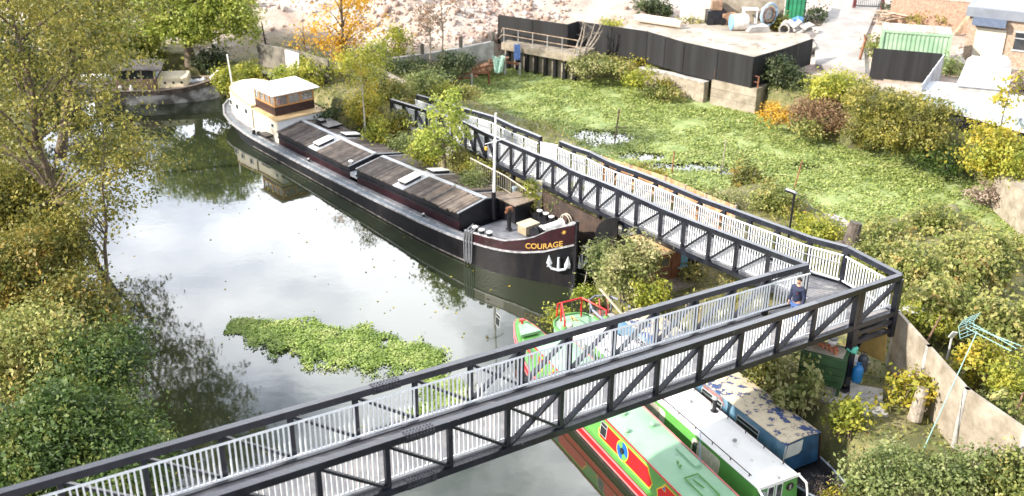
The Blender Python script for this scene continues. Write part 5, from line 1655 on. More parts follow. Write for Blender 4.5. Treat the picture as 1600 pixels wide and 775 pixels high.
    # clothes grown on the same joints
    V = [P(0, 0, .90), P(0, 0, 1.10), P(.01, 0, 1.30), P(0, 0, 1.47), P(0, 0, 1.55)]
    E_ = [(0, 1), (1, 2), (2, 3), (3, 4)]; Rr = [(.19, .145), (.18, .14), (.205, .15), (.13, .12), (.075, .075)]
    for sg in (1, -1):
        n = len(V); V += [P(0, sg * .20, 1.455), P(-.02, sg * .265, 1.18), P(.055, sg * .27, .96), P(.07, sg * .265, .91)]
        E_ += [(3, n), (n, n + 1), (n + 1, n + 2), (n + 2, n + 3)]; Rr += [.085, .072, .056, .05]
    j_ = skin_mesh('jacket', V, E_, Rr, NAVY, t)
    m = MB(); c = P(.155, .08, 1.32); m.box(c, (.008, .04, .016), math.atan2(f.y, f.x)); m.build('chest_badge', mat('red_badge', (.5, .02, .03), .5), j_)
    V = [P(0, 0, .93)]; E_ = []; Rr = [(.17, .125)]
    for sg in (1, -1):
        n = len(V); V += [P(0, sg * .10, .85), P(.02, sg * .11, .50), P(0, sg * .11, .09)]; E_ += [(0, n), (n, n + 1), (n + 1, n + 2)]; Rr += [.105, .08, .07]
    skin_mesh('jeans', V, E_, Rr, JEAN, t)
    for sg in (1, -1):
        V = [P(-.05, sg * .115, .05), P(.08, sg * .12, .045), P(.17, sg * .125, .035)]
        skin_mesh('shoe', V, [(0, 1), (1, 2)], [.052, .05, .038], mat('dark_shoe', (.02, .02, .022), .5), t)
make_person()

# ------------------------------------------------------------------ old cruiser across the river
def make_cruiser():
    o = at(338, 158, .0); e = at(150, 165, 0)
    A_ = math.atan2(e.y - o.y, e.x - o.x)
    Fc = BoatF((o.x, o.y + 1.0, 0), A_)
    L = 8.3
    t = thing('motor_cruiser', 'weathered wooden cruiser with a grey roofed wheelhouse moored under the willow', 'boat', tuple(Fc(4, 0, 0)), A_)
    ts = [0, .12, .35, .8, 1.4, 2.2, 3.4, 5, 6.5, 7.6, 8.2]
    def b_(x): return 1.45 * min(1, (x / 3.0) ** .55 if x > 0 else .02) * (1 if x < 6 else 1 - .25 * (x - 6) / 2.2) + .02
    def z_(x): return 1.05 + .35 * max(0, (3 - x) / 3) ** 1.5
    def sweep(z0f, z1f, o0, o1, name, matl):
        m = MB(); vs_ = []
        for x in ts: vs_ += [Fc(x, b_(x) * o0, z0f(x)), Fc(x, b_(x) * o1, z1f(x)), Fc(x, -b_(x) * o1, z1f(x)), Fc(x, -b_(x) * o0, z0f(x))]
        fs = []
        for i in range(len(ts) - 1):
            for j in range(4): fs.append((4 * i + j, 4 * i + (j + 1) % 4, 4 * i + 4 + (j + 1) % 4, 4 * i + 4 + j))
        fs += [(0, 1, 2, 3), tuple(4 * (len(ts) - 1) + j for j in range(4))]
        m.add(vs_, fs); return m.build(name, matl, t)
    sweep(lambda x: -.3, lambda x: z_(x) - .35, .82, .97, 'hull', mat('grubby_white_hull', (.10, .09, .09), .6, .3, .6, .1, color2=(.50, .50, .50), lo=.5, hi=.62))
    sweep(lambda x: z_(x) - .35, lambda x: z_(x), .99, 1.03, 'topsides', mat('dark_wood', (.06, .045, .04), .6, .3, 3, .1, color2=(.14, .11, .10)))
    m = MB()
    for sg in (1, -1): m.tube([Fc(x, sg * b_(x) * 1.04, z_(x) + .02) for x in ts], .05, 6)
    m.build('gunwale', mat('grey_wood', (.25, .20, .17), .8), t)
    def pr(t0, t1, c, z0, z1, name, mt_, par=None, **k):
        m = MB(); m.prism([tuple(Fc(a, q, 0)[:2]) for a, q in ((t0, c * .8), (t0 + .25, c), (t1, c), (t1, -c), (t0 + .25, -c), (t0, -c * .8))], z0, z1); return m.build(name, mt_, par or t, **k)
    cb_ = pr(1.9, 3.9, .95, 1.0, 1.72, 'fore_cabin', mat('yellowed_cream', (.66, .58, .42), .6, .12, 3), bevel=.05)
    for x in (2.3, 2.85, 3.4):
        for sg in (1, -1):
            m = MB(); m.tube([Fc(x, sg * .94, 1.4), Fc(x, sg * .965, 1.4)], .09, 12); m.build('porthole', GLASS, cb_)
    wh_ = pr(3.9, 6.6, 1.15, 1.0, 1.75, 'wheelhouse', mat('brown_boards', (.17, .12, .09), .9))
    WPM = mat('pale_wood_post', (.38, .30, .22), .7)
    for x in (4.0, 4.85, 5.7, 6.5):
        for sg in (1, -1): m = MB(); m.box(Fc(x, sg * 1.1, 2.1), (.1, .08, .72), A_); m.build('wheelhouse_post', WPM, wh_)
    for q in (-.35, .35): m = MB(); m.box(Fc(3.95, q, 2.1), (.08, .08, .72), A_); m.build('wheelhouse_post', WPM, wh_)
    for sg in (1, -1): m = MB(); m.box(Fc(5.25, sg * 1.08, 2.1), (2.5, .02, .66), A_); m.build('side_glass', GLASS, wh_)
    m = MB()
    for q in (-.72, 0, .72): m.box(Fc(3.92, q, 2.1), (.02, .62, .62), A_)
    m.build('windscreen', GLASSB, wh_)
    m = MB(); n = 8; vs_ = []
    for x in (3.45, 4.4, 5.5, 6.9):
        for j in range(n + 1):
            c = -1 + 2 * j / n; vs_.append(Fc(x, c * 1.35, 2.48 + .24 * (1 - c * c) - (.1 if x < 3.6 else 0)))
        for j in range(n, -1, -1):
            c = -1 + 2 * j / n; vs_.append(Fc(x, c * 1.35, 2.42 + .22 * (1 - c * c) - (.1 if x < 3.6 else 0)))
    k = 2 * (n + 1)
    fs = [(i * k + j, i * k + (j + 1) % k, (i + 1) * k + (j + 1) % k, (i + 1) * k + j) for i in range(3) for j in range(k)] + [tuple(range(k)), tuple(3 * k + j for j in range(k))]
    m.add(vs_, fs); m.build('wheelhouse_roof', mat('grey_felt_roof', (.06, .055, .058), .8, .2, 2, .1, color2=(.12, .11, .11)), wh_)
    m = MB(); m.prism([tuple(Fc(a, q, 0)[:2]) for a, q in ((.3, .3), (7.9, 1.0), (7.9, -1.0), (.3, -.3))], .98, 1.04); m.build('side_deck', mat('pale_deck_boards', (.32, .27, .23), .8, .2, 4), t)
    m = MB()
    rnd = random.Random(3)
    for i in range(5): m.blob(Fc(1.0 + i * .2, rnd.uniform(-.4, .4), 1.2), (.22, .2, .14), i, .3)
    m.build('deck_tarpaulin', mat('blue_white_tarp', (.30, .36, .46), .7, .2, 3, color2=(.7, .7, .7)), t)
    for i, x in enumerate((5.6, 6.3)):
        m = MB(); m.lathe(Fc(x, 1.25, 1.02), [(.1, 0), (.13, .06), (.12, .3), (.05, .38)], 10); m.build('fender', WHITEP, t)
    m = MB(); m.tube([Fc(7.2, 1.3, .9) + Vector((0, 0, 0))] + [Fc(7.2 + .3 * math.cos(a), 1.33, 1.2 + .3 * math.sin(a)) for a in np.linspace(0, 6.28, 14)], .07, 8); m.build('tyre_fender', BLACK, t)
    m = MB(); m.bar(Fc(.5, .2, 1.4), Fc(-.1, .0, 1.9), .3, .05); m.build('pulpit_board', WHITEP, t)
    return Fc
FC = make_cruiser()
o = at(165, 118, .5)
def dinghy(o, ang, L, label):
    Fd = BoatF(o, ang); t = thing('dinghy', label, 'dinghy', tuple(Fd(0, 0, 0)), ang)
    ts = [0, .3, .9, 1.8, 2.8, L]
    m = MB(); vs_ = []
    for x in ts:
        b_ = .75 * min(1, ((x + .05) / 1.4) ** .6); vs_ += [Fd(x, b_ * .7, -.1), Fd(x, b_, .55), Fd(x, -b_, .55), Fd(x, -b_ * .7, -.1)]
    fs = [(4 * i + j, 4 * i + (j + 1) % 4, 4 * i + 4 + (j + 1) % 4, 4 * i + 4 + j) for i in range(len(ts) - 1) for j in range(4)] + [(0, 1, 2, 3), tuple(4 * (len(ts) - 1) + j for j in range(4))]
    m.add(vs_, fs); m.build('hull', WHITEP, t)
    m = MB(); m.tube([Fd(x, .75 * min(1, ((x + .05) / 1.4) ** .6), .57) for x in ts], .04, 6); m.tube([Fd(x, -.75 * min(1, ((x + .05) / 1.4) ** .6), .57) for x in ts], .04, 6); m.build('gunwale', GALV, t)
    m = MB(); m.box(Fd(1.6, 0, .62), (1.4, 1.0, .25), ang); m.build('cover', mat('white_canvas', (.74, .74, .76), .8, .1, 3, .3), t)
dinghy((at(200, 128, 0).x, at(200, 128, 0).y - 1.0, 0), R(180), 3.6, 'small white covered boat half hidden behind the tall left tree')

# ------------------------------------------------------------------ walls, hoardings and the far bank
def wallrun(name, label, cat, pts, z0, z1, th, material, group=None, panel=None, post=None, cap=None, parent=None):
    """upright run along plan points; panel: board width for separate boards"""
    P_ = [Vector((p[0], p[1], 0)) for p in pts]
    t = thing(name, label, cat, (P_[0].x, P_[0].y, z0 if not isinstance(z0, (list, tuple)) else z0[0]), 0, group)
    zz0 = z0 if isinstance(z0, (list, tuple)) else [z0] * len(P_); zz1 = z1 if isinstance(z1, (list, tuple)) else [z1] * len(P_)
    m = MB(); caps = MB()
    for i in range(len(P_) - 1):
        a, b_ = P_[i], P_[i + 1]; d = (b_ - a); L = d.length; d.normalize(); n = Vector((-d.y, d.x, 0)) * th / 2
        if panel:
            k = max(1, int(L / panel)); rnd = random.Random(int(a.x * 10) + i)
            for j in range(k):
                f0, f1 = j / k, (j + 1) / k
                o_ = n.normalized() * rnd.uniform(-.005, .005); dz = rnd.uniform(-.012, .012) if panel < 1 else 0
                p, q = a.lerp(b_, f0) + o_, a.lerp(b_, f1) + o_
                za0, zb0 = zz0[i] + (zz0[i + 1] - zz0[i]) * f0, zz0[i] + (zz0[i + 1] - zz0[i]) * f1
                za1, zb1 = zz1[i] + (zz1[i + 1] - zz1[i]) * f0 + dz, zz1[i] + (zz1[i + 1] - zz1[i]) * f1 + dz
                m.prism([tuple((p + n)[:2]), tuple((q + n)[:2]), tuple((q - n)[:2]), tuple((p - n)[:2])], [za0, zb0, zb0, za0], [za1, zb1, zb1, za1])
        else:
            m.prism([tuple((a + n)[:2]), tuple((b_ + n)[:2]), tuple((b_ - n)[:2]), tuple((a - n)[:2])], [zz0[i], zz0[i + 1], zz0[i + 1], zz0[i]], [zz1[i], zz1[i + 1], zz1[i + 1], zz1[i]])
        if post:
            k = max(1, round(L / post[0]))
            for j in range(k + 1):
                p = a.lerp(b_, j / k); zt_ = zz1[i] + (zz1[i + 1] - zz1[i]) * j / k + post[2]
                g = zz0[i] + (zz0[i + 1] - zz0[i]) * j / k
                pm_ = MB(); pm_.box((p.x, p.y, (g + zt_) / 2), (post[1], post[1], zt_ - g), math.atan2(d.y, d.x)); pm_.build('post', post[3], t)
        if cap: caps.bar((a.x, a.y, zz1[i] + .03), (b_.x, b_.y, zz1[i + 1] + .03), th + .08, .06)
    m.build('panel', material, t)
    if cap: caps.build('coping', cap, t)
    return t
HOARD = mat('black_hoarding_paint', (.007, .007, .009), .8, .2, .5, .05, color2=(.016, .017, .020), stretch=(3, 3, .15))
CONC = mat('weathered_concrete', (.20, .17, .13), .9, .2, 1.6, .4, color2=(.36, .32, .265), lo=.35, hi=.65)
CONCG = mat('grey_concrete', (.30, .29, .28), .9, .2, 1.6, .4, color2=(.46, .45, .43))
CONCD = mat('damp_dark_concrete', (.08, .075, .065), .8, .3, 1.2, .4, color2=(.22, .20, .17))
BOARDO = plank_mat('orange_fence_boards', (.50, .26, .14), (.62, .36, .20), (.70, .45, .28))
def T(px, py, z):
    p = at(px, py, z + ZOFF)
    return Vector((p.x, p.y, z))
ZOFF = -1.2
HT = 5.1
wallrun('hoarding', 'black painted hoarding standing on the concrete platform behind its railing', 'fence', [T(779, 23, HT), T(887, 38, HT), T(903, 33, HT)], 2.9, HT, .06, HOARD, 'black hoardings', panel=1.2, post=(2.4, .09, -.1, BLACK))
wallrun('hoarding', 'long black hoarding round the pale yard above the concrete quay', 'fence', [T(903, 33, HT), T(1012, 49, HT), T(1070, 66, HT), T(1178, 89, HT), T(1224, 76, HT), T(1270, 58, HT)], [2.9] * 4 + [2.9, 2.9], [HT] * 4 + [HT, HT - .1], .06, HOARD, 'black hoardings', panel=1.2, post=(2.4, .09, -.1, BLACK))
YARD = mat('pale_yard_concrete', (.26, .225, .185), .9, .1, .5, .2, color2=(.40, .365, .32), lo=.35, hi=.65)
def sheet(name, label, pts, z, material, dz=.0):
    t_ = [T(a, b_, z) for a, b_ in pts]; m = MB(); n = len(t_)
    m.add([(p.x, p.y, z) for p in t_] + [(p.x, p.y, z - .5) for p in t_], [tuple(range(n))] + [(i, (i + 1) % n, n + (i + 1) % n, n + i) for i in range(n)])
    o = m.build(name, material); tag(o, label, kind='structure'); return o
speckle(YARD, 1.3, .60, (.22, .19, .16))
sheet('yard', 'pale dusty concrete yard inside the black hoarding', [(965, 42), (1008, 33), (1075, 38), (1120, 36), (1200, 50), (1262, 52), (1276, 72), (1226, 98), (1180, 118), (1070, 92), (1010, 72), (905, 58), (930, 45)], 3.62, YARD)
# concrete platform with its railing
pa, pb = T(783, 66, 3.3), T(902, 87, 3.3)
dd_ = (pb - pa); dd_.z = 0; LPF = dd_.length; dd_.normalize(); nn_ = Vector((-dd_.y, dd_.x, 0))
t = thing('concrete_platform', 'concrete quay platform on dark piles with a galvanised railing below the hoarding', 'platform', (pa.x, pa.y, 0))
m = MB(); m.prism([tuple(p[:2]) for p in (pa, pb, pb + nn_ * 3, pa + nn_ * 3)], 2.75, 3.3); m.build('slab', CONC, t, bevel=.02)
m = MB(); m.prism([tuple(p[:2]) for p in (pa + nn_ * .5, pb + nn_ * .5, pb + nn_ * .8, pa + nn_ * .8)], -.5, 2.74); m.build('back_wall', CONC, t)
for i in range(8):
    p = pa.lerp(pb, (i + .6) / 8) + nn_ * .25
    m = MB(); m.box((p.x, p.y, 1.2), (.22, .3, 3.08), math.atan2(dd_.y, dd_.x)); m.build('pile', BLACK, t)
for i in range(6):
    p = pa.lerp(pb, (i + .1) / 5.2) + nn_ * .2; m = MB(); m.tube([(p.x, p.y, 3.3), (p.x, p.y, 4.35)], .035, 8); m.build('railing_post', GALV, t)
m = MB()
for z in (3.85, 4.35):
    a, b_ = pa + nn_ * .2, pb + nn_ * .2; m.tube([(a.x - (.3 if z < 4 else .1), a.y, z - .35 if z > 4 else z - .3), (a.x, a.y, z), (b_.x, b_.y, z)], .03, 8)
m.build('railing', mat('rusty_galvanised_rail', (.34, .25, .18), .7, .3, 5), t)
# derelict timber and steel jetty below it
ZOFF = 0.0
t = thing('derelict_jetty', 'row of rusty posts and crossbeams left from an old jetty in the creek corner', 'jetty', tuple(T(740, 128, 0)))
jp = [(710, 140), (737, 137), (764, 132), (789, 117), (812, 118)]
tops = [(710, 122), (737, 116), (764, 110), (789, 84), (812, 98)]
pts_ = []
for (a, b_), (c_, d_) in zip(jp, tops):
    p = T(a, b_, .1); z = up(p, d_); pts_.append(Vector((p.x, p.y, z)))
    m = MB(); m.box((p.x, p.y, z / 2 - .2), (.14, .14, z + .4), .3); m.build('post', GALV if a in (737, 789, 812) else RUST, t)
for a, b_ in ((0, 1), (1, 2), (2, 3), (3, 4)):
    m = MB(); p, q = pts_[a].copy(), pts_[b_].copy(); zz = min(p.z, q.z) - .12; p.z = zz + (.15 if a else 0); q.z = zz
    m.bar(p - Vector((1.2 if b_ < 4 else .2, -.1, 0)), q, .12, .14); m.build('crossbeam', RUST, t)
p = T(771, 95, 1.2)
m = MB(); rb_ = random.Random(5)
for i in range(70):
    q = rb_.random(); m.blob((p.x - 1.6 + 2.4 * q + rb_.uniform(-.4, .4), p.y + rb_.uniform(-.5, .6), .25 + 1.1 * q + rb_.uniform(-.2, .2)), (rb_.uniform(.12, .35), rb_.uniform(.12, .3), rb_.uniform(.08, .2)), i, .3, 1)
solo('brick_rubble', m, mat('orange_brick_rubble', (.40, .20, .11), .9, .4, 5, .8, color2=(.55, .36, .24)), 'slope of orange brick rubble beside the old jetty', 'rubble')
m = MB(); p = T(779, 92, 1.9); tv_ = [(p.x + .16 * (i - 3) * (1 - .07 * j), p.y + .1 * math.sin(i * 1.9 + j * .7) - .05 * j, 2.1 - .19 * j + .06 * math.cos(i * 1.3)) for j in range(7) for i in range(7)]
m.add(tv_, [(j * 7 + i, j * 7 + i + 1, j * 7 + i + 8, j * 7 + i + 7) for j in range(6) for i in range(6)])
solo('tarpaulin', m, mat('mint_tarp', (.34, .52, .44), .7, .15, 4, .3), 'pale mint green tarpaulin hung over the bank beside the platform', 'tarpaulin')
m = MB(); p = T(808, 92, 1.9); m.box((p.x, p.y, 2.4), (.45, .08, 1.1), .1); m.bar((p.x - .2, p.y - .05, 2.0), (p.x + .2, p.y - .05, 2.0), .04, .04)
solo('blue_board', m, mat('faded_blue_board', (.06, .12, .32), .7, .2, 4), 'upright faded blue board leaning under the platform edge', 'board')
# concrete quay walls
wallrun('quay_wall', 'low pale concrete wall along the creek below the yellow shrub', 'wall', [T(1000, 106, 1.3), T(1048, 115, 1.4), T(1104, 129, 1.5)], -.5, [1.3, 1.4, 1.5], .45, CONC, cap=CONCG)
qa, qb = T(1112, 125, 1.8), T(1183, 140, 1.8)
qd = (qb - qa); qd.z = 0; qd.normalize(); qn = Vector((-qd.y, qd.x, 0))
t = thing('quay_block', 'square buff concrete quay block with a rusty red railing on top', 'quay', (qa.x, qa.y, 0))
m = MB(); m.prism([tuple(p[:2]) for p in (qa, qb, qb + qn * 3.2, qa + qn * 3.2)], -.5, 1.8); m.build('block', CONC, t, bevel=.02)
m = MB()
for z in (.7, 1.25): m.bar(qa - qn * .004 + Vector((0, 0, z - 1.8)), qb - qn * .004 + Vector((0, 0, z - 1.8)), .02, .02)
m.build('shutter_line', CONCD, t)
for f in (.02, .33, .64, .97):
    p = qa.lerp(qb, f) + qn * .25; m = MB(); m.box((p.x, p.y, 2.2), (.08, .08, .85), 0); m.build('railing_post', RUST, t)
m = MB()
for z in (.4, .8): m.tube([qa.lerp(qb, .02) + qn * .25 + Vector((0, 0, z)), qa.lerp(qb, .97) + qn * .25 + Vector((0, 0, z))], .03, 6)
m.build('railing', mat('dull_red_rail', (.20, .07, .06), .8, .3, 5), t)
ZOFF = -1.2
wallrun('pipe_rail', 'low rusty pipe rail along the overgrown bank before the hoarding', 'railing', [T(930, 72, 3.4), T(990, 80, 3.4), T(1075, 100, 3.2), T(1100, 106, 3.2)], 3.3, 3.38, .06, RUST, post=(2.5, .06, 0, RUST))
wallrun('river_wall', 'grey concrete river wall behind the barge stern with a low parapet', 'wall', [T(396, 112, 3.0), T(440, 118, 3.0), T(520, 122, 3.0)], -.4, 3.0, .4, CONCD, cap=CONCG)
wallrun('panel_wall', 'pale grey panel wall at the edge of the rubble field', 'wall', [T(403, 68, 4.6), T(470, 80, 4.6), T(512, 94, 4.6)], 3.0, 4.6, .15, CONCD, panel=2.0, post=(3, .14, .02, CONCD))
wallrun('white_screen', 'square white screen leaning on the pale panel wall', 'panel', [T(447, 76, 4.6) - Vector((0, .3, 0)), T(468, 82, 4.6) - Vector((0, .3, 0))], 3.1, 4.6, .08, WHITEP)
wallrun('rendered_wall', 'buff rendered wall below the orange tree', 'wall', [T(530, 104, 3.5), T(552, 106, 3.5)], 1.5, 3.5, .3, CONC)
wallrun('parapet_wall', 'low curving concrete parapet leading to the ramp foot', 'wall', [T(557, 100, 3.6), T(590, 108, 3.5), T(632, 128, 3.2)], [2.0, 1.9, 1.6], [3.7, 3.5, 3.1], .35, CONC, cap=CONC)
wallrun('boundary_wall', 'long low concrete wall between the green shrubs and the rubble field', 'wall', [T(600, 92, 3.6), T(660, 84, 3.7), T(720, 74, 3.8), T(770, 64, 3.9)], [2.6] * 4, [3.6, 3.7, 3.8, 3.9], .3, CONCG, post=(3.5, .2, .7, CONCD))
# slender pole
p = T(420, 97, 2.6)
t = thing('lamp_post', 'slim dark post with a bracket standing by the pale panel wall', 'post', tuple(p))
m = MB(); m.tube([p, p + Vector((-.1, 0, 1.3)), p + Vector((-.25, 0, up(p, 36) - p.z))], [.09, .07, .05], 8); m.build('pole', BLACK, t)
m = MB(); m.box(p + Vector((0, 0, .1)), (.4, .4, .3)); m.build('base', BLACK, t)

# ------------------------------------------------------------------ scrap and stores in the yard
def boxthing(name, label, cat, px, py, zg, size, rz, material, group=None, extra=None):
    p = T(px, py, zg); t = thing(name, label, cat, tuple(p), rz, group)
    m = MB(); m.box(p + Vector((0, 0, size[2] / 2)), size, rz); m.build('body', material, t, bevel=.03)
    if extra: extra(t, p)
    return t
ZY = 3.63
wallrun('scrap_wall', 'whitewashed panel wall at the back of the yard', 'wall', [T(1062, 30, 3.6), T(1110, 33, 3.6)], 3, 5.1, .2, mat('whitewash', (.62, .60, .55), .8, .15, 1.5), panel=2.2)
wallrun('yard_wall', 'beige blockwork wall behind the scrap with dark slots', 'wall', [T(1113, 34, 3.6), T(1222, 38, 3.6)], 3, 5.7, .3, CONC, cap=CONCG)
def wheels(t, p):
    m = MB(); m.box(p + Vector((0, 0, 1.5)), (.8, .7, .7)); m.build('cab', mat('rusty_brown_steel', (.22, .14, .09), .8, .3, 4), t)
    for dx in (-.5, .5):
        m = MB(); m.tube([p + Vector((dx, -.55, .3)), p + Vector((dx, -.4, .3))], .3, 12); m.build('wheel', BLACK, t)
boxthing('site_machine', 'small dark site machine parked against the beige wall', 'machine', 1117, 37, ZY, (1.5, .9, 1.1), .1, BLACK, None, wheels)
boxthing('rusty_crate', 'rusty brown steel crate beside the small dark site machine', 'crate', 1137, 37, ZY, (1.2, .9, .9), .15, mat('rust_brown_panel', (.36, .22, .14), .8, .3, 3))
p = T(1155, 47, ZY)
t = thing('tank', 'white plastic tank lying on its side with a blue end', 'tank', tuple(p))
m = MB(); m.lathe(p + Vector((-.65, 0, .62)), [(.5, 0), (.6, .06), (.62, .3), (.62, 1.1), (.56, 1.25), (.4, 1.3)], 20, axis=(1, .1, 0)); m.build('tank_body', mat('dusty_white_plastic', (.66, .62, .58), .6, .1, 3), t, smooth=True)
m = MB(); m.lathe(p + Vector((-.75, 0, .62)), [(.5, 0), (.6, .05), (.6, .12)], 20, axis=(1, .1, 0)); m.build('tank_end', mat('sky_blue_plastic', (.18, .38, .62), .5), t)
p = T(1182, 48, ZY); m = MB()
for i in range(4): m.box(p + Vector((0, 0, .06 + i * .11)), (1.8 - .1 * i, 1.1, .09), .15 + .03 * i)
solo('slab_stack', m, CONCG, 'low stack of grey slabs beside the white tank', 'slabs')
p = T(1170, 40, ZY); t = thing('steel_frame', 'white tubular steel frame standing behind the slab stack', 'frame', tuple(p))
m = MB()
for dx in (-.5, .5):
    for dy in (-.3, .3): m.tube([p + Vector((dx, dy, 0)), p + Vector((dx, dy, 1.3))], .05, 6)
m.build('leg', WHITEP, t); m = MB(); m.box(p + Vector((0, 0, 1.33)), (1.2, .8, .08)); m.build('table_top', WHITEP, t)
p = T(1200, 41, ZY); t = thing('cable_drum', 'big pale blue ring standing upright in the yard scrap', 'drum', tuple(p))
ax_ = Vector((.55, -.83, 0)).normalized(); cx = p + Vector((0, 0, .92)); sx_ = Vector((-ax_.y, ax_.x, 0))
for rr_, w_, mt_, nm in ((.86, .10, mat('pale_blue_steel', (.35, .50, .66), .5, .15, 3), 'outer_ring'), (.55, .08, mat('rust_ring', (.34, .22, .17), .8, .2, 4), 'inner_ring')):
    m = MB(); m.tube([cx + (sx_ * math.cos(a) + Vector((0, 0, 1)) * math.sin(a)) * rr_ for a in np.linspace(0, 6.2832, 33)], w_, 8, cap=False); m.build(nm, mt_, t)
m = MB(); m.tube([cx + ax_ * -.5, cx + ax_ * -.1], .6, 24); m.build('drum_body', GALV, t)
p = T(1224, 55, ZY - .3); t = thing('pipe', 'short length of grey concrete pipe lying open end forward', 'pipe', tuple(p))
ax_ = Vector((-.35, -.93, 0)).normalized()
m = MB(); n = 20
e1 = Vector((-ax_.y, ax_.x, 0)); vs_ = []
for d_, r_ in ((0, .42), (1.5, .42), (1.5, .32), (0, .32)):
    for k in range(n):
        a = 2 * math.pi * k / n; vs_.append(p + Vector((0, 0, .45)) - ax_ * d_ * -1 * -1 + (e1 * math.cos(a) + Vector((0, 0, 1)) * math.sin(a)) * r_)
fs = [(i * n + k, i * n + (k + 1) % n, ((i + 1) % 4) * n + (k + 1) % n, ((i + 1) % 4) * n + k) for i in range(4) for k in range(n)]
m.add(vs_, fs); m.build('pipe_wall', CONCG, t)
p = T(1035, 41, ZY); q = T(1002, 36, ZY)
m = MB(); d_ = (p - q).normalized()
m.tube([q - d_ * .5 + Vector((0, 0, .35)), p + d_ * 1.6 + Vector((0, 0, .35))], .28, 12); m.tube([q - d_ * .3 + Vector((.2, .6, .32)), p + d_ * 1.2 + Vector((.2, .6, .32))], .26, 12)
solo('concrete_poles', m, mat('pale_buff_concrete', (.66, .56, .46), .8, .1, 3), 'pair of pale concrete poles lying across the yard', 'poles')
m = MB(); rnd = random.Random(9)
p = T(1246, 52, ZY - .3)
for i in range(16):
    c = p + Vector((rnd.uniform(-.8, .9), rnd.uniform(-.6, .8), rnd.uniform(.1, .9)))
    m.box(c, (rnd.uniform(.4, 1.3), rnd.uniform(.3, .8), rnd.uniform(.05, .2)), rnd.uniform(0, 3), (rnd.uniform(-.6, .6), rnd.uniform(-.5, .5)))
o_ = solo('scrap_heap', m, mat('scrap_grey', (.36, .34, .33), .8, .3, 2, color2=(.62, .60, .58)), 'heap of grey scrap panels beside the concrete pipe', 'scrap heap')
m = MB(); c = p + Vector((-.2, -.2, 1.1)); m.blob(c, (.5, .35, .2), 4, .4)
solo('blue_sheet', m, mat('bright_blue_sheet', (.05, .18, .48), .5), 'crumpled bright blue sheet on top of the grey scrap heap', 'sheet')
def corr_box(name, label, a, b_, depth, z0, z1, material, roofm, cat='container', pitch=.28, rust=None):
    """shipping container: front from a to b_, corrugated sides"""
    d = Vector((b_.x - a.x, b_.y - a.y, 0)); L = d.length; d.normalize(); n = Vector((-d.y, d.x, 0))
    a = Vector((a.x, a.y, 0))
    t = thing(name, label, cat, (a.x, a.y, z0), math.atan2(d.y, d.x))
    def face(o_, u_, L_, out, nm):
        m = MB(); k = int(L_ / pitch); vs_ = []
        for i in range(k + 1):
            for f_, o2 in ((0, 0), (.35, 0), (.5, -.045), (.85, -.045)):
                if i == k and f_ > 0: continue
                p = o_ + u_ * min(L_, (i + f_) * L_ / k) + out * o2; vs_ += [p + Vector((0, 0, z0 + .15)), p + Vector((0, 0, z1 - .12))]
        m.add(vs_, [(2 * i, 2 * i + 2, 2 * i + 3, 2 * i + 1) for i in range(len(vs_) // 2 - 1)]); m.build(nm, material, t)
    face(a, d, L, -n, 'side_panel'); face(a + d * L, n, depth, d, 'end_panel'); face(a + n * depth, d, L, n, 'side_panel'); face(a, n, depth, -d, 'end_panel')
    m = MB()
    for z in (z0 + .08, z1 - .06):
        for p, q in ((a, a + d * L), (a + d * L, a + d * L + n * depth), (a + n * depth, a + n * depth + d * L), (a, a + n * depth)):
            m.bar(p + Vector((0, 0, z)), q + Vector((0, 0, z)), .12, .14)
    for p in (a, a + d * L, a + n * depth, a + d * L + n * depth): m.box(p + Vector((0, 0, (z0 + z1) / 2)), (.16, .16, z1 - z0 + .02), math.atan2(d.y, d.x))
    m.build('frame', material, t)
    m = MB(); vs_ = []; k = int(L / .25)
    for i in range(k * 2 + 1):
        p = a + d * L * i / (2 * k); z = z1 + .015 + (.03 if i % 2 else 0)
        vs_ += [p + n * .08 + Vector((0, 0, z)), p + n * (depth - .08) + Vector((0, 0, z))]
    m.add(vs_, [(2 * i, 2 * i + 1, 2 * i + 3, 2 * i + 2) for i in range(len(vs_) // 2 - 1)]); m.build('container_roof', roofm, t)
    return t
GCON = mat('mint_green_container_paint', (.20, .34, .22), .6, .12, .8, .05, color2=(.34, .48, .34), lo=.35, hi=.65)
GROOF = mat('rust_streaked_roof', (.30, .22, .17), .8, .2, 1.4, .1, color2=(.60, .60, .48), lo=.44, hi=.52, stretch=(2.2, .2, 1))
corr_box('shipping_container', 'mint green corrugated shipping container with a rust streaked roof behind the black screen', T(1381, 47, 5.7), T(1487, 55, 5.7), 2.3, 3.15, 5.7, GCON, GROOF)
corr_box('shipping_container', 'deep green container cut by the top of the picture beside the access road', T(1226, 34, 3.2), T(1252, 36, 3.2), 3.0, 3.2, 5.8, mat('deep_green_container_paint', (.02, .18, .09), .5, .2, 1), mat('pale_dusty_roof', (.5, .5, .48), .7, .15, 2))
a_, b_ = T(1365, 75, 5.25), T(1473, 84, 5.25)
wallrun('hoarding', 'black screen fence standing before the mint green container', 'fence', [a_, b_], 3.0, 5.25, .06, HOARD, 'black hoardings', panel=1.2)
c_ = T(1441, 130, 5.1)
wallrun('grey_fence', 'pale grey board fence running down from the black screen', 'fence', [b_ + Vector((.05, -.1, 0)), c_], 2.9, [5.2, 5.0], .06, mat('pale_grey_boards', (.46, .48, .52), .7, .1, 2), panel=.6, post=(1.8, .1, .05, GALV))
wallrun('retaining_wall', 'stained concrete retaining wall with two rusty steel posts under the black screen', 'wall', [T(1352, 119, 3.2), T(1445, 131, 3.2)], .2, 3.2, .3, CONC, post=(1.35, .13, .0, RUST))
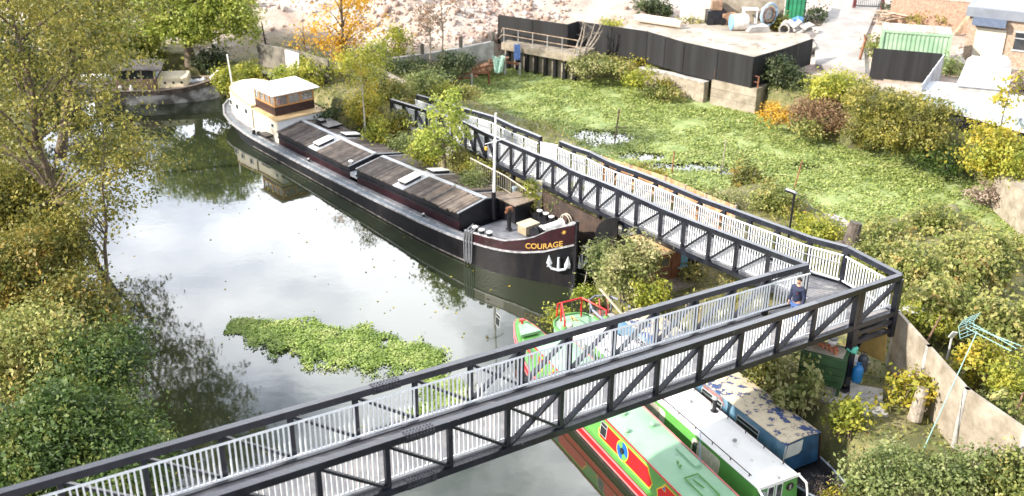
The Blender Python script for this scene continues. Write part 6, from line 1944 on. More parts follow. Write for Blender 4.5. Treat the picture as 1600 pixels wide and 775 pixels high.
p = T(1340, 100, 3.1); m = MB(); m.bar(p - Vector((0, 0, .4)), p + Vector((.35, .1, 1.9)), .14, .14); m.bar(p + Vector((.33, .1, 1.8)), p + Vector((.2, .1, 2.1)), .1, .1)
solo('rusty_post', m, RUST, 'leaning rusty post at the end of the access road', 'post')
sheet('access_road', 'pale worn concrete access road', [(1272, 60), (1275, 100), (1352, 112), (1350, 62), (1372, 10), (1384, -20), (1310, -20), (1298, 15)], 3.42, mat('worn_road', (.24, .225, .215), .9, .1, .7, .2, color2=(.35, .33, .31)))
wallrun('brick_wall', 'pinkish brick boundary wall behind the timber pile', 'wall', [T(1388, 36, 3.3), T(1516, 48, 3.3)], 3, 5.5, .3, mat('pink_brick', (.32, .19, .14), .9, .12, 7, .4, color2=(.44, .30, .23)), cap=CONC)
m = MB(); t = thing('gate', 'dark barred gate across the top of the access road', 'gate', tuple(T(1355, 12, 3.4)))
g0, g1 = T(1334, 12, 3.4), T(1378, 14, 3.4)
m.bar(g0 + Vector((0, 0, .2)), g1 + Vector((0, 0, .2)), .06, .08); m.build('rail', BLACK, t); m = MB(); m.bar(g0 + Vector((0, 0, 1.5)), g1 + Vector((0, 0, 1.5)), .06, .08); m.build('rail', BLACK, t)
m = MB()
for i in range(15): p = g0.lerp(g1, i / 14); m.bar(p + Vector((0, 0, .1)), p + Vector((0, 0, 1.55)), .035, .035)
m.build('bars', BLACK, t)
for p in (g0, g1): m = MB(); m.box(p + Vector((0, 0, .95)), (.22, .22, 2.0)); m.build('gate_post', mat('dark_red_post', (.12, .03, .03), .7), t)
p = T(1400, 36, 3.3); m = MB(); rnd = random.Random(2)
for i in range(46):
    c = p + Vector((rnd.uniform(-1, 1), rnd.uniform(-.7, .7), rnd.uniform(.05, .9))); a = rnd.uniform(-.5, .5)
    d = Vector((math.cos(a), math.sin(a), rnd.uniform(-.12, .12))) * rnd.uniform(.7, 1.3); m.bar(c - d, c + d, .12, .06)
tag(m.build('timber_pile', plank_mat('old_timber', (.42, .30, .22), (.55, .42, .32), (.66, .56, .46))), 'loose pile of pale and pinkish timber behind the mint green container', 'timber pile')
# building in the corner
t = thing('workshop', 'brick workshop with a flat grey roof in the far corner', 'building', tuple(T(1560, 70, 3.2)))
w0, w1 = T(1516, 22, 6.4), T(1660, 38, 6.4)
BR2 = mat('buff_brick', (.28, .20, .15), .9, .12, 7, .4, color2=(.40, .32, .25))
d = (w1 - w0); d.z = 0; L = d.length; d.normalize(); n = Vector((-d.y, d.x, 0)); az = math.atan2(d.y, d.x)
m = MB(); m.prism([tuple(p[:2]) for p in (w0 + n * .02, w1 + n * .02, w1 + n * 6, w0 + n * 6)], 3, 6.3); wk = m.build('wall', BR2, t)
m = MB(); m.prism([tuple(p[:2]) for p in (w0 - n * .25 - d * .25, w1 - n * .25, w1 + n * 6, w0 + n * 6 - d * .25)], 6.3, 6.95); m.build('roof', mat('slate_grey_cladding', (.17, .19, .23), .6, .1, 1), t)
m = MB(); m.prism([tuple(p[:2]) for p in (w0 + n * .2 + d * .2, w1 + n * .2, w1 + n * 6, w0 + n * 6 + d * .2)], 6.95, 7.0); m.build('roof_felt', mat('pale_felt', (.50, .50, .52), .8, .1, 1), t)
m = MB(); c = w0 + d * 1.4 - n * .35; m.box((c.x, c.y, 6.05), (2.2, .6, .5), az); m.build('canopy', mat('blue_grey_steel', (.10, .13, .20), .5), t)
m = MB(); c = w0 + d * 3.7 - n * .0; m.box((c.x, c.y, 4.9), (1.0, .06, 1.2), az); wn_ = m.build('window', GLASS, t)
m = MB(); m.box((c.x, c.y - .02, 5.55), (1.2, .1, .1), az); m.box((c.x, c.y - .02, 4.25), (1.2, .12, .1), az); m.box((c.x, c.y - .03, 5.1), (1.0, .08, .06), az); m.build('frame', LIGHTG, wn_)
m = MB(); c = w0 + d * 1.6 - n * .06; m.box((c.x, c.y, 4.4), (2.0, .08, 2.3), az); m.build('shutter', mat('cream_board', (.52, .47, .39), .7, .06, 2), t)
p = T(1536, 76, 3.2); t = thing('door_frame', 'white glazed door frame leaning beside the workshop', 'frame', tuple(p))
m = MB(); u_ = Vector((.98, -.15, 0)); v_ = Vector((.12, .3, 1)).normalized()
for i in range(4): m.bar(p + u_ * (i * .36 - .5), p + u_ * (i * .36 - .5) + v_ * 2.0, .07, .05)
for j in range(4): m.bar(p + u_ * -.5 + v_ * (.05 + j * .63), p + u_ * .58 + v_ * (.05 + j * .63), .05, .07)
m.build('glazing_bars', WHITEP, t)
m = MB(); c = p + u_ * 1.0 + Vector((0, .25, 1.0)); m.box(c, (.75, .06, 2.1), -.15, (-.2, 0)); solo('board', m, mat('pale_buff_board', (.70, .60, .46), .7, .06, 2), 'tall pale buff board leaning right of the white door frame', 'board')
m = MB()
for i in range(4): c = T(1500 + i * 3, 52, 3.2); m.bar(c + Vector((-.7, -.5, 0)), c + Vector((.7, .3, 1.7 + .2 * i)), .18, .05)
solo('leaning_planks', m, mat('brown_planks', (.36, .26, .18), .8, .2, 4), 'few brown planks leaning beside the mint green container', 'planks')
# sheds with flat pale roofs on the right
t = thing('long_shed', 'long low shed with a bright flat roof and grey fascia on the right bank', 'shed', tuple(T(1520, 190, 2)))
def at_list(l, z): return [tuple(T(a, b_, z)[:2]) for a, b_ in l]
RZ = 4.6
WHF = mat('white_flat_roof', (.46, .48, .52), .6, .06, .8, .05)
main = [(1440, 143), (1600, 186), (1700, 212), (1700, 165), (1600, 150), (1503, 131), (1450, 126)]
pl_ = [T(a, b_, RZ) for a, b_ in main]
m = MB(); m.prism([tuple(p[:2]) for p in pl_], RZ - .07, RZ); m.build('roof', WHF, t)
fr = [T(1440, 143, RZ), T(1600, 186, RZ), T(1700, 212, RZ)]
def offs(p, k): q = Vector((p.x, p.y, 0)); return q + Vector((-.25, -.96, 0)) * k
m = MB()
for i in range(2):
    a, b_ = fr[i], fr[i + 1]; m.bar((a.x, a.y, RZ - .30), (b_.x, b_.y, RZ - .30), .10, .44)
m.build('fascia', mat('grey_blue_fascia', (.30, .36, .42), .6, .1, 2), t)
m = MB()
for i in range(2):
    a, b_ = fr[i], fr[i + 1]; m.bar((a.x, a.y - .12, RZ - .62), (b_.x, b_.y - .12, RZ - .62), .3, .18)
m.build('gutter_board', WHF, t)
m = MB(); ip = [Vector((p.x, p.y, 0)) + Vector((.15, .35, 0)) for p in fr] + [Vector((p.x, p.y, 0)) for p in pl_[3:]]
m.prism([tuple(p[:2]) for p in ip], 1.2, RZ - .08); m.build('wall', mat('black_weatherboard', (.03, .032, .04), .8, .3, 2), t)
t2 = thing('store_roof', 'pale grey square roofed store beside the long shed', 'shed', tuple(T(1540, 130, 3)))
sq = [T(a, b_, 5.0) for a, b_ in ((1508, 101), (1580, 108), (1577, 140), (1494, 132))]
m = MB(); m.prism([tuple(p[:2]) for p in sq], 4.92, 5.0); m.build('roof', mat('pale_grey_roof', (.38, .40, .44), .7, .06, 1), t2)
cc_ = sum((Vector((p.x, p.y, 0)) for p in sq), Vector()) / 4
m = MB(); m.prism([tuple((cc_ + (Vector((p.x, p.y, 0)) - cc_) * .94)[:2]) for p in sq], 3.0, 4.918); m.build('wall', CONCG, t2)
for i, (px, py, s_) in enumerate(((1528, 96, .8), (1560, 98, .9), (1545, 90, .7))):
    p = T(px, py, 3.9); m = MB(); m.blob((p.x, p.y, 3.7), (s_, s_ * .8, s_ * .75), 30 + i, .12)
    solo('bulk_bag', m, mat('white_bulk_bag', (.76, .75, .74), .8, .06, 3, .3), ['white bulk bag at the left end of the row by the store roof', 'larger white bulk bag at the right end of the row', 'small white bulk bag tucked behind the other two'][i], 'bulk bag', 'white bulk bags')
p = T(1560, 84, 3.3); m = MB(); m.tube([p + Vector((-1, .1, .3)), p + Vector((0, 0, .5)), p + Vector((.9, -.2, .25))], .06, 8)
solo('red_hose', m, mat('red_hose', (.50, .06, .04), .5), 'red hose lying across the rubble by the white bags', 'hose')
m = MB(); rnd = random.Random(14)
for i in range(60):
    c = T(rnd.uniform(1490, 1600), rnd.uniform(78, 100), 3.2); m.blob(c, (rnd.uniform(.1, .4), rnd.uniform(.1, .3), rnd.uniform(.05, .2)), i, .4, 1)
tag(m.build('rubble_scatter', mat('pale_rubble', (.62, .58, .54), .9, .15, 3)), 'pale broken rubble around the bulk bags', kind='stuff')
ZOFF = 0.0
wallrun('concrete_slab', 'big tilted slab of pale concrete at the right edge above the creek', 'slab', [T(1577, 268, 2.1), T(1660, 336, 2.1)], -.3, [2.1, 2.4], 1.4, CONC)

# ------------------------------------------------------------------ the island under the ramp
wallrun('board_fence', 'orange wooden panel fence along the creek behind the ramp', 'fence', [T(940, 244, 3.0), T(985, 258, 3.0), T(1040, 276, 3.0), T(1104, 304, 3.0), T(1150, 322, 3.0)], 1.5, 3.0, .05, BOARDO, 'orange board fences', panel=.16, post=(1.8, .1, .05, mat('grey_fence_post', (.30, .26, .22), .9)))
a_ = farR[1] + rn * 1.2; b_ = farR[7] + rn * 1.3
wallrun('board_fence', 'orange wooden fence glimpsed through the ramp railings near the corner', 'fence', [a_, b_], 1.5, 3.3, .05, BOARDO, 'orange board fences', panel=.16, post=(1.8, .1, .05, MATS['grey_fence_post']))
a_, b_ = T(836, 287, 3.0), T(946, 352, 3.0)
wallrun('steel_wall', 'dark brown steel sheet wall standing below the ramp', 'wall', [a_ + rn * .35, b_ + rn * .35], .3, [2.6, 2.9], .12, mat('brown_sheet_steel', (.035, .027, .025), .6, .3, 2, .1, color2=(.075, .05, .04)), panel=.6)
p = T(945, 404, 1.6)
t = thing('black_sheet', 'large black round topped sheet standing upright beside the barge bow', 'sheet', tuple(p))
m = MB(); u_ = Vector((.86, -.5, 0)).normalized(); v_ = Vector((0, 0, 1)); nn2 = Vector((u_.y, -u_.x, 0)) * .06
o_ = [p + u_ * -.5 - v_ * .8, p + u_ * .55 - v_ * .8, p + u_ * .55 + v_ * 2.1] + [p + u_ * (.55 - 1.05 * math.sin(a)) + v_ * (1.0 + 1.1 * math.cos(a)) for a in np.linspace(.15, 1.57, 8)]
k = len(o_); m.add([q - nn2 for q in o_] + [q + nn2 for q in o_], [tuple(range(k)), tuple(range(2 * k - 1, k - 1, -1))] + [(i, (i + 1) % k, k + (i + 1) % k, k + i) for i in range(k)]); m.build('sheet_panel', HULLM, t)
a_, b_, c_ = T(735, 247, 2.9), T(790, 275, 2.7), T(830, 302, 2.5)
t = thing('garden_railing', 'grey picket railing stepping down the bank between barge and ramp', 'railing', (a_.x, a_.y, 1.8))
m = MB(); m.tube([a_, b_, c_], .035, 8); m.tube([a_ - Vector((0, 0, .75)), b_ - Vector((0, 0, .75)), c_ - Vector((0, 0, .75))], .02, 6); m.build('top_rail', mat('pale_worn_rail', (.42, .39, .35), .7, .2, 4), t)
m = MB()
for i in range(34):
    f = i / 33; q = a_.lerp(b_, f / .55) if f < .55 else b_.lerp(c_, (f - .55) / .45); m.bar(q - Vector((0, 0, .8)), q, .02, .02)
m.build('pickets', MATS['pale_worn_rail'], t)
p = T(834, 318, 1.9); t = thing('gate_post', 'stout grey post wrapped in leafy climber beside the picket railing', 'post', tuple(p))
m = MB(); m.box(p + Vector((.25, 0, .5)), (.3, .25, 1.4)); m.build('stone', CONCG, t)
P_, N_ = clump_points([((p.x - .1, p.y - .1, 2.4), (.4, .35, .75))], 900, clump=16, spread=.1); quads_mesh('climber', leaves_at(P_, N_, .10), LM['yellowgreen'], t)
# cabin on the island
p = T(1048, 434, 1.9); az = R(28)
t = thing('garden_shed', 'small brown boarded shed with a flat tan roof on the island', 'shed', tuple(p), az)
U = Vector((math.cos(az), math.sin(az), 0)); W_ = Vector((-U.y, U.x, 0))
m = MB(); m.prism([tuple((p + U * a + W_ * b_)[:2]) for a, b_ in ((-.75, 0), (.45, 0), (.45, 1.6), (-.75, 1.6))], 1.7, 3.2); w_ = m.build('wall', mat('brown_shed_boards', (.13, .06, .035), .7, .3, 4, .2, stretch=(6, 6, 1), color2=(.22, .11, .06)), t)
m = MB(); m.prism([tuple((p + U * a + W_ * b_)[:2]) for a, b_ in ((-.95, -.25), (.6, -.25), (.6, 1.8), (-.95, 1.8))], 3.2, 3.27); m.build('roof', TAN, t)
m = MB(); c = p + U * -.4 - W_ * .02; m.box((c.x, c.y, 2.75), (.5, .04, .5), az); wn_ = m.build('window', VARN, w_)
m = MB(); c = p + U * -.4 - W_ * .05; m.box((c.x, c.y, 2.75), (.4, .02, .4), az); m.build('pane', GLASS, wn_)
m = MB(); c = p + U * .2 - W_ * .02; m.box((c.x, c.y, 2.45), (.42, .04, 1.3), az); m.build('door', mat('reddish_door', (.20, .08, .04), .6, .2, 4), w_)
m = MB(); m.prism([tuple((p + U * a + W_ * b_)[:2]) for a, b_ in ((-.9, -.8), (.7, -.8), (.7, 0), (-.9, 0))], 1.55, 1.85); m.build('porch_boards', mat('grey_porch_boards', (.26, .22, .18), .9, .2, 4), t)
p = T(1042, 408, 2.6); t = thing('flag', 'small red and white flag hanging before the shed', 'flag', tuple(p))
m = MB(); m.tube([p + Vector((0, 0, -.7)), p + Vector((.03, 0, .55))], .012, 6); m.build('staff', VARN, t)
FLR = mat('flag_red', (.55, .05, .08), .8); FLW = mat('flag_white', (.75, .72, .72), .8)
for j, (mt_, z0_, z1_) in enumerate(((FLR, .1, .22), (FLW, .22, .34), (FLR, .34, .46))):
    m = MB(); m.add([p + Vector((.02, 0, z0_)), p + Vector((.12, .04, z0_ - .05)), p + Vector((.22, 0, z0_ - .08)), p + Vector((.22, 0, z1_ - .08)), p + Vector((.12, .04, z1_ - .05)), p + Vector((.02, 0, z1_))], [(0, 1, 4, 5), (1, 2, 3, 4)]); m.build('stripe', mt_, t)
p = T(1063, 428, 1.9); t = thing('garden_chair', 'pale blue garden chair standing beside the shed', 'chair', tuple(p))
BLP = mat('light_blue_plastic', (.22, .46, .60), .6, .15, 12)
m = MB(); m.box(p + Vector((0, 0, .42)), (.5, .45, .05), .3); m.build('seat', BLP, t)
m = MB(); m.box(p + Vector((.05, .2, .72)), (.5, .05, .6), .3, (-.15, 0)); m.build('backrest', BLP, t)
for dx in (-.2, .2):
    for dy in (-.18, .18): m = MB(); m.box(p + Vector((dx, dy, .2)), (.05, .05, .4), .3); m.build('leg', BLP, t)
p = T(1080, 420, 1.9); m = MB(); m.lathe(p, [(.25, 0), (.3, .5), (.28, .55), (.1, .6)], 14); solo('dustbin', m, BLACK, 'black lidded bin behind the pale blue garden chair', 'bin')
# lamp beside the ramp
p = at(1222, 345, 5.0) + rn * .5; zt_ = up(p, 300)
t = thing('street_lamp', 'slim black lamp post with a flat head rising behind the ramp', 'street lamp', (p.x, p.y, 1.8))
m = MB(); m.tube([(p.x, p.y, 1.5), (p.x, p.y, zt_)], .045, 10); m.build('pole', BLACK, t)
m = MB(); m.box((p.x - .16, p.y - .02, zt_ + .05), (.5, .24, .06), R(-20), (0, .25)); hdm = m.build('lamp_head', BLACK, t)
m = MB(); m.box((p.x - .17, p.y - .02, zt_ + .10), (.36, .18, .02), R(-20), (0, .25)); m.build('cover', GALV, hdm)
# odd posts and rocks in the creek
for (x0, y0, x1, y1, r_, mt_, lb) in ((960, 222, 965, 170, .05, BARK, 'thin bare post with a crosspiece standing in the creek weed'), (1238, 300, 1247, 250, .035, RUST, 'thin orange cane leaning at the creek edge near the ramp'),
                                    (1050, 270, 1051, 235, .04, RUST, 'short rusty stake behind the orange fence'), (1128, 262, 1130, 217, .03, BARKP, 'pale slender cane standing alone in mid creek')):
    p = T(x0, y0, .1); z = up(p, y1); m = MB(); m.tube([p - Vector((0, 0, .3)), Vector((p.x + (x1 - x0) / scale_at(p), p.y, z))], r_, 6)
    if 'cross' in lb: q = p + Vector((.3, 0, z * .45)); m.tube([q - Vector((.35, 0, .05)), q + Vector((.5, 0, -.08))], .04, 6)
    solo('stake', m, mt_, lb, 'stake', 'stakes in the creek')
m = MB(); p = T(1298, 355, .6); m.blob((p.x, p.y, .7), (1.25, .8, .55), 41, .2); solo('rock', m, mat('pale_stone', (.52, .48, .46), .9, .15, 3, .5), 'big pale grey rock at the creek edge behind the corner', 'rock')
m = MB(); p = T(1332, 388, 2.0); m.tube([(p.x, p.y + .5, 1.4), (p.x + .05, p.y + .5, 2.2), (p.x + .2, p.y + .6, 3.0)], [.4, .33, .28], 12); m.blob((p.x - .3, p.y + .4, 1.9), (.3, .25, .3), 43, .3); solo('tree_stump', m, mat('dark_weathered_wood', (.09, .075, .065), .9, .3, 4, .4), 'dark weathered stump just behind the bridge corner', 'stump')
m = MB(); p = T(875, 199, .1); q = T(838, 190, .1); m.tube([T(822, 203, .7), T(848, 197, 1.2), T(862, 200, 1.1), T(880, 215, .4)], .03, 6); m.tube([T(850, 206, 0), T(848, 197, 1.2)], .03, 6); m.tube([T(868, 208, 0), T(862, 200, 1.1)], .03, 6)
solo('bent_handrail', m, BLACK, 'bent black handrail dipping to the creek behind the white ramp panel', 'handrail')

# ------------------------------------------------------------------ right bank below the corner
ct, cz = T(1404, 486, 4.0), 4.0
wallrun('concrete_fence', 'tall stained concrete panel fence sloping down the right bank', 'wall', [ct, T(1452, 540, 4.0), T(1512, 607, 4.0), T(1606, 672, 4.0), T(1700, 735, 4.0)], 1.3, 4.0, .12, CONC, panel=1.9, post=(1.95, .16, .0, CONCG))
for (x0, y0, x1, y1) in ((1418, 582, 1458, 498), (1570, 690, 1588, 620)):
    p = T(x0, y0, 2.2); z = up(p, y1); m = MB(); m.tube([p - Vector((0, 0, .3)), Vector((p.x + (x1 - x0) / scale_at(p), p.y + .3, z))], [.05, .03], 6)
    m.tube([p + Vector((.3, .1, .9)), p + Vector((.55, .1, 1.1))], .02, 5)
    solo('leaning_stick', m, mat('reddish_dead_wood', (.17, .10, .07), .9, .3, 5), 'bare brown stem leaning against the concrete fence %s' % ('near the bridge leg' if x0 < 1500 else 'at its lower end'), 'stick', 'dead stems on the concrete fence')
AERM = mat('verdigris_aerial', (.24, .40, .38), .6, .15, 6)
p0 = T(1444, 700, 2.3); s_ = scale_at(p0)
p1 = Vector((p0.x + 1.45, p0.y + 1.2, 0)); p1.z = up(p1, 516)
t = thing('tv_aerial', 'tall pale turquoise television aerial on a leaning pole over the right bank', 'aerial', tuple(p0))
m = MB(); m.tube([p0, p0.lerp(p1, .5), p1], [.022, .02, .018], 8); m.build('pole', AERM, t)
bd = (T(1556, 524, p1.z) - T(1492, 492, p1.z)); bd.z = 0; bd.normalize(); bs = Vector((-bd.y, bd.x, 0))
top = p1 + Vector((0, 0, .06))
for k, off in enumerate((-.10, .0, .10)):
    m = MB(); a = top - bd * .35 + Vector((0, 0, .12 if k == 1 else -.06)) + bs * off; b_ = top + bd * 1.35 + Vector((0, 0, .02)) + bs * off * 2.6
    m.tube([a, b_], .013, 6)
    for i in range(13): q = a.lerp(b_, .15 + .85 * i / 12); m.tube([q - bs * .06, q + bs * .06], .008, 5)
    m.build('boom', AERM, t)
m = MB(); c = top - bd * .42
for i in range(8):
    z = -.34 + i * .10; m.tube([c + bs * -.36 + Vector((0, 0, z)) - bd * abs(z) * .45 * -1, c + bs * .36 + Vector((0, 0, z)) - bd * abs(z) * .45 * -1], .011, 5)
for k in (-.36, 0, .36): m.tube([c + bs * k + Vector((0, 0, -.36)) + bd * .15, c + bs * k, c + bs * k + Vector((0, 0, .38)) + bd * .16], .014, 5)
m.build('reflector', AERM, t)
# green locker with flower pots, gas bottle, boards
p = T(1312, 596, 2.25); az = R(-28)
t = thing('storage_locker', 'dark green wooden locker with a worn grey lid under the bridge', 'locker', tuple(p), az)
GL = mat('dark_green_locker_paint', (.035, .085, .035), .5, .15, 2, .05)
U = Vector((math.cos(az), math.sin(az), 0)); W_ = Vector((-U.y, U.x, 0))
cc_ = p + U * -.62 + W_ * .02 + Vector((0, 0, -.12))
m = MB(); m.box(cc_ + Vector((0, 0, .62)), (1.5, .95, 1.1), az); m.build('box', GL, t, bevel=.015)
m = MB(); m.box(cc_ + Vector((0, 0, 1.2)), (1.56, 1.0, .05), az); m.build('lid_edge', GL, t)
m = MB(); m.box(cc_ + Vector((0, 0, 1.232)), (1.3, .76, .012), az); m.build('lid', mat('worn_plywood_lid', (.30, .27, .22), .8, .15, 3), t)
for k in range(3): m = MB(); m.bar(cc_ + U * -.74 - W_ * .48 + Vector((0, 0, .3 + .28 * k)), cc_ + U * .74 - W_ * .48 + Vector((0, 0, .3 + .28 * k)), .012, .012); m.build('board_line', BLACK, t)
for a in (-.65, .65): m = MB(); m.box(cc_ + U * a - W_ * .35 + Vector((0, 0, -.1)), (.1, .1, .5), az); m.build('leg', GL, t)
TERR = mat('terracotta', (.42, .17, .09), .85, .12, 6)
proto = None
pots = [(-.42, .2), (-.27, .12), (-.12, .03), (.05, -.02), (.22, -.12), (.38, -.2), (.30, .02)]
plb = ['terracotta pot at the left end of the row on the green locker', 'second terracotta pot from the left on the green locker', 'third terracotta pot from the left on the green locker', 'middle terracotta pot in the row on the green locker',
       'terracotta pot right of the middle one on the green locker', 'terracotta pot at the right end of the row on the green locker', 'terracotta pot set just behind the right end of the row']
for i, (a, b_) in enumerate(pots):
    q = cc_ + U * a + W_ * b_ + Vector((0, 0, 1.24))
    if proto is None:
        m = MB(); m.lathe((0, 0, 0), [(.055, 0), (.075, .13), (.085, .13), (.085, .17), (.07, .17), (.06, .05)], 14); proto = m.build('flower_pot', TERR, None, smooth=False); o_ = proto
    else:
        o_ = proto.copy(); col.objects.link(o_)
    o_.location = q; tag(o_, plb[i], 'flower pot', 'terracotta pots on the green locker')
q = cc_ + U * .12 + W_ * .32 + Vector((0, 0, 1.24))
m = MB(); m.lathe(q, [(.12, 0), (.18, .22), (.2, .22), (.2, .27), (.16, .26), (.11, .04)], 18); solo('plant_tub', m, WHITEP, 'round white plastic tub behind the terracotta pots', 'tub')
q = cc_ + U * .72 + W_ * .3; m = MB(); m.blob(q + Vector((.12, 0, 1.25)), (.2, .16, .14), 3, .25); solo('turquoise_bag', m, mat('turquoise_plastic', (.10, .48, .36), .5), 'crumpled turquoise plastic bag at the end of the green locker', 'bag')
def gas_bottle(p, label, matl):
    t = thing('gas_bottle', label, 'gas bottle', tuple(p), 0, 'gas bottles under the bridge')
    m = MB(); m.lathe(p, [(.17, 0), (.18, .04), (.18, .48), (.13, .58), (.05, .62)], 18); m.build('cylinder', matl, t, smooth=True)
    m = MB(); m.tube([p + Vector((.11 * math.cos(a), .11 * math.sin(a), .68)) for a in np.linspace(0, 5.2, 14)], .014, 6); m.tube([p + Vector((0, 0, .6)), p + Vector((0, 0, .7))], .03, 8); m.build('collar', matl, t)
gas_bottle(T(1338, 595, 2.25), 'blue gas bottle standing beside the bridge leg', mat('gas_bottle_blue', (.015, .16, .42), .4, .1, 5))
gas_bottle(T(1346, 578, 2.25), 'dark grey gas bottle behind the blue one', mat('gas_bottle_grey', (.05, .06, .08), .5))
q = T(1362, 570, 2.25); m = MB(); m.box(q + Vector((0, .6, .75)), (1.3, .05, 1.5), R(-50), (.15, 0)); m.box(q + Vector((.02, .56, .8)), (.06, .06, 1.6), R(-50), (.15, 0))
solo('plywood_board', m, mat('yellow_plywood', (.42, .29, .10), .7, .12, 3), 'sheet of yellow plywood leaning behind the gas bottles', 'board')
for i, (px, py, w_, d_) in enumerate(((1300, 603, 1.0, .8), (1356, 600, 1.1, .9), (1368, 622, .8, .8))):
    q = T(px, py, 2.25); m = MB(); m.box((q.x, q.y, gz(q.x, q.y) + .06), (w_, d_, .12), R(-30 + 12 * i)); m.bar((q.x - .2, q.y - .3, gz(q.x, q.y) + .13), (q.x + .3, q.y - .2, gz(q.x, q.y) + .13), .03, .02)
    solo('paving_slab', m, CONCG, ['paving slab before the green locker', 'paving slab under the gas bottles', 'paving slab by the rear bridge leg'][i], 'paving slab', 'paving slabs under the bridge')
p = T(1432, 640, 2.3); t_ = thing('tree_stump', 'sawn pale stump on the bank below the yellow leaved shrub', 'stump', tuple(p))
m = MB(); m.tube([p - Vector((0, 0, .4)), p + Vector((.1, .1, .5)), p + Vector((.15, .15, .75))], [.24, .2, .19], 14); m.build('trunk', BARKP, t_)
p = T(1440, 484, 3.0); m = MB(); m.blob(p, (.75, .35, .14), 77, .12)
solo('flat_board', m, mat('pale_stone_slab', (.56, .56, .56), .8, .1, 3), 'pale flat slab showing among the leaves beside the bridge corner', 'slab')
p = T(1489, 523, 3.6); m = MB(); m.box(p, (.22, .04, .28), R(10), (.3, .3)); m.box(p + Vector((0, .05, -.8)), (.05, .05, 1.6)); solo('small_sign', m, mat('pale_back_plate', (.55, .56, .58), .7), 'small pale plate on a stake under the television aerial', 'plate')
m = MB(); 
for f in np.linspace(0, 1, 6):
    q = T(1092, 512, 1.9).lerp(T(1070, 500, 1.9), f); m.tube([q, q + Vector((0, 0, .9))], .03, 6)
solo('low_stakes', m, BARKP, 'few pale stakes on the grass behind the boats', 'stakes')
m = MB(); a_, b_ = T(905, 466, .5), BF(.3, -1.3, 1.3); m.tube([a_, (a_ + b_) / 2 - Vector((0, 0, .35)), b_], .018, 6); solo('mooring_rope', m, ROPE, 'slack pale rope from the barge bow to the boats behind it', 'rope')
# ------------------------------------------------------------------ vegetation
GZ = 1.8
# left bank
for i, (bx, pal, dn, lf) in enumerate((
    ((-60, 555, 140, 800), 'ivy', 1.25, .15), ((40, 570, 222, 775), 'ivy', 1.3, .13), ((50, 470, 200, 650), 'ivy', 1.25, .14),
    ((-60, 470, 110, 640), 'bramble', 1.15, .15), ((40, 430, 160, 560), 'autumn', 1.1, .15), ((-50, 360, 80, 520), 'autumn', 1.1, .16),
    ((10, 330, 118, 450), 'olive', 1.1, .17), ((-60, 230, 70, 400), 'olive', 1.0, .18), ((0, 620, 90, 800), 'ivy', 1.2, .14), ((150, 640, 232, 800), 'ivy', 1.3, .12))):
    bush('bramble_bush', ['dark ivy mound at the bottom left corner', 'dense green ivy mound reaching the water by the bridge', 'dark green ivy mound halfway down the left bank', 'tangled green bramble at the lower left edge',
          'orange flecked bramble above the green ivy', 'large rusty orange bramble at the left edge', 'olive bush at the foot of the tall left tree', 'olive thicket at the left edge behind the tall tree',
          'low ivy patch where the bridge leaves the picture', 'bright ivy lobe touching the bridge rail over the water'][i], 'bush', bx, 2.3, pal, 'bushes on the left bank', leaf=lf * .92, dens=dn * 1.1, k=22, spread=.34, tall=[2.6, 2.2, 2.4, 3.2, 2.5, 3.4, 2.5, 4.2, 2.2, 1.7][i], depth=[4.5, 4, 4, 5, 4, 5, 4, 5, 4, 3][i])
b = at(100, 402, 1.9)
tree('tall_tree', 'tall sparse tree with fine olive leaves at the left of the river', 'tree', tuple(b), 14.5, .19,
     [((b.x - .3, b.y, 9.5), (3.6, 3.4, 2.4)), ((b.x + 2.6, b.y - .3, 8.0), (2.6, 2.3, 1.8)), ((b.x + 3.6, b.y + .2, 6.4), (2.2, 2.0, 1.2)), ((b.x - 2.6, b.y + .4, 7.2), (2.5, 2.2, 2.0)),
      ((b.x + .8, b.y, 12.6), (3.6, 3.2, 2.2)), ((b.x - 1.5, b.y, 13.8), (3.2, 3.0, 2.0)), ((b.x + 3.0, b.y, 10.6), (2.2, 2.2, 1.6)), ((b.x + .6, b.y, 4.6), (2.4, 2.0, 1.0))], 'olive', .15, dens=.40, lean=(-.3, .2), limbs=26, seed=5, spread=.34, shell=.15)
b = at(-75, 330, 2.0)
tree('broad_tree', 'dark leaved tree overhanging the top left corner', 'tree', tuple(b), 13.0, .3,
     [((b.x + .6, b.y - 1, 10), (4.0, 3.4, 2.6)), ((b.x + 3.2, b.y - 1.5, 8.2), (2.6, 2.4, 1.8)), ((b.x + 1.8, b.y, 12.5), (4.2, 3.2, 2.2)), ((b.x + 3.0, b.y - .8, 5.8), (2.2, 2.0, 1.4)), ((b.x + 5.0, b.y + .5, 12.0), (2.4, 2.2, 1.6))], 'olive', .17, dens=.6, lean=(1.2, -.5), limbs=18, seed=8, shell=.2)
b = at(88, 560, 1.6)
tree('slender_tree', 'slim leaning tree beyond the lower left bushes', 'tree', (b.x - .2, b.y + 5.8, 1.6), 7.2, .09,
     [((b.x + .7, b.y + 5.9, 6.2), (1.9, 1.6, 1.7)), ((b.x - .3, b.y + 6.0, 4.8), (1.5, 1.4, 1.2)), ((b.x + 1.3, b.y + 5.9, 7.6), (1.5, 1.4, 1.2))], 'olive', .14, dens=.5, lean=(1.0, .1), limbs=14, seed=21, shell=.15, spread=.25)
b = Vector((-25.0, 54.5, 1.9))
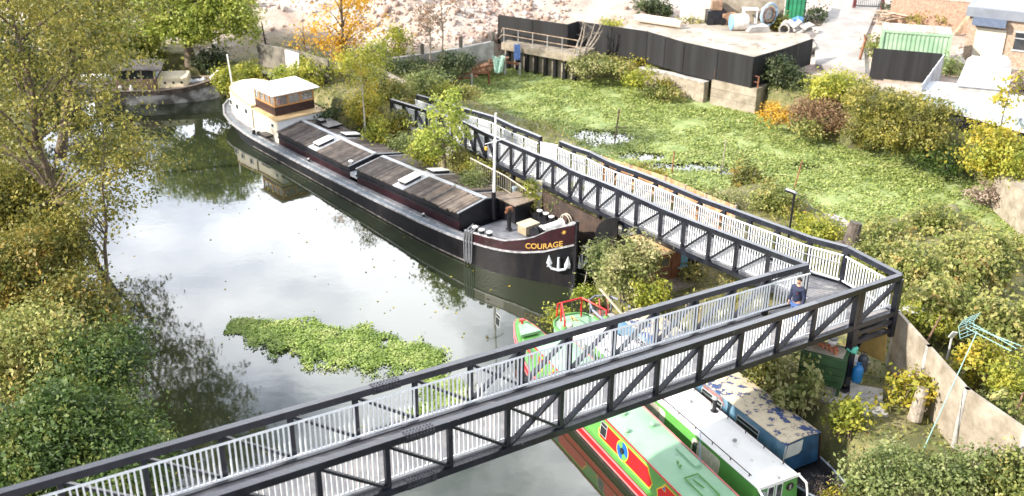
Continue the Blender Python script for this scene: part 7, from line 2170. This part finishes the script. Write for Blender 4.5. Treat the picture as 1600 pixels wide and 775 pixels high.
tree('leaning_tree', 'leafy tree on the left bank leaning out over the river', 'tree', tuple(b), 14.5, .26,
     [((-22.4, 54.2, 8.2), (2.5, 2.3, 1.7)), ((-20.8, 53.6, 10.8), (3.0, 2.8, 1.8)), ((-18.9, 52.8, 13.6), (3.2, 3.0, 2.0)), ((-21.4, 53.0, 15.6), (3.6, 3.2, 2.0)), ((-17.2, 52.0, 16.0), (2.8, 2.8, 1.8)), ((-24.6, 54, 12.5), (2.6, 2.6, 2.4))], 'olive', .19, dens=1.15, lean=(5.0, -1.6), limbs=24, seed=61, shell=.15, spread=.3)
# beyond the river on the left
b = at(285, 108, 1.9); b.y += 2.0
tree('willow', 'bright yellow green willow hanging over the wooden cruiser', 'tree', tuple(b), 7.0, .35,
     [((b.x, b.y, 5.8), (3.0, 2.6, 1.6)), ((b.x + 2.2, b.y - .4, 4.9), (1.7, 1.5, 1.2)), ((b.x - 2.2, b.y - .2, 5.0), (2.0, 1.7, 1.3)), ((b.x + .4, b.y - 1.2, 4.5), (1.8, 1.2, 1.0)), ((b.x + 2.9, b.y, 6.3), (1.4, 1.3, 1.0)), ((b.x - 1.2, b.y, 7.2), (2.4, 2.0, 1.1)), ((b.x + 3.6, b.y - .3, 5.4), (1.5, 1.3, 1.4)), ((b.x + 1.4, b.y, 7.6), (2.2, 1.8, 1.0)), ((b.x + 4.2, b.y, 4.4), (.9, .9, 1.1))], 'willow', .19, dens=2.0, limbs=18, seed=12, spread=.28, shell=.5)
for i, (bx, pal, tl) in enumerate((((60, 10, 150, 130), 'olive', 5.5), ((120, 0, 210, 120), 'willow', 5.5), ((185, 25, 260, 110), 'yellowgreen', 4.2), ((-40, 20, 80, 150), 'dark', 6), ((300, 60, 352, 118), 'dark', 2.6), ((20, -60, 110, 60), 'olive', 5), ((110, -70, 240, 30), 'yellowgreen', 5.5), ((230, -60, 330, 10), 'willow', 4.5))):
    bush('river_shrub', ['olive shrub behind the tall left tree', 'tall yellow green shrub upriver of the cruiser', 'yellowish shrub left of the willow', 'dark thicket in the top left distance', 'dark green shrub right of the willow trunk', 'olive shrub cut by the top edge at the left', 'pale yellow green shrub along the top edge', 'green shrub at the top edge behind the willow'][i], 'shrub', bx, 2.3, pal, 'shrubs across the river', leaf=.2, dens=1.0, tall=tl, spread=.3, k=10)
V = [  # name, label, box, ground, palette, leaf, density, height
 ('stern_shrub', 'yellow green shrub just behind the barge stern', (332, 82, 382, 150), 2.0, 'yellowgreen', .16, 1.2, 2.4),
 ('stern_shrub', 'mustard shrub between barge stern and lamp post', (368, 88, 412, 135), 2.2, 'yellowgreen', .16, 1.1, 1.7),
 ('bank_shrub', 'green shrub right of the slim dark post', (420, 92, 468, 140), 2.2, 'willow', .16, 1.1, 1.8),
 ('bank_shrub', 'pale green shrub above the wheelhouse roof', (440, 78, 530, 150), 2.2, 'yellowgreen', .16, .9, 3.0),
 ('yellow_shrub', 'bright yellow shrub behind the first barge hatch', (518, 118, 606, 196), 1.9, 'yellow', .14, .95, 2.3),
 ('low_shrub', 'small dark green shrub beside the trunk cabin', (486, 150, 530, 200), 1.9, 'dark', .14, 1.1, 1.2),
 ('pale_shrub', 'pale yellow shrub on the edge of the rubble field', (590, 35, 650, 90), 3.2, 'yellowgreen', .17, .7, 2.3),
 ('bank_shrub', 'broad green shrub behind the ramp foot', (628, 98, 700, 150), 1.9, 'grey', .15, 1.2, 1.6),
 ('bank_shrub', 'deep green shrub beside the old jetty', (668, 76, 745, 128), 2.2, 'dark', .16, 1.2, 1.9),
 ('bank_shrub', 'low green shrub in front of the long wall', (588, 84, 680, 122), 2.6, 'dark', .16, .9, 1.2),
 ('bank_shrub', 'yellowish shrub rising behind the start of the ramp', (670, 118, 712, 160), 1.9, 'yellowgreen', .14, 1.0, 1.4),
 ('waterside_shrub', 'olive and yellow shrub beside the first barge hatch', (558, 166, 612, 230), 1.9, 'yellowgreen', .14, 1.1, 1.8),
 ('waterside_shrub', 'brownish shrub against the ramp foot', (596, 160, 648, 215), 1.9, 'olive', .14, 1.0, 1.7),
 ('waterside_shrub', 'round silvery green shrub between barge and ramp', (606, 196, 654, 246), 1.9, 'grey', .12, 1.4, 1.3),
 ('waterside_shrub', 'olive green shrub right of the lime green tree', (684, 216, 744, 272), 1.9, 'olive', .13, 1.1, 1.5),
 ('waterside_shrub', 'low silvery plants beside the picket railing', (718, 262, 762, 300), 1.9, 'grey', .11, 1.1, .9),
 ('hebe_bush', 'silvery green bush below the ramp at the barge bow', (864, 292, 914, 332), 1.9, 'grey', .12, 1.3, 1.3),
 ('hebe_bush', 'tall grey green bush directly behind the barge bow', (914, 335, 962, 440), 1.2, 'grey', .12, 1.1, 2.3),
 ('marsh_plant', 'bright green plants at the waterline under the barge bow', (846, 462, 902, 508), .05, 'yellowgreen', .11, .8, .5),
 ('marsh_plant', 'green weeds in the corner below the large pale bush', (900, 440, 945, 476), .4, 'willow', .12, .9, .7),
 ('pale_bush', 'large bush of pale yellow green leaves left of the shed', (936, 352, 1030, 480), 1.7, 'pale', .14, 1.25, 3.1),
 ('bank_shrub', 'dark green bush on the bank behind the moored boats', (985, 420, 1045, 492), 1.6, 'yellowgreen', .12, 1.0, 1.5),
 ('grass_tuft', 'straw coloured grass tuft beside the garden chair', (1060, 395, 1098, 440), 1.9, 'grass', .12, .9, .8),
 ('creek_bush', 'russet tipped bush on the creek side of the ramp', (1138, 246, 1206, 304), 1.0, 'autumn', .13, 1.0, 1.5),
 ('creek_bush', 'dense green bush near the black lamp', (1180, 262, 1262, 344), 1.6, 'bramble', .13, 1.2, 1.9),
 ('creek_bush', 'pale yellow bush behind the orange fence end', (1098, 284, 1172, 336), 1.6, 'pale', .13, 1.0, 1.1),
 ('creek_bush', 'low bush between the rock and the ramp', (1236, 326, 1330, 386), 1.6, 'yellowgreen', .13, 1.0, 1.1),
 ('creek_bush', 'green bush right of the bridge corner', (1325, 352, 1420, 450), 1.8, 'bramble', .13, 1.1, 2.0),
 ('bramble_thicket', 'wide bramble thicket on the creek bank right of the corner', (1345, 300, 1490, 470), 1.8, 'bramble', .165, 1.25, 2.6),
 ('bramble_thicket', 'bramble thicket at the right edge above the fence', (1450, 330, 1620, 480), 1.8, 'bramble', .165, 1.2, 2.8),
 ('bramble_thicket', 'rusty topped bramble behind the television aerial', (1400, 400, 1530, 530), 2.0, 'bramble', .165, 1.2, 2.4),
 ('bramble_thicket', 'green bramble at the right edge beside the aerial', (1510, 420, 1640, 560), 2.0, 'bramble', .165, 1.2, 2.6),
 ('yellow_bush', 'bright yellow leaved bush under the aerial boom', (1490, 505, 1590, 620), 2.0, 'yellow', .18, 1.1, 2.2),
 ('yellow_bush', 'yellow green bush at the right edge beyond the fence', (1550, 540, 1660, 660), 2.0, 'yellowgreen', .13, 1.1, 2.4),
 ('small_shrub', 'yellow leaved shrub growing over the concrete fence foot', (1390, 562, 1468, 640), 2.1, 'yellow', .18, 1.1, 1.4),
 ('grey_shrub', 'silvery green bush in the bottom right corner', (1320, 640, 1460, 800), 1.9, 'grey', .12, 1.3, 1.8),
 ('grey_shrub', 'grey green bush along the bottom edge by the aerial', (1430, 640, 1560, 800), 1.9, 'grey', .12, 1.3, 1.9),
 ('grey_shrub', 'bushy green growth at the lower right edge', (1530, 650, 1660, 810), 1.9, 'bramble', .12, 1.3, 2.1),
 ('small_shrub', 'low green shrub before the bridge leg footing', (1296, 618, 1352, 668), 1.9, 'yellowgreen', .16, 1.0, .9),
 ('small_shrub', 'yellow tinged shrub by the green locker legs', (1300, 640, 1336, 676), 1.8, 'yellowgreen', .11, .9, .7),
 ('boatside_bush', 'olive bush with pale leaves between blue boat and green locker', (1205, 540, 1300, 655), 1.6, 'pale', .19, 1.0, 2.1),
 ('boatside_bush', 'dark olive bush beside the peeling roof', (1168, 556, 1238, 610), 1.6, 'olive', .12, 1.1, 1.5),
 ('boatside_bush', 'low grassy growth on the bank beside the blue bow', (1322, 690, 1372, 800), 1.5, 'olive', .11, 1.0, .9),
 ('far_bush', 'dry twiggy bush hanging over the creek below the platform', (884, 78, 958, 126), .8, 'pale', .16, 1.0, 1.8),
 ('far_bush', 'green and buff bush on the quay below the long hoarding', (974, 98, 1030, 142), .8, 'yellowgreen', .15, 1.0, 1.3),
 ('yellow_shrub', 'yellow maple shrub before the middle of the long hoarding', (1038, 66, 1088, 114), 2.4, 'yellow', .16, 1.2, 2.1),
 ('yellow_shrub', 'small orange yellow shrub at the foot of the quay wall', (1020, 116, 1050, 142), .6, 'yellow', .14, 1.1, .8),
 ('yellow_shrub', 'small yellow shrub beside the pipe rail', (984, 76, 1012, 104), 2.6, 'yellow', .15, 1.0, 1.0),
 ('far_bush', 'mixed weeds along the quay top before the hoarding', (925, 84, 1000, 116), 2.2, 'bramble', .15, .7, .8),
 ('far_bush', 'weeds around the end of the low quay wall', (1080, 98, 1120, 126), 2.4, 'bramble', .15, .8, .8),
 ('far_bush', 'tall dark green bush at the end of the black hoarding', (1192, 66, 1262, 152), 2.4, 'dark', .16, 1.1, 3.0),
 ('far_bush', 'orange brown bush at the corner of the quay block', (1190, 146, 1250, 196), 1.0, 'orange', .14, .8, 1.3),
 ('far_bush', 'large yellow green bush below the access road', (1250, 90, 1372, 186), 2.0, 'yellowgreen', .16, 1.25, 3.0),
 ('far_bush', 'brown dried bush hanging over the far creek bank', (1262, 158, 1345, 208), .8, 'brown', .15, .9, 1.4),
 ('far_bush', 'buff and yellow bush left of the big olive bush', (1318, 178, 1400, 232), .8, 'autumn', .15, .9, 1.4),
 ('olive_bush', 'huge olive green bush under the retaining wall', (1345, 128, 1516, 250), 1.6, 'olive', .16, 1.35, 3.8),
 ('maple_bush', 'golden yellow maple beside the long shed', (1496, 176, 1640, 290), 1.6, 'yellow', .17, 1.2, 3.6),
 ('maple_bush', 'green and gold bush at the right edge above the slab', (1520, 196, 1660, 296), 1.6, 'yellowgreen', .16, 1.0, 3.0),
 ('dead_reeds', 'tuft of dead grey reeds by the tilted slab', (1518, 282, 1580, 322), .5, 'twig', .14, .8, .9),
 ('far_bush', 'creeper between the big olive bush and the creek', (1440, 210, 1545, 270), .9, 'ivy', .15, .9, 1.2),
 ('yard_shrub', 'green shrub at the top edge left of the yard poles', (985, -8, 1062, 34), 3.4, 'dark', .2, 1.0, 2.2),
 ('yard_shrub', 'low yellowish shrub by the end of the yard', (935, 22, 975, 46), 3.4, 'yellowgreen', .18, .8, 1.0),
 ('yard_shrub', 'grassy shrub before the whitewashed wall', (1052, 24, 1102, 42), 3.6, 'grass', .16, .8, .7),
 ('yard_shrub', 'bushy green growth beside the blue ring', (1196, 14, 1238, 52), 3.6, 'olive', .18, .9, 1.4),
 ('yard_shrub', 'green shrub behind the scrap heap and road', (1262, 0, 1300, 40), 3.3, 'dark', .18, 1.0, 1.6),
 ('yard_shrub', 'green shrub between the timber pile and the gate', (1372, 4, 1420, 34), 3.3, 'dark', .18, 1.0, 1.6),
 ('yard_shrub', 'leafy shrub against the pink brick wall', (1420, 4, 1500, 46), 3.3, 'olive', .18, 1.0, 2.2),
 ('yard_shrub', 'dry scrub at the left end of the green container', (1350, 30, 1388, 90), 3.3, 'bramble', .16, .8, 2.0),
 ('yard_shrub', 'grey scrub between screen fence and square store', (1470, 78, 1515, 122), 3.2, 'grey', .16, 1.0, 1.4),
 ('yard_shrub', 'bare scrub right of the square store roof', (1578, 100, 1640, 150), 3.2, 'twig', .16, .9, 1.6),
 ('yard_shrub', 'scrub at the foot of the workshop wall', (1550, 50, 1610, 84), 3.2, 'olive', .16, .9, 1.0),
 ('bank_shrub', 'olive green shrub on the slope behind the ramp foot', (566, 122, 626, 160), 1.9, 'olive', .15, 1.1, 1.5),
 ('bank_shrub', 'green shrub between the orange tree and the curving parapet', (556, 96, 604, 132), 1.9, 'grey', .15, 1.0, 1.4),
 ('bank_shrub', 'low green scrub left of the ramp foot by the yellow shrub', (596, 136, 660, 166), 1.9, 'bramble', .14, 1.1, 1.0),
 ('bank_shrub', 'tangled scrub sloping to the creek beside the derelict jetty', (690, 120, 752, 160), 1.5, 'bramble', .14, 1.0, .9),
 ('creek_bush', 'low scrub on the creek side of the stepped ramp rail', (800, 186, 880, 222), 1.2, 'bramble', .13, 1.0, .7),
 ('creek_bush', 'olive scrub along the orange fence foot', (960, 250, 1050, 288), 1.2, 'olive', .13, .9, .7),
 ('bramble_thicket', 'low bramble spreading to the creek weed behind the corner', (1320, 330, 1440, 400), 1.4, 'bramble', .165, 1.1, 1.2),
 ('bramble_thicket', 'bramble edge between thicket and creek weed on the right', (1420, 300, 1530, 380), 1.4, 'bramble', .165, 1.1, 1.3),
 ('bramble_thicket', 'creeping bramble at the right edge below the tilted slab', (1520, 330, 1640, 420), 1.4, 'bramble', .165, 1.1, 1.3),
 ('far_bush', 'scrub at the water line between quay block and brown bush', (1228, 170, 1290, 214), .8, 'bramble', .15, 1.0, 1.0),
 ('far_bush', 'brown scrub under the big yellow green bush', (1236, 140, 1330, 190), 1.4, 'brown', .15, .9, 1.5),
 ('far_bush', 'buff weeds hanging below the low quay wall', (1004, 128, 1080, 158), .4, 'bramble', .15, .9, .8),
 ('bramble_thicket', 'leafy bramble spilling over the lower end of the concrete fence', (1520, 590, 1620, 700), 2.0, 'bramble', .15, 1.1, 1.8),
 ('creek_bush', 'leafy scrub against the concrete fence beside the pale slab', (1405, 452, 1500, 530), 2.2, 'yellowgreen', .14, 1.0, 1.7),
 ('waterside_shrub', 'pale yellow green shrub before the lime green tree', (640, 210, 690, 262), 1.9, 'yellowgreen', .13, 1.1, 1.4),
 ('waterside_shrub', 'golden shrub between the bright yellow shrub and the ramp foot', (590, 176, 630, 222), 1.9, 'yellow', .13, 1.0, 1.5),
 ('waterside_shrub', 'soft green shrub at the aft end of the picket railing', (735, 238, 775, 278), 1.9, 'yellowgreen', .12, 1.0, 1.0),
 ('edge_shrub', 'distant shrub at the top edge left of the rubble heaps', (340, -30, 410, 16), 3.4, 'autumn', .22, .8, 2.0),
]
for i, (nm, lb, bx, zg, pal, lf, dn, tl) in enumerate(V):
    near = bx[3] > 300
    bush(nm, lb, 'grass' if nm == 'grass_tuft' else ('reeds' if nm == 'dead_reeds' else 'bush'), bx, zg, pal, 'bushes and shrubs of the banks', leaf=lf, dens=dn, k=11 if near else 8, tall=tl, spread=.2 if near else .24)
# trees
b = BF(23.6, -4.4, 1.8)
tree('small_tree', 'round headed olive tree with a dark trunk behind the wheelhouse', 'tree', tuple(b), 3.4, .16, [((b.x, b.y, 4.5), (1.5, 1.3, .9)), ((b.x - .8, b.y, 4.9), (1.1, 1.0, .7)), ((b.x + .6, b.y + .1, 5.2), (1.0, .9, .7))], 'yellowgreen', .15, dens=1.0, seed=3, limbs=8, spread=.25)
b = at(540, 104, 2.0)
tree('orange_tree', 'sparse autumn tree with orange leaves on the rubble edge', 'tree', tuple(b), 8.4, .14, [((b.x, b.y, 5.2), (2.4, 2.0, 1.8)), ((b.x - .3, b.y, 3.7), (1.7, 1.5, 1.1)), ((b.x + .5, b.y, 7.4), (2.4, 2.0, 1.6)), ((b.x, b.y, 9.4), (1.6, 1.5, 1.2)), ((b.x + .2, b.y, 2.8), (.9, .9, .7))], 'orange', .2, dens=.5, seed=31, limbs=26, shell=.15, spread=.4)
b = at(478, 104, 2.0)
tree('orange_tree', 'smaller pale orange sapling left of the sparse autumn tree', 'tree', tuple(b), 3.6, .06, [((b.x, b.y, 3.8), (1.3, 1.0, 1.1)), ((b.x + .2, b.y, 4.8), (.8, .8, .7))], 'orange', .17, dens=.28, seed=33, limbs=8, shell=.1, spread=.3)
for i, (px, py, h) in enumerate(((673, 96, 5.2), (692, 90, 5.6))):
    b = at(px, py, 2.1)
    tree('bare_tree', ['nearly bare pinkish tree before the rubble heap', 'second nearly bare tree right of the first'][i], 'tree', tuple(b), h, .07, [((b.x, b.y, 2.1 + h * .75), (1.7, 1.4, 1.6)), ((b.x - .5, b.y, 2.1 + h * .5), (1.2, 1.0, 1.0))], 'brown', .15, dens=.16, seed=41 + i, limbs=18, shell=.1, spread=.3, bark=BARKP, group='bare saplings')
b = at(694, 268, 1.8)
tree('lime_tree', 'lime green leaved tree between the barge and the ramp', 'tree', tuple(b), 3.6, .10, [((b.x, b.y, 4.6), (1.2, 1.1, .9)), ((b.x + .3, b.y, 5.5), (.9, .8, .7)), ((b.x - .9, b.y - .2, 3.9), (.8, .8, .6)), ((b.x + .6, b.y - .1, 3.8), (.8, .7, .6)), ((b.x - .5, b.y, 3.1), (.8, .7, .5))], 'willow', .16, dens=1.0, seed=17, limbs=12, spread=.2)
b = at(570, 196, 1.9)
tree('birch', 'slim pale trunked birch with yellow leaves beside the barge hatch', 'tree', tuple(b), 3.8, .05, [((b.x, b.y, 4.6), (.9, .8, 1.1)), ((b.x, b.y, 5.6), (.6, .6, .6))], 'yellow', .13, dens=.6, seed=19, limbs=10, bark=mat('birch_bark', (.52, .50, .47), .8, .2, 6), spread=.2)
b = at(1555, 240, 1.8)
tree('maple_tree', 'upright golden maple shoot standing against the long shed', 'tree', tuple(b), 3.6, .06, [((b.x, b.y, 5.0), (.8, .7, .9)), ((b.x + .2, b.y, 6.0), (.6, .6, .5))], 'yellow', .2, dens=.8, seed=23, limbs=8, spread=.2)
# bare branches above the dry bush
b = at(905, 88, 1.9)
t = thing('bare_branches', 'pale bare branches standing up before the hoarding jog', 'dead tree', tuple(b))
m = MB(); rnd = random.Random(6)
for i in range(5):
    a = b + Vector((rnd.uniform(-.6, .6), 0, 0)); e = a + Vector((rnd.uniform(-.6, 1.6), rnd.uniform(-.3, .3), rnd.uniform(1.5, 2.6)))
    md = a.lerp(e, .5) + Vector((.15, 0, .1)); m.tube([a, md, e], [.07, .05, .015], 6)
    for j in range(9):
        q = md.lerp(e, rnd.uniform(-.3, 1)); m.tube([q, q + Vector((rnd.uniform(-.5, .5), rnd.uniform(-.2, .2), rnd.uniform(.1, .6)))], [.02, .006], 4)
m.build('branch', BARKP, t)
# grass on the island and rough ground cover on the banks
def ground_cover(name, label, region, n, leaf, pal, hgt, asp=.35):
    P = RNG.uniform(region[0], region[1], (n, 2))
    Z = height(P[:, 0], P[:, 1])
    k = (Z > .25) & (snoise(P[:, 0], P[:, 1], 1.4, 51) + .5 * RNG.normal(size=n) > -.35)
    if region[2] is not None: k &= region[2](P)
    P = P[k]; Z = Z[k]
    Q = np.c_[P, Z + hgt * RNG.random(len(P))]
    N = RNG.normal(size=(len(P), 3)) * np.array([1, 1, .4])
    tag(quads_mesh(name, leaves_at(Q, N, leaf, asp), LM[pal]), label, kind='stuff')
isl_near = lambda P: (P[:, 1] < 60 - .9 * (P[:, 0] + 8))
ground_cover('grass', 'rough straw and green grass on the island and right bank', ([-12, 22], [26, 66], lambda P: P[:, 1] < np.interp(P[:, 0], FARX, FARY) - 3), 42000, .17, 'grass', .18, .25)
ground_cover('ground_weeds', 'low weeds covering the banks', ([-26, 12], [30, 72], lambda P: P[:, 1] < np.interp(P[:, 0], FARX, FARY) + 1), 60000, .17, 'bramble', .22, .5)
ground_cover('far_bank_weeds', 'mixed weeds along the far bank', ([-30, 44], [48, 82], lambda P: (P[:, 1] > np.interp(P[:, 0], FARX, FARY) - 6) & (P[:, 1] < np.interp(P[:, 0], FARX, FARY) + 2.4)), 26000, .2, 'olive', .25, .5)
